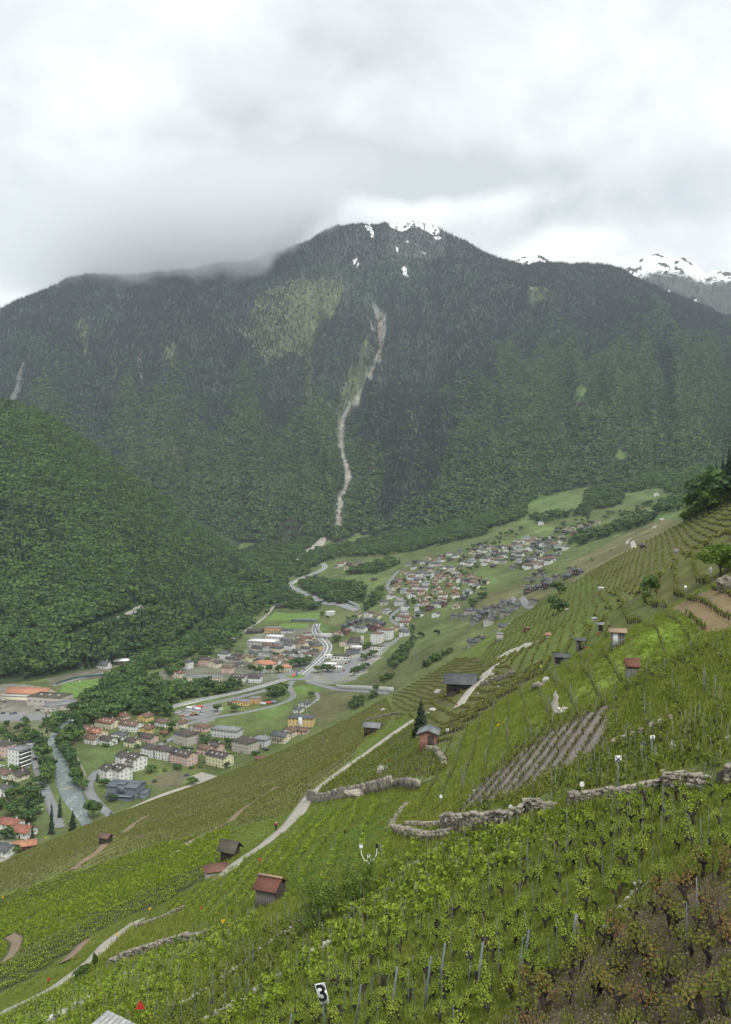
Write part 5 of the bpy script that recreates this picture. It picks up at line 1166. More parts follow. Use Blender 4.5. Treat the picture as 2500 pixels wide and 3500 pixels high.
for px, py, h, w, lab in [(319,2796,12.5,.9,'round green tree between river and road at the slope foot'),(588,2500,10,1.1,'dark round tree among the red roofed houses'),(701,2544,8.5,1.2,'round tree right of the grey beige block'),(735,2556,8,1.1,'round tree in front of the low white grey building'),(784,2556,9,1.0,'bright green tree right of the low white grey building'),(519,2642,6.5,1.4,'spreading green bush tree on the lawn by the pink block'),(383,2740,5.5,1.3,'round tree before the blue grey office'),(660,2682,6,1.3,'bushy tree at the vineyard foot below the car park'),(743,2434,8,1.2,'round tree by the yellow workshop, left'),(804,2434,8,1.3,'round tree before the yellow workshop, right'),(352,2690,6,1.1,'small tree in the road bend by the white block, left'),(370,2692,6,1.1,'small tree in the road bend by the white block, right'),(138,2690,9,1.3,'spreading tree below the white tower house'),(105,2735,10,1.4,'broad bright tree beside the river road'),(42,2788,9,1.3,'round tree in the bottom left gardens'),(28,2705,7,1.4,'bright tree by the slate roofed house'),(20,2870,7,1.3,'tree before the red roofed villa'),(385,2815,6,1.2,'small tree where the road meets the vineyards'),(84,2655,5,1.4,'bush at the foot of the white tower house'),(630,2570,5,1.3,'bushes before the grey beige block'),(775,2625,5,1.3,'bush right of the pale yellow block'),(870,2582,4,1.4,'bush before the grey beige block at the vineyard edge'),(1065,2385,7,1.2,'tree on the bank inside the curved lane')]:
    tree('b', F_(px, py)[0], h, 'broadleaf_tree', lab, None, w)
trees_px([(863,2304),(890,2305),(922,2304),(955,2302)], 'b', (11, 13), 'round_street_tree', 'clipped round tree in the row before the school', 'round trees before the school', wide=.85)
trees_px([(995,2284),(1010,2281),(1025,2278),(1040,2274),(1055,2270)], 'b', (11, 13), 'round_street_tree', 'dark round tree between the town and the main road', 'round trees by the main road')
trees_px([(1088,2300),(1104,2298),(1120,2297),(1135,2299)], 'b', (9, 11), 'round_street_tree', 'round tree beside the roundabout on the filling station side', 'round trees by the roundabout', wide=1.1)
trees_px([(930,2395),(945,2385),(960,2378),(945,2400),(955,2365),(925,2375),(970,2372)], 'b', (10, 15), 'broadleaf_tree', 'tall tree in the clump between highway and curved lane', 'clump by the curved lane')
trees_px([(1245,2258),(1262,2252),(1278,2246),(1225,2300),(1240,2292),(1255,2285),(1210,2310)], 'b', (8, 12), 'broadleaf_tree', 'tree at the foot of the terraced knoll below the shops', 'trees below the terraced knoll')
trees_px([(1250,2218),(1262,2214),(1150,2195),(1160,2190),(1120,2118),(1100,2105),(1190,2122),(1210,2118)], 'b', (7, 10), 'broadleaf_tree', 'tree between the houses near the modern church', 'trees near the modern church')
trees_px(along([(330,2545),(420,2560),(480,2548),(560,2520),(600,2508),(520,2480),(470,2520)], 22, 14), 'b', (2.5, 5), 'garden_shrub', 'small garden tree or shrub among the red roofed houses', 'shrubs among the red roofed houses', wide=1.3)
trees_px(along([(400,2700),(460,2720),(560,2640),(690,2620),(790,2590)], 12, 12), 'b', (2.5, 4.5), 'garden_shrub', 'small shrub around the apartment blocks', 'shrubs around the apartment blocks', wide=1.4)
trees_px(along([(20,2640),(80,2700),(130,2760),(60,2820),(20,2900),(90,2930)], 20, 16), 'b', (3, 8), 'garden_tree', 'garden tree in the bottom left quarter', 'garden trees in the bottom left quarter', wide=1.2)
trees_px(along([(640,2270),(720,2265),(800,2240),(870,2250),(930,2255),(1000,2240)], 26, 14), 'b', (4, 8), 'town_tree', 'small tree between the houses of the town', 'trees between the houses of the town', wide=1.1)
trees_px(along([(560,2310),(700,2240),(800,2200),(860,2140),(920,2080)], 40, 16), 'b', (9, 14), 'broadleaf_tree', 'broadleaf tree at the edge of the town below the forested hill', 'trees behind the town')
def poly_trees(poly, n, kind, hr, name, label, group, wide=1.1, f=F_):
    P = plan(poly, f); lo, hi = P.min(0), P.max(0); c = 0
    while c < n:
        q = rng.uniform(lo, hi)
        if in_poly(q[:1], q[1:], P)[0]: tree(kind, (q[0], q[1], float(h_floor(*q)) - .2), rng.uniform(*hr), name, label, group, wide); c += 1
poly_trees([(1330,2110),(1400,1960),(1500,1950),(1620,1960),(1700,2000),(1600,2060),(1480,2090),(1400,2180)], 80, 'b', (4, 9), 'garden_tree', 'garden tree among the chalets along the village road', 'garden trees along the village road')
poly_trees([(1560,1950),(1700,1880),(1920,1835),(1930,1890),(1800,1950),(1650,1950)], 44, 'b', (5, 10), 'village_tree', 'tree between the roofs of the old village', 'trees of the old village')
poly_trees([(1600,2060),(1650,2030),(1670,2050),(1610,2085)], 9, 'b', (7, 10), 'broadleaf_tree', 'tree in the clump below the village lawn', 'clump below the village lawn')
for px, py in [(1600,1995),(1800,1930),(1830,1975),(1494,2172),(1440,2180)]: tree('d', F_(px, py)[0], 8, 'copper_beech', 'dark purple leaved tree among the village houses', 'purple trees', 1.2)

poly_trees([(1900,1835),(2060,1775),(2300,1725),(2330,1700),(2150,1735),(1990,1765),(1900,1800)], 50, 'b', (6, 12), 'meadow_tree', 'broadleaf tree on the meadows above the hillside village', 'trees on the meadows above the village')
poly_trees([(1480,1900),(1600,1875),(1780,1800),(1800,1830),(1650,1890)], 26, 'b', (6, 11), 'meadow_tree', 'broadleaf tree along the upper meadow edge behind the village', 'trees behind the village')
poly_trees([(1940,1990),(1960,1920),(2150,1830),(2200,1810),(2100,1900)], 14, 'b', (2, 4), 'shrub', 'small shrub on the dry stony slope right of the village', 'shrubs on the dry slope')
# --- on the vineyard slope
def dist(px, py): return S_(px, py)[0]
def big_tree(kind, px, py, hpx, wpx, seed, n, size, m, name, label, lobes=10, lev=24, per=13):
    p = dist(px, py); h = hpx * p[1] / FPX; wd = wpx * p[1] / FPX
    T, L = (broad_parts(seed, n, size, lobes=lobes) if kind == 'b' else conifer_parts(seed, lev, per, base=.26))
    V = L[0]; ext = np.ptp(V[:, 0]); s = wd / h / ext
    E = bpy.data.objects.new(name, None); S.collection.objects.link(E); E.location = tuple(p - np.array([0, 0, .1])); E.scale = (h * s, h * s, h)
    new_obj('trunk', mk('trunk', T, M_BARK), E); new_obj('crown', mk('crown', L, m), E); return tag(E, label, 'tree')
big_tree('c', 1440, 2518, 132, 80, 51, 0, 0, M_CONIFER, 'spruce_tree', 'dark pointed spruce standing beside the pink walled vineyard hut', lev=30, per=16)
big_tree('b', 2222, 2052, 95, 72, 52, 2600, .034, M_BROAD, 'round_tree', 'round dark green tree standing alone in the terraced vines')
big_tree('b', 2215, 2062, 45, 40, 53, 900, .05, M_SHRUB, 'bush', 'light green bush at the foot of the round tree')
big_tree('b', 1905, 2098, 62, 72, 54, 1800, .038, M_BROAD, 'round_bush', 'round dark bush at the edge of the slope above the grey hamlet')
big_tree('b', 1912, 2036, 52, 62, 55, 1200, .045, M_BROAD, 'round_bush', 'second dark bush further up the edge of the slope')
big_tree('b', 2462, 1968, 118, 150, 56, 2200, .036, M_SHRUB, 'spreading_tree', 'spreading light green tree at the right edge above the rock')
big_tree('b', 2288, 1806, 55, 44, 57, 900, .05, M_SHRUB, 'small_tree', 'small green tree on the skyline of the terraces')
big_tree('b', 2230, 1832, 22, 30, 58, 400, .07, M_BROAD, 'bush', 'small bush on the skyline beside the gravel track')
# wood on the skyline at the right edge
Q = []
for (px, py, h, k) in [(2312,1795,60,'b'),(2325,1788,75,'c'),(2345,1778,95,'c'),(2362,1772,120,'c'),(2385,1762,130,'c'),(2405,1752,150,'c'),(2428,1742,165,'c'),(2450,1734,175,'c'),(2472,1725,190,'c'),(2494,1716,205,'c'),(2510,1712,215,'c'),(2340,1790,45,'b'),(2360,1785,55,'b'),(2380,1775,60,'b'),(2400,1768,70,'b'),(2420,1758,80,'b'),(2440,1750,85,'b'),(2462,1742,95,'b'),(2485,1733,100,'b'),(2505,1724,110,'b'),(2412,1748,120,'b'),(2376,1768,95,'b'),(2455,1730,140,'b'),(2480,1722,150,'c'),(2440,1738,150,'c'),(2395,1756,130,'c'),(2350,1776,85,'c')]:
    p = dist(px, py); hm_ = h * p[1] / FPX
    tree(k if k == 'c' else ('p' if h < 100 else 'b'), p - np.array([0, 0, .5]), hm_, 'conifer' if k == 'c' else 'broadleaf_tree', 'dark conifer in the wood on the skyline at the top right' if k == 'c' else 'light green tree in the wood on the skyline at the top right', 'skyline conifers' if k == 'c' else 'skyline broadleaf trees', .62 if k == 'c' else 1.3)
# the many stemmed young tree in the foreground
p = dist(1140, 3150); r = np.random.default_rng(61); stems, lv = [], []
for i in range(13):
    a = r.uniform(0, 6.28); q = np.array([math.cos(a), math.sin(a) * .6, 0]); L = r.uniform(1.6, 3.0); b0 = np.array([r.uniform(-1.6, 1.6), r.uniform(-.6, .6), -.2]); b0[2] += .55 * b0[0]
    P = [b0, b0 + q * .15 * L + [0, 0, .35 * L], b0 + q * .35 * L + [0, 0, .7 * L], b0 + q * .5 * L + [0, 0, L]]
    stems.append((*tube(P, [.035, .028, .018, .006], 5), 0))
    for j in range(9):
        f = r.uniform(.35, 1); c = b0 + q * .5 * L * f + np.array([0, 0, L * f]); dd = rand_dirs(1, r)[0] * .55; dd[2] = abs(dd[2]) * .8; stems.append((*tube([c, c + dd * .6, c + dd], [.012, .008, .003], 4), 0)); lv.append((*(c + dd * .8), .38))
VL = crown_leaves(r, np.array(lv), 4200, .055)
E = bpy.data.objects.new('young_tree', None); S.collection.objects.link(E); E.location = tuple(p); tag(E, 'wide many stemmed young tree in leaf in front of the rusty roofed hut', 'tree')
V, F, _m = join(stems); new_obj('trunk', mk('trunk', (V, F), M_BARK), E); new_obj('crown', mk('crown', VL, M_SHRUB), E)
for px, py, hp, wp, lab in [(325,3315,70,20,'upright narrow bush beside the pale path'),(280,3345,45,62,'low rounded bush beside the pale path')]:
    big_tree('b', px, py, hp, wp, 62 + wp, 700, .06, M_SHRUB, 'bush', lab)

# ------------------------------------------------------------------ vineyard huts
for k, c in {'grey_plank': (.135,.125,.115), 'dark_plank': (.055,.048,.042), 'pink_plank': (.24,.125,.095), 'pale_stone': (.33,.31,.28)}.items():
    WALLC[k] = c; MW[k] = plain('hut_' + k, c, .92, .35, 1.6)
for k, c in {'rust': (.125,.055,.040), 'lichen_slate': (.15,.165,.165), 'tin': (.36,.37,.37), 'rust_tin': (.25,.18,.125)}.items(): ROOFC[k] = c; MR[k] = roof_mat(k, c)
M_DOORW = plain('white_door', (.52,.55,.54), .7, .1)
def hut(px, py, wpx, hpx, depth, yaw, roof, rise, wall, rc, label, door=None, ov=.25, open_front=False, base=2.2, th=.08):
    p = dist(px, py); s = p[1] / FPX; w, h = wpx * s, hpx * s; l = depth if depth else w * .8
    E = bpy.data.objects.new('vineyard_hut', None); S.collection.objects.link(E); tag(E, label, 'hut', None)
    V, F = wall_part(w, l, h, roof, rise, base); new_obj('wall', np_mesh('wall', V, F), E, MW[wall])
    R = new_obj('roof', multi('roof', [(v, f, 0) for v, f in roof_parts(w, l, h, roof, rise, ov, th)], [MR[rc]]), E)
    if door is not None:
        x0, x1, z1, dm = door; new_obj('door', multi('door', [(*pbox(x0*w, -l/2-.05, .05, x1*w, -l/2+.03, z1*h), 0)], [dm]), E)
    # upright boards, one by one
    nb = max(5, int(w / .2)); r = np.random.default_rng(int(px))
    for i in range(nb):
        x = -w/2 + (i + .5) * w / nb
        if door is not None and door[0] * w - .05 < x < door[1] * w + .05: continue
        bm = multi('board', [(*pbox(-w/nb*.46, -.03 - .02*r.random(), -base*.3, w/nb*.46, -.002, h - .06 - .05*r.random()), 0)], [MW[wall]]); o = new_obj('board', bm, E); o.location = (x, -l/2, 0)
    E.location = (p[0], p[1] + l * .3, p[2] + .05); E.rotation_euler = (0, 0, math.radians(yaw)); return E, w, l, h
E, w_, l_, h_ = hut(922, 3093, 72, 60, 1.9, -20, 'gablex', .55, 'grey_plank', 'rust', 'grey plank hut with rusty red sheet roof beside the young tree', ov=.22)
r = np.random.default_rng(5)
for i in range(9):
    y = -l_/2 + (i + .5) * l_ / 9; o = new_obj('board', multi('board', [(*pbox(-.002, -l_/18*.9, -.8, .04, l_/18*.9, h_ + .1), 0)], [MW['dark_plank']]), E); o.location = (w_/2, y, 0)
new_obj('ridge_cap', multi('ridge_cap', [(*pbox(-w_/2-.25, -.12, h_+.58, w_/2+.25, .12, h_+.66), 0)], [MR['rust_tin']]), E)
hut(785, 2938, 50, 40, 1.9, -22, 'gablex', .9, 'dark_plank', 'moss', 'dark hut with a wide mossy overhanging roof beside the footpath', ov=.5)
hut(738, 2990, 74, 14, 1.6, 18, 'shed', .3, 'pale_stone', 'redbrown', 'low stone shelter with dark red roof below the footpath bend')
hut(1275, 2508, 52, 26, 3.6, -18, 'gablex', 1.1, 'brown_wood', 'grey', 'small barn with grey roof and reddish wood beside the upper footpath', door=(-.1, .2, .9, MW['dark_plank']), ov=.6)
hut(1468, 2562, 58, 58, 2.6, -10, 'gabley', .5, 'pink_plank', 'lichen_slate', 'pink plank hut with lichened slate roof next to the dark spruce', door=(-.02, .35, .85, MW['dark_plank']), ov=.4)
hut(1578, 2362, 92, 34, 4.0, -12, 'gablex', 1.5, 'dark_plank', 'slate', 'long dark hut under a broad slate roof beside the path bend', door=(-.4, -.15, .8, MW['dark_wood']), ov=.8)
hut(2118, 2208, 46, 46, 1.6, -16, 'shed', .12, 'grey_plank', 'rust_tin', 'grey hut with white door and rust streaked flat roof', door=(-.36, .0, .92, M_DOORW), ov=.2)
hut(2166, 2318, 40, 42, 1.3, -14, 'gablex', .45, 'grey_plank', 'rust', 'small grey hut with rust red roof between the green and dark vines', ov=.12)
hut(2064, 2156, 30, 20, 1.4, -14, 'shed', .1, 'grey_plank', 'grey', 'open grey hut left of the white doored hut', door=(-.45, -.1, .9, MW['dark_wood']))  # dark panel stands in for the shaded opening of this hut
hut(1988, 2222, 28, 32, 1.4, -10, 'shed', .1, 'grey_plank', 'slate', 'narrow grey hut on the skyline of the bright grass', door=(-.3, .2, .9, MW['dark_plank']))
hut(1924, 2268, 48, 22, 1.8, -14, 'shed', .15, 'grey_plank', 'slate', 'low open fronted hut on the skyline of the bright grass', door=(-.45, .0, .85, MW['dark_wood']), ov=.25)  # open front drawn as a dark panel in place of its shade
hut(1710, 2192, 22, 26, 2.6, -14, 'gablex', .5, 'pale_stone', 'grey', 'tall pale stone hut below the forked vineyard road')
hut(1802, 2160, 20, 14, 2.6, -14, 'hip', .6, 'red_wood', 'brown', 'small brick hut beside the forked vineyard road')
hut(1880, 2176, 22, 6, 2.2, -10, 'shed', .3, 'pale_stone', 'orange', 'low hut of which mainly the orange roof shows among the vines')
hut(360, 2884, 34, 24, 2.4, -22, 'gablex', .8, 'dark_plank', 'brown', 'tiny dark hut alone in the lower vineyard', ov=.4)
hut(2200, 1872, 20, 9, 3.2, -14, 'gablex', .9, 'dark_plank', 'slate', 'dark hut on the skyline near the gravel track', ov=.4)
hut(2316, 1888, 16, 16, 1.8, -14, 'shed', .3, 'pale_stone', 'brown', 'small stone hut among the upper terraces')
hut(2038, 2120, 20, 6, 1.2, -10, 'shed', .1, 'pale_stone', 'tin', 'flat grey stone hut left of the open hut')
hut(2056, 2018, 16, 7, 1.6, -8, 'flat', .1, 'pale_stone', 'white', 'small white box beside the curving vine rows')
# roof corner at the bottom edge
p = dist(345, 3700); E = bpy.data.objects.new('plank_roof_hut', None); S.collection.objects.link(E); E.location = tuple(p + np.array([0, .6, .35])); E.rotation_euler = (0, 0, math.radians(-32)); tag(E, 'hut with a pale weathered plank roof cut off by the bottom edge', 'hut')
new_obj('wall', multi('wall', [(*pbox(-1.3, -1.1, -3, 1.3, 1.1, .9), 0)], [MW['grey_plank']]), E)
for i in range(11):
    x = -1.6 + i * .31; o = new_obj('roof_plank', multi('roof_plank', [(*slab([(-.15,-1.5,.95),(.15,-1.5,.95),(.15,1.5,1.45),(-.15,1.5,1.45)], .04), 0)], [plain('silver_planks', (.40,.40,.39), .9, .25, 3, objvar=.15) if 'silver_planks' not in MATS else MATS['silver_planks']]), E); o.location = (x + .15, 0, .02 * (i % 2))

# ------------------------------------------------------------------ dry stone walls, each stone its own
def stone_mesh(seed):
    r = np.random.default_rng(seed); V, F = pbox(-.5, -.5, -.5, .5, .5, .5)
    V2 = np.concatenate([V * np.array([1, 1, .88]), V * np.array([.92, .92, 1.02])]) ; V = V2 + r.normal(size=V2.shape) * .055
    F = np.array([(0,1,5,4),(1,2,6,5),(2,3,7,6),(3,0,4,7),(4,5,13,12),(5,6,14,13),(6,7,15,14),(7,4,12,15),(12,13,14,15),(0,8,9,1),(1,9,10,2),(2,10,11,3),(3,11,8,0),(8,11,10,9)])
    me = np_mesh('stone', V, F); me.materials.append(M_STONE); return me
STONES = [stone_mesh(s) for s in range(6)]
def stone_wall(px, ht, label, csz=.34, limit=300, gap=.0, f=S_, fill=True):
    Q = resample(plan(px, f), .5); T_ = np.gradient(Q, axis=0); T_ /= np.linalg.norm(T_, axis=1)[:, None]; N_ = np.c_[-T_[:, 1], T_[:, 0]]
    N_ *= np.sign(N_ @ np.array([.6, -.25]) + (N_ @ np.array([0, 1.0])) * .4)[:, None]
    H = ht if np.ndim(ht) == 0 else np.interp(np.linspace(0, 1, len(Q)), np.linspace(0, 1, len(ht)), ht); H = np.broadcast_to(H, (len(Q),)) * .8 * (1 + .06 * fbm(Q[:, 0] * .7, Q[:, 1] * .7, 2, 3))
    z = h_slope(Q[:, 0], Q[:, 1])
    E = bpy.data.objects.new('stone_wall', None); S.collection.objects.link(E); tag(E, label, 'wall')
    A, Bk = Q, Q + N_ * .45; back = Q + N_ * 2.6; zb = h_slope(back[:, 0], back[:, 1])
    def prism(nm, cols, m):
        V = np.stack(cols, 1); n, c = V.shape[:2]; V = V.reshape(-1, 3)
        F = [(i*c+j, i*c+(j+1) % c, (i+1)*c+(j+1) % c, (i+1)*c+j) for i in range(n-1) for j in range(c)] + [tuple(range(c))[::-1], tuple((n-1)*c + k for k in range(c))]
        return new_obj(nm, np_mesh(nm, V, F), E, m)
    prism('wall_core', [np.c_[A, z - .8], np.c_[A, z + H - .12], np.c_[Bk, z + H - .12], np.c_[Bk, z - .8]], M_WALLCORE)
    if fill:
        top = np.maximum(zb + .08, z + H * .95); 
        me_o = prism('earth_fill', [np.c_[Q + N_ * .46, z - .8], np.c_[Q + N_ * .46, z + H - .2], np.c_[back, np.maximum(zb + .06, np.minimum(top, zb + .3))], np.c_[back, zb - .8]], M_FILL)
    d = np.r_[0, np.cumsum(np.linalg.norm(np.diff(Q, axis=0), axis=1))]; r = np.random.default_rng(int(px[0][0])); c = 0; extra = []
    tot = d[-1]; csz = max(csz * .50, math.sqrt(tot * H.mean() / 300 / 1.35)); nl = int(np.ceil(H.max() / csz))
    for L in range(nl, -1, -1):
        s = r.random() * .3
        while s < tot:
            ln = csz * r.uniform(.9, 1.9); i = min(int(np.searchsorted(d, s)), len(Q) - 1); zz = L * csz + csz * .45
            if zz < H[i] + csz * .35:
                top_ = zz > H[i] - csz * .9
                q = Q[i] + N_[i] * (-.02 + r.normal() * .03 + (.18 if top_ and r.random() < .5 else 0))
                if c < limit:
                    o = bpy.data.objects.new('stone', STONES[r.integers(6)]); S.collection.objects.link(o); o.parent = E
                    o.location = (q[0], q[1], z[i] + zz + r.normal() * .02); o.scale = (ln, .34 * r.uniform(.8, 1.25), csz * r.uniform(.85, 1.12))
                    o.rotation_euler = (r.normal() * .05, r.normal() * .06, math.atan2(T_[i, 1], T_[i, 0]) + r.normal() * .09); c += 1
            s += ln * (1.02 + gap)
    return E
M_FILL = plain('grassy_wall_top', (.105, .125, .040), .95, .3, 1.5)
stone_wall([(1051,2735),(1085,2742),(1116,2742),(1217,2722),(1346,2700),(1422,2704)], [2.2,2.0,1.5,1.4,1.5,1.2], 'long terrace wall rising to the right from the footpath below the olive vines', .46)
stone_wall([(1333,2842),(1406,2864),(1469,2878),(1530,2868)], .75, 'low pale wall edging the grassy shelf above the steep green rows', .26)
stone_wall([(1386,2828),(1450,2834),(1513,2830)], .55, 'short low wall on the grassy shelf', .24)
stone_wall([(1509,2838),(1560,2850),(1608,2848),(1720,2832),(1780,2806)], [1.2,1.4,1.4,1.2,.9], 'tall pale rock and stone wall under the gravel furrows', .34)
stone_wall([(1787,2782),(1840,2786),(1888,2776)], [1.1,1.0,.5], 'short square wall block between two grassy gaps', .28)
stone_wall([(1935,2764),(2000,2752),(2066,2742),(2140,2726),(2251,2704)], [.8,.8,.7,.55,.6], 'long dry stone wall above the bright green vines under the cross sign', .26)
stone_wall([(2255,2702),(2343,2694),(2400,2694)], [.9,.8,.5], 'mossy stone wall right of the cross sign with brown plants on top', .24)
stone_wall([(2447,2690),(2500,2672),(2540,2660)], [.8,.9,.9], 'stone wall at the right edge beside the grey slab', .24)
stone_wall([(2070,2570),(2110,2552),(2159,2536),(2218,2508),(2292,2476)], .55, 'stone wall running up right below the dark olive vines', .26)
stone_wall([(366,3300),(420,3282),(474,3264),(560,3238),(640,3216),(700,3203)], [.5,.8,.9,.8,.7,.6], 'long rubble wall under the dark grass bank left of the young tree', .36)
stone_wall([(1445,2556+8),(1470,2568),(1500,2590),(1518,2622)], [.6,.9,1.0,.6], 'pale crooked wall running down from the pink hut', .4)
stone_wall([(1640,2345),(1700,2328),(1755,2308)], [1.2,1.4,1.0], 'long curved stone wall beside the path bend', .5, fill=False)
stone_wall([(1250,2465),(1300,2452),(1368,2440)], .9, 'pale low wall above the small barn', .5, fill=False)
stone_wall([(457,3180),(520,3160),(620,3118)], .7, 'rubble wall where the pale path meets the grass bank', .34)
stone_wall([(1393,2746),(1360,2790),(1333,2834)], .35, 'low kerb wall along the left edge of the grassy shelf', .3, fill=False)

# ------------------------------------------------------------------ pale boulders and rocks
def rock(px, py, w, h, label, group=None, m=None, f=S_, seed=None):
    r = np.random.default_rng(int(px * 7 + py) if seed is None else seed); p = f(px, py)[0]; s = p[1] / FPX
    n, k = 9, 6; V = []
    for i in range(k):
        th = math.pi * (i + .4) / (k - .2)
        for j in range(n):
            a = 2 * math.pi * j / n + .3 * i; q = 1 + .22 * r.normal(); V.append((math.sin(th) * math.cos(a) * q * .5, math.sin(th) * math.sin(a) * q * .5, math.cos(th) * .55 * (1 + .15 * r.normal())))
    F = [(i*n+j, (i+1)*n+j, (i+1)*n+(j+1) % n, i*n+(j+1) % n) for i in range(k-1) for j in range(n)] + [tuple(range(n)), tuple((k-1)*n + j for j in range(n))[::-1]]
    o = new_obj('rock', np_mesh('rock', V, F), None, m or M_ROCK); o.location = (p[0], p[1], p[2] + h * s * .35); o.scale = (w * s, w * s * .7, h * s); return tag(o, label, 'rock', group)
ROCKS = [(1900,2446,26,86,'tall white rock pillar standing in the bright grass'),(1925,2440,44,26,'bright white rock lump right of the rock pillar'),(1868,2334,28,24,'white rock beside the square stone box'),(1842,2342,26,14,'flat white rock next to the square stone box'),(1815,2362,12,14,'small white rock on the bright grass'),(1680,2310,22,12,'white covered heap beside the path bend'),
    (1300,2645,26,34,'pale outcrop leaning in the olive vines'),(1320,2632,16,16,'small pale rock beside the leaning outcrop'),(1250,2716,110,12,'long pale slab below the terrace wall', None, M_STONE),(1498,2370,24,16,'pale rock below the slate roofed hut'),(1310,2430,18,10,'pale rock in the lower vines'),(1480,2430,24,12,'grey rock above the spruce'),(1460,2442,22,10,'pale rock right of the spruce'),
    (2300,2570,22,40,'pointed white stone standing in the right vines'),(2492,2528,24,16,'white plastic heap at the right edge'),(2480,2020,70,60,'grey rock outcrop at the right edge below the spreading tree', None, M_STONE),(2430,1962,12,30,'pale upright stone left of the spreading tree'),(2270,2640,30,12,'flat pale stone on the wall top'),
    (1565,2872,30,12,'pale stone at the corner of the near vineyard'),(1110,2995,34,10,'pale stone slab lying in the steep green rows'),(1938,2088,18,10,'pale rock beside the round dark bush'),(1640,2090,10,6,'small pale rock at the slope edge'),(425,3330,14,12,'white stone in the bright vines at the lower left'),(2180,3030,30,24,'pale stone heap at the top of the brown vines'),(1960,2742,26,16,'white stone on the end of the long wall')]
for a in ROCKS: rock(*a)
# broken lines of pale stones along the terrace edges
for (line, n, sz, lab) in [([(1540,2880),(1470,2920),(1400,2980),(1340,3030),(1280,3080),(1200,3140),(1120,3190)], 34, 22, 'pale stone in the broken row along the left edge of the near vineyard'), ([(1128,3228),(1060,3270),(1000,3310),(930,3350),(880,3385),(840,3420),(700,3490)], 30, 28, 'pale stone in the broken row crossing the bottom vines'), ([(1025,3155),(980,3190),(930,3225),(880,3260),(830,3300),(760,3345),(640,3430)], 30, 24, 'pale stone in the broken row below the young tree'),
                           ([(2215,3020),(2160,3060),(2110,3120),(2070,3180),(2020,3240),(1960,3290),(1900,3330),(1820,3390)], 40, 20, 'pale stone in the broken row beside the brown vines'), ([(160,3500),(210,3470),(260,3440),(300,3420)], 10, 30, 'pale stone at the bottom left edge'), ([(560,2945),(600,2920),(640,2890),(690,2865)], 9, 14, 'pale stone along the bare track'), ([(2090,2430),(2085,2470),(2078,2520),(2070,2560)], 12, 10, 'white stone along the side of the gravel furrows'), ([(1560,2790),(1600,2730),(1660,2660),(1740,2575),(1850,2500),(1930,2440)], 26, 10, 'pale stone along the upper edge of the gravel furrows')]:
    for (px, py) in along(line, n, 3): rock(px, py, sz * rng.uniform(.5, 1.3), sz * rng.uniform(.35, .7), lab, lab.replace('pale stone', 'pale stones').replace('white stone', 'white stones'))
E = bar('stone_box', dist(1832,2352) + np.array([0,.4,0]), dist(1850,2352) + np.array([0,.4,0]), 1.0, .55, MW['stone']); tag(E, 'square roofless stone box in the bright grass', 'water tank')

# ------------------------------------------------------------------ signs and markers
M_SIGNW = plain('white_sign', (.72,.73,.72), .6, .06); M_BLACK = plain('black_paint', (.012,.012,.013), .6, .1); M_YEL = plain('yellow_marker', (.62,.40,.02), .6, .05); M_RED = plain('red_marker', (.46,.035,.025), .6, .05)
def text_mesh(ch, size):
    cu = bpy.data.curves.new('digit', 'FONT'); cu.body = ch; cu.size = size; cu.extrude = .004; cu.align_x = 'CENTER'; cu.align_y = 'CENTER'; cu.offset = size * .022
    o = bpy.data.objects.new('digit_tmp', cu); S.collection.objects.link(o); dg = bpy.context.evaluated_depsgraph_get(); me = bpy.data.meshes.new_from_object(o.evaluated_get(dg)); bpy.data.objects.remove(o); me.name = 'digit'; return me
def sign(px, ptop, pbase, wpx, hpx, mark, label, name='post_sign', tilt=0.0, yaw=0.0, lean=0.0, grey=False):
    p = dist(px, pbase); s = p[1] / FPX; H = (pbase - ptop) * s; w, h = wpx * s, hpx * s
    E = bpy.data.objects.new(name, None); S.collection.objects.link(E); E.location = tuple(p); E.rotation_euler = (0, lean, 0); tag(E, label, 'sign')
    new_obj('post', multi('post', [(*pbox(-.024, -.024, -.5, .028, .028, H - h * .3), 0)], [M_STAKEM]), E)
    bd = new_obj('board', multi('board', [(*pbox(-w/2, -.012, -h/2, w/2, .012, h/2), 0)], [M_SIGNW]), E); bd.location = (0, -.045, H - h/2); bd.rotation_euler = (0, tilt, yaw)
    if mark == 'X':
        for a in (45, -45):
            o = new_obj('stroke', multi('stroke', [(*pbox(-w*.62, -.02 - .003*(a > 0), -h*.075, w*.62, -.0125, h*.075), 0)], [M_BLACK]), bd); o.rotation_euler = (0, math.radians(a), 0)
    elif mark:
        me = text_mesh(mark, h * 1.12); me.materials.clear(); me.materials.append(M_BLACK); o = new_obj('digit', me, bd); o.location = (0, -.018, 0); o.rotation_euler = (math.radians(90), 0, 0)
    if grey: new_obj('grey_patch', multi('grey_patch', [(*pbox(w*.12, -.0155, h*.18, w*.495, -.0125, h*.495), 0)], [MW['grey']]), bd)
    return E
sign(1112, 3358, 3530, 36, 70, '3', 'tilted white board with a black 3 among the near vines', tilt=-.22, yaw=-.25, lean=-.07, grey=True)
sign(2113, 2582, 2722, 22, 23, 'X', 'white board with a black cross on a tall post above the stone wall')
sign(2226, 2513, 2600, 15, 17, '3', 'small white board with a dark 3 up the slope from the cross sign', lean=.05)
sign(1530, 2490, 2545, 9, 12, '2', 'small white board with a dark 2 beside the pink hut')
sign(2343, 2002, 2040, 9, 10, None, 'small white board on a post at the corner of the straw coloured terrace')
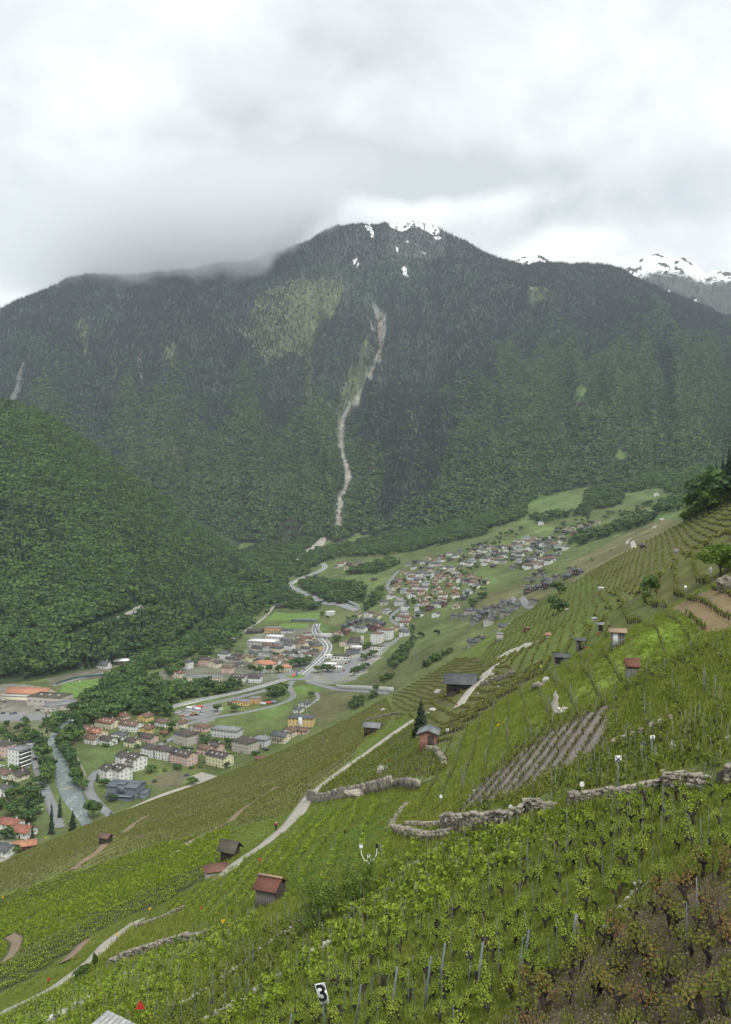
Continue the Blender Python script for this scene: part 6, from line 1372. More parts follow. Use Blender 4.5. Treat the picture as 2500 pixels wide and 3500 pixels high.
for px, a, b in [(1990,2680,2722),(1746,2758,2785),(1528,2803,2850),(1508,2722,2760),(1635,2370,2400),(1703,2345,2360)]:
    p = dist(px, b); s = p[1] / FPX; E = bpy.data.objects.new('marker_post', None); S.collection.objects.link(E); E.location = tuple(p); tag(E, {1990:'thin white topped marker left of the cross sign',1746:'white topped marker on the rock wall',1528:'white topped marker on the grassy shelf',1508:'white topped marker below the bright green rows',1635:'white topped marker above the bright green rows',1703:'white topped marker by the curved wall'}[px], 'marker')
    new_obj('post', multi('post', [(*pbox(-.02,-.02,-.3,.02,.02,(b-a)*s), 0)], [M_STAKEM]), E); rr_ = np.linspace(0, 2*np.pi, 9)[:-1]
    new_obj('disc', np_mesh('disc', np.r_[np.c_[.12*np.cos(rr_), np.full(8, -.035), .14*np.sin(rr_) + (b-a)*s], np.c_[.12*np.cos(rr_), np.full(8, .0), .14*np.sin(rr_) + (b-a)*s]], [tuple(range(8)), tuple(range(15, 7, -1))] + [(i, i+8, (i+1) % 8 + 8, (i+1) % 8) for i in range(8)]), E, M_SIGNW)
def flag(px, ptip, pbase, wpx, up, m, label):
    p = dist(px, pbase); s = p[1] / FPX; H = (pbase - ptip) * s; w = wpx * s; E = bpy.data.objects.new('triangle_marker', None); S.collection.objects.link(E); E.location = tuple(p); tag(E, label, 'marker')
    new_obj('post', multi('post', [(*pbox(-.025,-.02,-.4,.025,.02,H - w*.3), 0)], [M_STAKED]), E)
    z0, z1 = (H - w, H) if up else (H, H - w); T3 = np.array([(-w/2,0,z0),(w/2,0,z0),(0,0,z1)]); V = np.r_[T3 + [0,-.05,0], T3 + [0,-.022,0]]
    b = new_obj('board', np_mesh('board', V, [(0,1,2),(5,4,3),(0,3,4,1),(1,4,5,2),(2,5,3,0)]), E, m); b.rotation_euler = (0, 0, .15); return E
for a in [(480,3416,3500,32,True,M_RED,'large red triangle marker near the bottom edge'),(167,3338,3372,13,True,M_RED,'red triangle marker at the lower end of the pale path'),(890,2930,2975,11,True,M_RED,'dark red triangle marker in the steep green rows below the footpath'),(688,3096,3140,9,True,M_RED,'small red triangle marker on the grass bank'),(1562,2402,2430,8,True,M_RED,'small red triangle marker below the slate roofed hut'),(1333,2594,2615,7,True,M_RED,'tiny red triangle marker in the olive vines'),
          (763,3143,3260,14,False,M_YEL,'yellow triangle marker on a tall post left of the young tree'),(513,3102,3160,11,False,M_YEL,'yellow triangle marker above the end of the pale path'),(401,3191,3250,11,False,M_YEL,'yellow triangle marker beside the middle of the pale path'),(10,3064,3095,8,False,M_YEL,'yellow triangle marker at the left edge'),(157,2860,2885,7,False,M_YEL,'yellow marker at the foot of the slope'),(1850,2274,2305,9,False,M_YEL,'yellow marker on the skyline left of the low open hut'),(1703,2474,2520,9,False,M_YEL,'yellow marker in the bright green rows'),(1121,2530,2560,6,False,M_YEL,'tiny yellow marker near the slope edge'),(2046,2160,2180,8,True,M_RED,'orange red marker below the open grey hut'),(2003,2208,2228,8,True,M_RED,'orange red marker right of the narrow grey hut')]: flag(*a)
# weather sensor mast
p = dist(1262, 2985); s = p[1] / FPX; E = bpy.data.objects.new('weather_sensor', None); S.collection.objects.link(E); E.location = tuple(p); tag(E, 'white forked weather sensor mast above the steep green rows', 'weather station')
hz = 45 * s
new_obj('mast', mk('mast', tube([(0,0,-.4),(0,0,hz*.5),(0,0,hz)], [.035,.035,.03], 6), M_SIGNW), E)
new_obj('head', mk('head', tube([(0,0,hz),(0,0,hz+6*s),(0,0,hz+17*s)], [.05,.12,.12], 8), M_SIGNW), E)
for sx in (-1, 1): new_obj('arm', mk('arm', tube([(0,0,hz-2*s),(sx*15*s,0,hz-2*s),(sx*26*s,0,hz+20*s),(sx*27*s,0,hz+45*s)], [.035,.03,.03,.022], 5), M_SIGNW), E)
new_obj('sensor_cap', mk('sensor_cap', tube([(-27*s,0,hz+44*s),(-27*s,0,hz+54*s)], [.13,.12], 8), M_SIGNW), E); new_obj('sensor_cap', mk('sensor_cap', tube([(27*s,0,hz+44*s),(27*s,0,hz+54*s)], [.11,.09], 8), M_BLACK), E)

# ------------------------------------------------------------------ the walker on the footpath
def skin(name, pts, edges, rad, m, parent, sub=2, root=0):
    me = bpy.data.meshes.new(name); me.from_pydata(pts, edges, []); o = new_obj(name, me, parent, m)
    sk = o.modifiers.new('skin', 'SKIN'); sk.use_smooth_shade = True
    for i, v in enumerate(me.skin_vertices[0].data): v.radius = (rad[i], rad[i]); v.use_root = (i == root)
    sb = o.modifiers.new('sub', 'SUBSURF'); sb.levels = sb.render_levels = sub; return o
p = dist(944, 2843); E = bpy.data.objects.new('person', None); S.collection.objects.link(E); E.location = tuple(p + np.array([0, 0, .08])); E.rotation_euler = (0, 0, math.radians(18)); tag(E, 'walker in dark clothes with a red backpack on the pale footpath', 'person')
M_SKIN = plain('skin', (.42,.26,.19), .6, .05); M_DARKC = plain('dark_cloth', (.022,.022,.028), .9, .15); M_REDC = plain('red_cloth', (.26,.03,.04), .9, .15); M_HAIR = plain('dark_hair', (.03,.018,.012), .7, .2)
bp = [(0,0,.95),(0,0,1.15),(0,.01,1.38),(0,.02,1.48),(0,.03,1.60),(0,.03,1.68),(-.09,0,.90),(-.10,.10,.50),(-.10,-.02,.08),(-.10,.12,.03),(.09,0,.90),(.10,-.06,.50),(.10,-.26,.12),(.10,-.16,.05),(-.19,0,1.36),(-.24,-.04,1.10),(-.23,.08,.88),(-.22,.12,.80),(.19,0,1.36),(.24,.05,1.10),(.23,.16,.90),(.22,.20,.82)]
be = [(0,1),(1,2),(2,3),(3,4),(4,5),(0,6),(6,7),(7,8),(8,9),(0,10),(10,11),(11,12),(12,13),(2,14),(14,15),(15,16),(16,17),(2,18),(18,19),(19,20),(20,21)]
brd = [.13,.12,.13,.055,.085,.075,.085,.06,.042,.035,.085,.06,.042,.035,.06,.045,.033,.035,.06,.045,.033,.035]
skin('body', bp, be, brd, M_SKIN, E)
skin('trousers', [bp[i] for i in (0,6,7,8,10,11,12)], [(0,1),(1,2),(2,3),(0,4),(4,5),(5,6)], [.145,.10,.075,.06,.10,.075,.06], M_DARKC, E)
skin('jacket', [bp[i] for i in (0,1,2,14,15,16,18,19,20)], [(0,1),(1,2),(2,3),(3,4),(4,5),(2,6),(6,7),(7,8)], [.14,.14,.15,.08,.06,.045,.08,.06,.045], M_DARKC, E, root=1)
skin('backpack', [(0,-.20,1.02),(0,-.22,1.20),(0,-.19,1.38)], [(0,1),(1,2)], [.15,.17,.12], M_REDC, E)
skin('hair', [(0,.0,1.62),(0,.01,1.70)], [(0,1)], [.095,.08], M_HAIR, E)

# ------------------------------------------------------------------ cars
def car_parts(col):
    prof = [(-2.1,.32),(-2.12,.72),(-1.95,.92),(-1.25,.98),(1.05,.92),(1.95,.82),(2.1,.62),(2.1,.32)]
    n = len(prof); V = [(x, -.86, z) for x, z in prof] + [(x, .86, z) for x, z in prof]
    F = [tuple(range(n)), tuple(range(2*n-1, n-1, -1))] + [(i, n+i, n+(i+1) % n, (i+1) % n) for i in range(n)]
    cab = [(-1.85,.93,.80),(-1.35,1.44,.64),(.25,1.46,.64),(1.0,.93,.78)]
    V2 = [(x, -y, z) for x, z, y in cab] + [(x, y, z) for x, z, y in cab]
    F2 = [(0,1,2,3),(7,6,5,4),(0,4,5,1),(2,6,7,3),(3,7,4,0)]
    roofq = slab([(-1.38,-.66,1.49),(.28,-.66,1.49),(.28,.66,1.49),(-1.38,.66,1.49)], .05)
    return (V, F), (V2, F2), roofq
CARC = {'white': (.62,.63,.63), 'silver': (.32,.33,.34), 'black': (.02,.02,.022), 'dark blue': (.03,.05,.11), 'red': (.32,.03,.03), 'grey': (.12,.125,.13), 'yellow': (.55,.34,.03), 'orange': (.48,.14,.03)}
M_TYRE = plain('tyre', (.015,.015,.016), .9, .1); _cars = {}
M_CAR = {k: plain('car_paint_' + k.replace(' ', '_'), c, .3, .03, spec=.5) for k, c in CARC.items()}
def car(col, px, py, yaw, label, group=None, name='parked_car'):
    if col not in _cars:
        (V, F), (V2, F2), rq = car_parts(col); E = bpy.data.objects.new('parked_car', None); S.collection.objects.link(E)
        new_obj('body', np_mesh('body', V, F), E, M_CAR[col]); g = new_obj('windows', np_mesh('windows', V2, F2), E, M_GLASS); new_obj('roof', mk('roof', rq, M_CAR[col]), E)
        wv, wf = tube([(0,-.11,0),(0,.11,0)], [.33,.33], 10); wf = list(map(tuple, wf)) + [tuple(range(10))[::-1], tuple(range(10, 20))]
        for x in (-1.3, 1.35):
            for y in (-.80, .80): o = new_obj('wheel', np_mesh('wheel', wv, wf), E, M_TYRE); o.location = (x, y, .33)
        _cars[col] = E
    else: E = copy_tree(_cars[col])
    p = F_(px, py)[0]; E.location = tuple(p + np.array([0, 0, .35])); E.rotation_euler = (0, 0, math.radians(yaw)); return tag(E, label, 'car', group)
def lot(lst, cols, yaw, where):
    for i, (px, py) in enumerate(lst):
        c = cols[i % len(cols)]; car(c, px, py, yaw + rng.normal() * 4, '%s car %s' % (c, where), '%s cars %s' % (c, where))
lot([(612,2436),(628,2434),(648,2432),(625,2450),(640,2449),(656,2448),(672,2446),(664,2440),(688,2447),(690,2436),(603,2440)], ['white','silver','white','orange','white','red','black','yellow'], 20, 'in the yard beside the curved lane')
lot([(880,2326-36),(884,2284),(888,2278),(892,2272),(876,2296)], ['silver','white','black','silver','grey'], 60, 'in the slanting row in the old town')
lot([(900,2180),(912,2180),(924,2179),(936,2178),(948,2177),(960,2176),(905,2174),(930,2172),(950,2170)], ['white','silver','grey','black','dark blue'], 60, 'in the car park behind the white halls')
lot([(1150,2278),(1168,2276),(1184,2270),(1196,2264),(1230,2252),(1242,2246),(1160,2300),(1176,2294)], ['white','silver','red','grey','white'], 30, 'in front of the shops')
lot([(640,2342),(655,2343),(670,2344),(700,2350),(715,2351),(668,2350)], ['silver','dark blue','orange','white'], 0, 'in front of the long cream building')
lot([(600,2616),(640,2560),(655,2562),(618,2575),(905,2562),(912,2566),(880,2576)], ['grey','black','dark blue','white'], 30, 'by the apartment blocks')
lot([(10,2395),(18,2402),(24,2390),(12,2440),(25,2444),(38,2442),(52,2440),(130,2430)], ['white','grey','dark blue','black'], 15, 'in the yard of the industrial halls')
lot([(378,2298),(392,2294),(405,2290),(425,2288),(438,2284),(450,2280),(462,2277)], ['white','silver','grey'], 20, 'along the railway yard')
for c, px, py, yaw, lab in [('dark blue',382,2788,-60,'dark car driving down the road by the river bend'),('grey',390,2806,-60,'second dark car behind it near the slope foot'),('white',128,2626,70,'white car parked on the river road'),('grey',118,2598,70,'grey car parked on the river road'),('white',100,2548,10,'white car at the far end of the river road'),('white',135,2772,20,'large white car on the gravel under the dark conifers'),('grey',640,2652,20,'dark car in the gravel car park'),('white',1088,2396,80,'white van on the curved lane above the fields'),('grey',1104,2238,60,'grey car on the main road before the bridge'),('white',1000,2312,10,'white van entering the roundabout'),('red',1040,2290,60,'red car on the main road beside the round trees'),('white',1178,2074,-20,'white car on the curving main road'),('white',1332,2035,60,'white car at the bend of the village road'),('grey',8,2600,20,'dark car at the pink block on the left edge'),('white',5,2622,20,'white car before the tower house'),('white',440,2735,0,'white car under the canopy of the blue grey office')]:
    car(c, px, py, yaw, lab)
# containers and yard gear by the yellow workshop
for i, (px, py, c) in enumerate([(900,2410,(.45,.46,.46)),(918,2407,(.42,.09,.05)),(936,2404,(.20,.24,.30)),(648,2424,(.6,.6,.6)),(664,2422,(.3,.31,.32)),(682,2420,(.45,.10,.05)),(676,2428,(.62,.62,.62))]):
    p = F_(px, py)[0]; m = plain('container_paint_%s' % 'abcdefg'[i], c, .6, .15, 1)
    E = bpy.data.objects.new('container', None); S.collection.objects.link(E); E.location = tuple(p + np.array([0, 0, .25])); E.rotation_euler = (0, 0, math.radians(-12))
    tag(E, ['pale grey container right of the yellow workshop','red container right of the yellow workshop','blue grey container right of the yellow workshop','white container at the back of the yard, leftmost','grey container at the back of the yard','red brown container at the back of the yard','white container in front of the grey one in the yard'][i], 'container')
    new_obj('body', mk('body', pbox(-3,-1.2,0,3,1.2,2.5), m), E)
    for k in range(11): o = new_obj('rib', mk('rib', pbox(-.08,-1.26,.15,.08,-1.201,2.35), m), E); o.location = (-2.6 + k * .52, 0, 0)
# figures on the roundabout: a bright sculpture, and floodlight masts by the stadium
p = ROUNDABOUT; E = bpy.data.objects.new('roundabout_sculpture', None); S.collection.objects.link(E); E.location = tuple(p); tag(E, 'red and blue winged sculpture on the roundabout', 'sculpture')
new_obj('wing', mk('wing', slab([(-4,-2,.6),(0,-1,1.4),(1,1.5,4.2),(-2.5,1.2,2.6)], .3), plain('sculpture_red', (.50,.06,.04), .5)), E)
new_obj('fin', mk('fin', slab([(.6,-.6,.5),(2.4,.2,.7),(2.8,.6,7.5),(1.8,.3,7.0)], .4), plain('sculpture_blue', (.04,.07,.28), .5)), E)
for px, py, lab in [(273,2378,'tall floodlight mast behind the grey roofed hall'),(248,2492+14,'grey lamp mast at the wood edge by the river'),(830,2320,'lamp post before the white terrace')]:
    p = F_(px, py)[0]; E = bpy.data.objects.new('light_mast', None); S.collection.objects.link(E); E.location = tuple(p); tag(E, lab, 'mast')
    hh = 15 if py < 2400 else 11
    new_obj('pole', mk('pole', tube([(0,0,-.5),(0,0,hh*.5),(0,0,hh)], [.22,.18,.12], 6), M_METAL), E); new_obj('lamp_head', mk('lamp_head', pbox(-1.0,-.25,hh,1.0,.25,hh+.8), M_SIGNW), E)

# ------------------------------------------------------------------ vines
def leaf_faces(C, nrm, up, size):
    """lobed vine leaves: five-cornered, folded along the middle; two quads each"""
    a = np.cross(nrm, up); a /= np.linalg.norm(a, axis=1)[:, None] + 1e-9; b = np.cross(a, nrm)
    s = size[:, None]; fold = nrm * s * .16
    P = [C - b * s * .45, C + a * s * .55 - b * s * .12 + fold, C + a * s * .33 + b * s * .42 + fold, C + b * s * .60, C - a * s * .33 + b * s * .42 + fold, C - a * s * .55 - b * s * .12 + fold]
    V = np.stack(P, 1).reshape(-1, 3); i = np.arange(len(C)) * 6
    F = np.concatenate([np.stack([i, i + 1, i + 2, i + 3], 1), np.stack([i, i + 3, i + 4, i + 5], 1)])
    return V, F
def vine_near(seed, nshoot=(6, 9), perl=(13, 20), lsz=.054, h=.40):
    """old head-trained vine: gnarled stump with arms, young leafy shoots"""
    r = np.random.default_rng(seed); th = r.uniform(.28, .42); lean = r.normal(size=2) * .06
    tr = [tube([(0,0,-.15),(lean[0]*.3,lean[1]*.3,.08),(lean[0]+.03*r.normal(),lean[1],th*.6),(lean[0],lean[1],th)], [.060,.048,.042,.055], 6)]
    Cs, Ns, Us, Ss = [], [], [], []; ns = r.integers(*nshoot); arms = []
    for i in range(r.integers(3, 5)):
        a = r.uniform(0, 6.28); e = np.array([lean[0] + math.cos(a) * r.uniform(.12, .24), lean[1] + math.sin(a) * r.uniform(.12, .24), th + r.uniform(.04, .16)]); arms.append(e)
        m_ = (np.array([lean[0], lean[1], th]) + e) / 2 + [0, 0, -.03]; tr.append(tube([(lean[0], lean[1], th - .02), m_, e], [.042, .036, .038], 5))
    for i in range(ns):
        b0 = arms[i % len(arms)] + r.normal(size=3) * .03; d = r.normal(size=3) * .32; d[2] = 1; d /= np.linalg.norm(d); L = h * r.uniform(.6, 1.25); n = r.integers(*perl)
        tr.append(tube([b0, b0 + d * L * .5 + r.normal(size=3) * .02, b0 + d * L], [.007, .006, .003], 3))
        f = (np.arange(n) + r.random(n)) / n; a = np.arange(n) * 2.4 + r.random() * 6
        off = np.stack([np.cos(a), np.sin(a), .1 + 0 * a], 1) * (.05 + .07 * r.random(n))[:, None] * (1.15 - .5 * f)[:, None]
        Cs.append(b0 + d * (L * f)[:, None] + off); nn = off / (np.linalg.norm(off, axis=1)[:, None]) * .6 + np.array([0, 0, .7]) + r.normal(size=(n, 3)) * .35
        Ns.append(nn / np.linalg.norm(nn, axis=1)[:, None]); Us.append(rand_dirs(n, r)); Ss.append(lsz * (1.15 - .55 * f) * r.uniform(.55, 1.5, n))
    T = join([(v, f, 0) for v, f in tr]); L = leaf_faces(*map(np.concatenate, (Cs, Ns, Us, Ss)))
    return T[:2], L
def vine_mid(seed, n=34, sz=.13, w=.26, h=.5, z0=.3):
    r = np.random.default_rng(seed); T = join([(*tube([(0,0,-.1),(.02,0,.2),(0,.02,.42)], [.05,.042,.05], 5), 0), (*tube([(0,0,.36),(.14,.05,.5)], [.035,.03], 4), 0), (*tube([(0,0,.36),(-.13,-.06,.48)], [.035,.03], 4), 0)])[:2]
    C = np.c_[r.normal(size=n) * w * .55, r.normal(size=n) * w * .55, z0 + h * r.random(n)]; nn = rand_dirs(n, r) + np.array([0, 0, .4]); nn /= np.linalg.norm(nn, axis=1)[:, None]
    return T, leaf_faces(C, nn, rand_dirs(n, r), sz * r.uniform(.7, 1.3, n))
def vine_far(seed, n=14, sz=.24, w=.30, h=.62, z0=.22):
    r = np.random.default_rng(seed); T = tube([(0,0,-.1),(0,0,.4)], [.05,.045], 4)
    C = np.c_[r.normal(size=n) * w * .55, r.normal(size=n) * w * .5, z0 + h * r.random(n)]; nn = rand_dirs(n, r) + np.array([0, 0, .4]); nn /= np.linalg.norm(nn, axis=1)[:, None]
    a = np.cross(nn, rand_dirs(n, r)); a /= np.linalg.norm(a, axis=1)[:, None]; b = np.cross(nn, a); s = (sz * r.uniform(.7, 1.3, n))[:, None] * .5
    return T, quads(C, a * s, b * s * .8)
def pm(name, TL, m): return proto_mesh(name, [(TL[0][0], TL[0][1], 0), (TL[1][0], TL[1][1], 1)], [M_VINEWOOD, m])
LEAFM = {'bright': M_VLEAF, 'olive': M_VLEAF2, 'red': M_VLEAF3}
NEARV = {k: [vine_near(s) for s in seeds] for k, seeds in (('bright', range(100, 107)), ('red', range(110, 117)), ('olive', range(120, 124)))}
NEARM = {k: [(mk('vine_trunk', T, M_VINEWOOD), mk('leaves', L, LEAFM[k])) for T, L in v] for k, v in NEARV.items()}
P_VINES, kinds = [], {}
def reg(key, meshes): kinds[key] = (len(P_VINES), len(meshes)); P_VINES.extend(meshes)
for k in NEARV: reg('near_' + k, [pm('near_vine', tl, LEAFM[k]) for tl in NEARV[k][:4]])
reg('mid_bright', [pm('mid_vine', vine_mid(s), M_VLEAF) for s in (130, 131, 132)]); reg('mid_olive', [pm('mid_vine', vine_mid(s, 24, .12), M_VLEAF2) for s in (133, 134, 135)]); reg('mid_mid', [pm('mid_vine', vine_mid(s, 36, .13, .28, .55), M_VLEAF2) for s in (136, 137)])
reg('mid_small', [pm('mid_vine', vine_mid(s, 16, .10, .2, .35), M_VLEAF2) for s in (138, 139)]); reg('mid_trellis', [pm('mid_vine', vine_mid(s, 16, .11, .11, .75, .3), M_VLEAF4) for s in (140, 141)]); reg('mid_red', [pm('mid_vine', vine_mid(s, 26, .12), M_VLEAF3) for s in (142, 143)])
reg('mid_row', [pm('mid_vine', vine_mid(s, 24, .12, .22, .42, .2), M_VLEAF) for s in (160, 161)]); reg('mid_row2', [pm('mid_vine', vine_mid(s, 20, .12, .17, .5, .25), M_VLEAF4) for s in (162, 163)]); reg('mid_row3', [pm('mid_vine', vine_mid(s, 20, .12, .16, .6, .3), M_VLEAF4) for s in (164, 165)])
reg('far_row', [pm('far_vine', vine_far(s, 12, .24, .22, .42, .15), M_VLEAF) for s in (166, 167)]); reg('far_row2', [pm('far_vine', vine_far(s, 10, .22, .20, .42, .15), M_VLEAF4) for s in (168, 169)]); reg('far_row3', [pm('far_vine', vine_far(s, 10, .22, .16, .65, .25), M_VLEAF4) for s in (170, 171)])
reg('far_bright', [pm('far_vine', vine_far(s), M_VLEAF) for s in (150, 151)]); reg('far_olive', [pm('far_vine', vine_far(s, 10, .22), M_VLEAF2) for s in (152, 153)]); reg('far_mid', [pm('far_vine', vine_far(s, 15, .26), M_VLEAF2) for s in (154, 155)])
reg('far_trellis', [pm('far_vine', vine_far(s, 11, .24, .22, .7, .3), M_VLEAF) for s in (156, 157)]); reg('far_small', [pm('far_vine', vine_far(s, 8, .2), M_VLEAF2) for s in (158,)])

def field_points(k):
    poly, gc, row, rs, ps, kind, size = FIELDS[k]; P = FPLAN[k]
    if kind is None: return None
    if row is None: u = np.array([1.0, 0.35]); u /= np.linalg.norm(u)
    else:
        a, b = plan(row, S_); u = b - a; u /= np.linalg.norm(u)
    n = np.array([-u[1], u[0]]); A = P @ u; Bn = P @ n
    ii = np.arange(math.floor(A.min() / ps), math.ceil(A.max() / ps) + 1); jj = np.arange(math.floor(Bn.min() / rs), math.ceil(Bn.max() / rs) + 1)
    I, J = np.meshgrid(ii, jj); I = I.ravel().astype(float); J = J.ravel().astype(float)
    jit = .26 if row is None else .14
    a = (I + rng.normal(size=len(I)) * jit + (J % 2) * .5) * ps; b = J * rs + rng.normal(size=len(I)) * (jit * rs if row is None else .05)
    if row is not None: b = b + (.35 if k in ('curve', 'upper', 'gravel', 'sensor') else .10) * fbm(a / 12, J * .21, 2, 7) * rs
    X = a[:, None] * u + b[:, None] * n
    X = X[in_poly(X[:, 0], X[:, 1], P)]
    t = X[:, 0] / X[:, 1]; X = X[(np.abs(t) < .56) & (X[:, 1] > 7) & (X[:, 1] < 560)]
    X = X[rng.random(len(X)) < (.93 if row is not None else .90)]
    for (nm, px, wd, m) in PATHS: X = X[seg_dist(X[:, 0], X[:, 1], path_plan(px)) > wd * .5 + .45]
    return X
ALL, INDIV = [], []
for k in FIELDS:
    X = field_points(k)
    if X is None or not len(X): continue
    z = h_slope(X[:, 0], X[:, 1]); kind, size = FIELDS[k][5], FIELDS[k][6]
    for (x, y), zz in zip(X, z): ALL.append((x, y, zz, kind, size, k))
ALL.sort(key=lambda q: q[1])
vis = [q for q in ALL if abs(q[0] / q[1]) < .465 and (CY - q[2] / q[1] * FPX) < 3520 and q[5] in ('near', 'brown', 'mid', 'left')]
INDIV = vis[:300]; ids = set(map(id, INDIV))
WHERE = {'near': 'in the nearest bright green field', 'brown': 'on the brown stony ground at the bottom right', 'mid': 'on the narrow terrace along the bottom edge', 'left': 'in the bright strip at the bottom left'}
LOOK = {'bright': 'old vine with fresh yellow green leaves', 'red': 'old vine with reddish young leaves', 'olive': 'gnarled old vine with olive leaves', 'mid': 'gnarled old vine with green leaves'}
for q in INDIV:
    kk = q[3] if q[3] in NEARM else 'olive'; tm, lm = NEARM[kk][rng.integers(len(NEARM[kk]))]
    E = bpy.data.objects.new('vine', None); S.collection.objects.link(E); E.location = (q[0], q[1], q[2] - .02); E.rotation_euler = (0, 0, rng.uniform(0, 6.28)); s = q[4] * rng.uniform(.8, 1.35) * 1.2; E.scale = (s, s, s)
    new_obj('vine_trunk', tm, E); new_obj('leaves', lm, E)
    tag(E, LOOK[kk] + ' ' + WHERE[q[5]], 'vine', 'vines ' + WHERE[q[5]])
rest = [q for q in ALL if id(q) not in ids]
idx, scs = [], []
for q in rest:
    d = q[1]
    if d < 34 and q[3] in ('bright', 'red', 'olive'): key = 'near_' + q[3]
    elif d < 130: key = 'mid_' + q[3]
    else: key = 'far_' + ('olive' if q[3] == 'red' else q[3])
    s0, n = kinds[key]; idx.append(s0 + rng.integers(n)); scs.append(q[4] * rng.uniform(.8, 1.3) * (1.2 if d < 60 else 1.25))
R_ = np.array([(q[0], q[1], q[2] - .02) for q in rest])
scatter('vineyard', R_, rng.uniform(0, 6.28, len(rest)), scs, idx, P_VINES, 'rows of young green vines covering the whole slope', 'vines')
print('vines', len(ALL), 'y of last individual', INDIV[-1][1])

# stakes: one beside most vines near by, posts at intervals along the rows farther off
def rod(h, r, m, n=5): me = mk('stake', tube([(0,0,-.3),(0,0,h*.5),(0,0,h)], [r, r, r*.9], n), m); return me
STK = [rod(1.25, .011, M_STAKEM), rod(1.2, .015, M_STAKEW), rod(1.2, .013, M_STAKED), rod(1.35, .014, M_STAKEM, 4), rod(1.3, .016, M_STAKEW, 4)]
SW = ['thin grey metal stake', 'weathered pale wooden stake', 'dark wooden stake']
stake_pts, nst = [], 0
for q in ALL:
    near_f = q[5] in ('near', 'brown', 'mid', 'left', 'strip'); d = q[1]
    pr = .55 if near_f else (.30 if q[3] in ('trellis', 'bright', 'mid') else .22)
    if d > 150: pr *= .5
    if q[5] == 'strip': pr = 1.0
    if q[5] == 'gravel': pr = .12
    if q[5] in ('low', 'rows') and d > 110: pr = .012
    if q[5] in ('green', 'lime', 'upper', 'curve', 'back', 'rows', 'sensor', 'low'): pr *= .5
    if rng.random() > pr: continue
    ty = int(rng.choice([0, 1, 2], p=[.5, .2, .3])) if q[5] == 'near' else (2 if q[5] == 'brown' and rng.random() < .8 else (int(rng.choice([1, 0])) if q[5] in ('strip',) else (3 if rng.random() < .75 else 4)))
    x, y = q[0] + rng.normal() * .08, q[1] + rng.normal() * .08
    if nst < 240 and id(q) in ids:
        o = new_obj('stake', STK[ty] if ty < 3 else STK[3]); o.location = (x, y, q[2]); o.rotation_euler = (rng.normal() * .07, rng.normal() * .07, 0); s = rng.uniform(.85, 1.2); o.scale = (1, 1, s); nst += 1
        w_ = SW[ty] if ty < 3 else 'thick grey metal post'
        tag(o, '%s standing %s' % (w_, WHERE[q[5]]), 'stake', 'stakes ' + WHERE[q[5]]); continue
    stake_pts.append((x, y, q[2], ty))
sp_ = np.array(stake_pts)
scatter('vineyard_stakes', sp_[:, :3], rng.uniform(0, 6.28, len(sp_)), rng.uniform(.8, 1.2, len(sp_)), sp_[:, 3].astype(int), STK, 'thin stakes and posts standing along the vine rows', 'stakes')
# the stout leaning end posts of the nearest field
for i, (px, a, b) in enumerate([(1345,3305,3490),(1460,3270,3400+60),(1510,3225,3400),(1640,3220,3395),(1803,3178,3305),(1965,3125,3245),(1225,3366,3520),(995,3465,3560)]):
    p = dist(px - 10, b); H = (b - a) * p[1] / FPX
    o = new_obj('end_post', multi('end_post', [(*pbox(-.026, -.024, -.3, .026, .024, H), 0)], [M_STAKEM]), None); o.location = tuple(p); o.rotation_euler = (0, .13, .2)
    tag(o, 'stout grey leaning post below the nearest field, %s from the left' % ['third','fourth','fifth','sixth','seventh','eighth','second','first'][i], 'post', 'leaning end posts of the nearest field')

# grass and dry litter between the nearest vines
def tuft(seed, n, h, w):
    r = np.random.default_rng(seed); B = np.c_[r.normal(size=(n, 2)) * w, np.zeros(n)]; a = r.uniform(0, 6.28, n); H = h * r.uniform(.5, 1.2, n)
    lean = np.c_[np.cos(a), np.sin(a), np.zeros(n)] * (H * r.uniform(.2, .8, n))[:, None]; side = np.c_[-np.sin(a), np.cos(a), np.zeros(n)] * .012
    V = np.stack([B - side, B + side, B + lean * .5 + side * .7 + np.c_[np.zeros((n, 2)), H * .7], B + lean + np.c_[np.zeros((n, 2)), H]], 1).reshape(-1, 3)
    return V, np.arange(len(V)).reshape(-1, 4)
TUF = [mk('tuft', tuft(s, 26, .16, .14), M_GRASS) for s in (1, 2, 3)]
M_LITTER = leaf('dry_litter', [(0, (.10,.075,.05)), (.5, (.15,.12,.085)), (1, (.22,.19,.145))], trans=0)
r = np.random.default_rng(4); nl = 22
TUF.append(mk('twigs', join([(*tube([(a, b, .01), (a + c * .3, b + d * .3, .03), (a + c * .6, b + d * .6, .015)], [.006, .006, .004], 3), 0) for a, b, c, d in r.normal(size=(10, 4)) * .25])[:2], M_LITTER)); TUF.append(mk('pebbles', quads(np.c_[r.normal(size=(nl, 2)) * .3, np.full(nl, .025)], rand_dirs(nl, r) * .022, rand_dirs(nl, r) * .018), M_LITTER))
N = 60000; t = rng.uniform(-.47, .47, N); y = np.exp(rng.uniform(math.log(12), math.log(62), N)); x = t * y
br_ = in_poly(x, y, FPLAN['brown']); gr = in_poly(x, y, FPLAN['gravel']); kp = ~gr & (rng.random(N) < np.where(br_, .65, .9))
for (nm, px, wd, m) in PATHS: kp &= seg_dist(x, y, path_plan(px)) > wd * .55
pk = np.where(br_, np.where(rng.random(N) < .72, 3 + (rng.random(N) < .5), rng.integers(0, 3, N)), rng.integers(0, 3, N))
scatter('grass', np.c_[x, y, h_slope(x, y)][kp], rng.uniform(0, 6.28, kp.sum()), (rng.uniform(.6, 1.5, N) * np.clip(y / 40, .7, 1.25))[kp], pk[kp], TUF, 'green grass and dry litter between the nearest vines', 'grass')
N = 46000; PPg = []
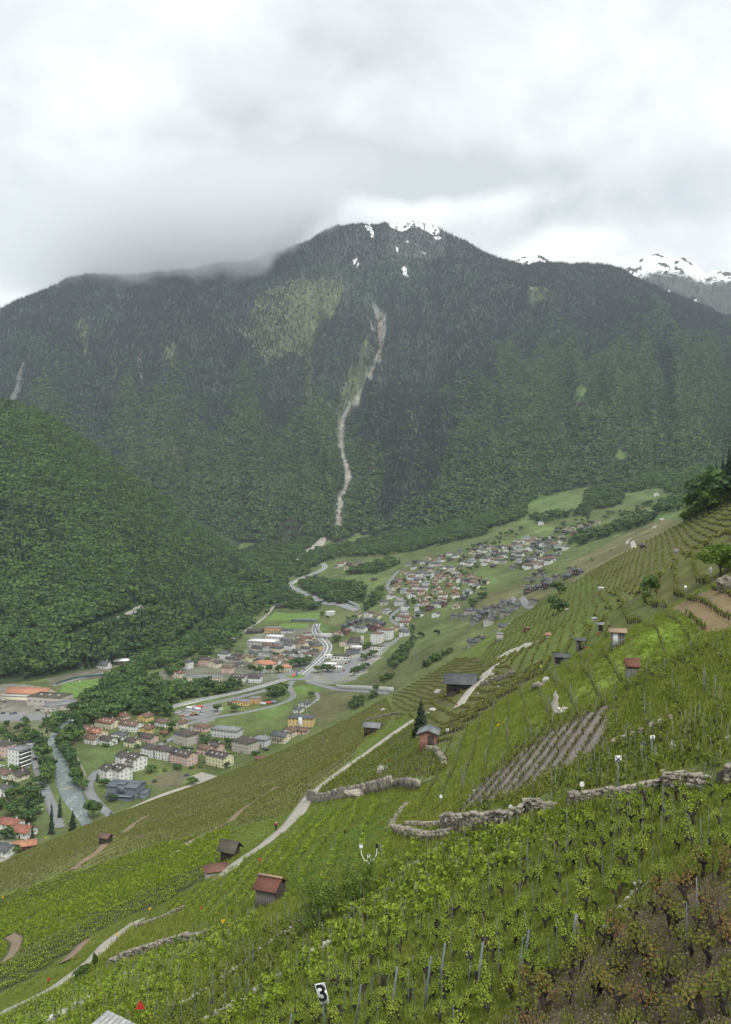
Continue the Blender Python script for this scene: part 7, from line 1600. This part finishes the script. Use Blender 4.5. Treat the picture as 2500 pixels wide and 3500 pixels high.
for k_ in ('green', 'lime', 'sensor', 'dark', 'strip'):
    P = FPLAN[k_]; lo, hi = P.min(0), P.max(0); Q = rng.uniform(lo, hi, (int(np.prod(hi - lo) / (.16 if k_ != 'sensor' else .3)), 2)); PPg.append(Q[in_poly(Q[:, 0], Q[:, 1], P)])
t_ = rng.uniform(-.47, .47, 60000); y_ = np.exp(rng.uniform(math.log(35), math.log(230), 60000)); q_ = np.c_[t_ * y_, y_]; free = np.ones(len(q_), bool)
for k_ in FIELDS: free &= ~in_poly(q_[:, 0], q_[:, 1], FPLAN[k_])
for (nm, px, wd, m) in PATHS: free &= seg_dist(q_[:, 0], q_[:, 1], path_plan(px)) > wd * .55 + .2
PPg.append(q_[free])
Q = np.concatenate(PPg); Q = Q[rng.permutation(len(Q))[:90000]]
scatter('meadow_grass', np.c_[Q, h_slope(Q[:, 0], Q[:, 1])], rng.uniform(0, 6.28, len(Q)), rng.uniform(.8, 2.0, len(Q)) * (1 + .5 * fbm(Q[:, 0] / 5, Q[:, 1] / 8, 3, 23)), rng.integers(0, 3, len(Q)), TUF, 'bright uneven grass between the upper vine rows', 'grass')
# shrubby weeds on the terrace banks
bank = plan(FIELDS['bank'][0], S_); lo, hi = bank.min(0), bank.max(0); Q = rng.uniform(lo, hi, (5000, 2)); Q = Q[in_poly(Q[:, 0], Q[:, 1], bank)]
scatter('bank_grass', np.c_[Q, h_slope(Q[:, 0], Q[:, 1])], rng.uniform(0, 6.28, len(Q)), rng.uniform(1.5, 3.2, len(Q)), rng.integers(0, 3, len(Q)), TUF, 'long dark grass on the bank below the pale path', 'grass')

# earth ridges of the gravel plot, under its rows
def ridges(k, wd, ht, name, label, m):
    a, b = plan(FIELDS[k][2], S_); u = (b - a) / np.linalg.norm(b - a); n = np.array([-u[1], u[0]]); P = FPLAN[k]; rs = FIELDS[k][3]; A = P @ u; Bn = P @ n; VV, FF, o = [], [], 0
    for j in range(math.floor(Bn.min() / rs), math.ceil(Bn.max() / rs) + 1):
        s = np.arange(A.min(), A.max(), .6); C = s[:, None] * u + (j * rs + .35 * fbm(s / 12, np.full(len(s), j * .21), 2, 7) * rs)[:, None] * n
        ins = in_poly(C[:, 0], C[:, 1], P); C = C[ins]
        if len(C) < 4: continue
        z = h_slope(C[:, 0], C[:, 1]); hh = ht * (1 + .4 * fbm(C[:, 0], C[:, 1], 2, 19))
        sec = [np.c_[C + n * w_ * wd, z + zz * hh - .03 * (zz == 0)] for w_, zz in ((-.5, 0), (-.2, 1), (.2, 1), (.5, 0))]
        V = np.stack(sec, 1); nr = len(C); VV.append(V.reshape(-1, 3)); FF.append(grid_faces(nr, 4) + o); o += nr * 4
    return tag(new_obj(name, np_mesh(name, np.concatenate(VV), np.concatenate(FF), True), None, m), label, 'earth', kind='stuff')
ridges('gravel', .36, .12, 'furrows', 'dark earth ridges under the vine rows of the gravel plot', plain('furrow_earth', (.075, .066, .045), .97, .3, 2))

# ------------------------------------------------------------------ last: where things share a look, say which one it is by its place
def _px(o):
    p = o.matrix_basis.translation; return CX + p.x / max(p.y, .1) * FPX
_by = {}
for o in S.objects:
    if o.parent is None and 'label' in o.keys() and 'group' in o.keys() and o.get('kind') is None: _by.setdefault(o['label'], []).append(o)
ORD = ['leftmost', 'second from left', 'third from left', 'fourth from left', 'fifth from left', 'sixth from left', 'seventh from left', 'eighth from left', 'ninth from left', 'tenth from left', 'eleventh from left', 'twelfth from left']
ORD += ['%d%s from left' % (i, {1: 'st', 2: 'nd', 3: 'rd'}.get(i % 10 if i not in (11, 12, 13) else 0, 'th')) for i in range(13, 61)]
o_kind = lambda o: o['category'] not in ('stake', 'vine')
for lab, L in _by.items():
    n = len(L)
    if 2 <= n <= 60 and len(lab.split()) <= 13 and o_kind(L[0]):
        L.sort(key=_px)
        for i, o in enumerate(L): o['label'] = lab + ', ' + (ORD[i] if i < n - 1 else 'rightmost')
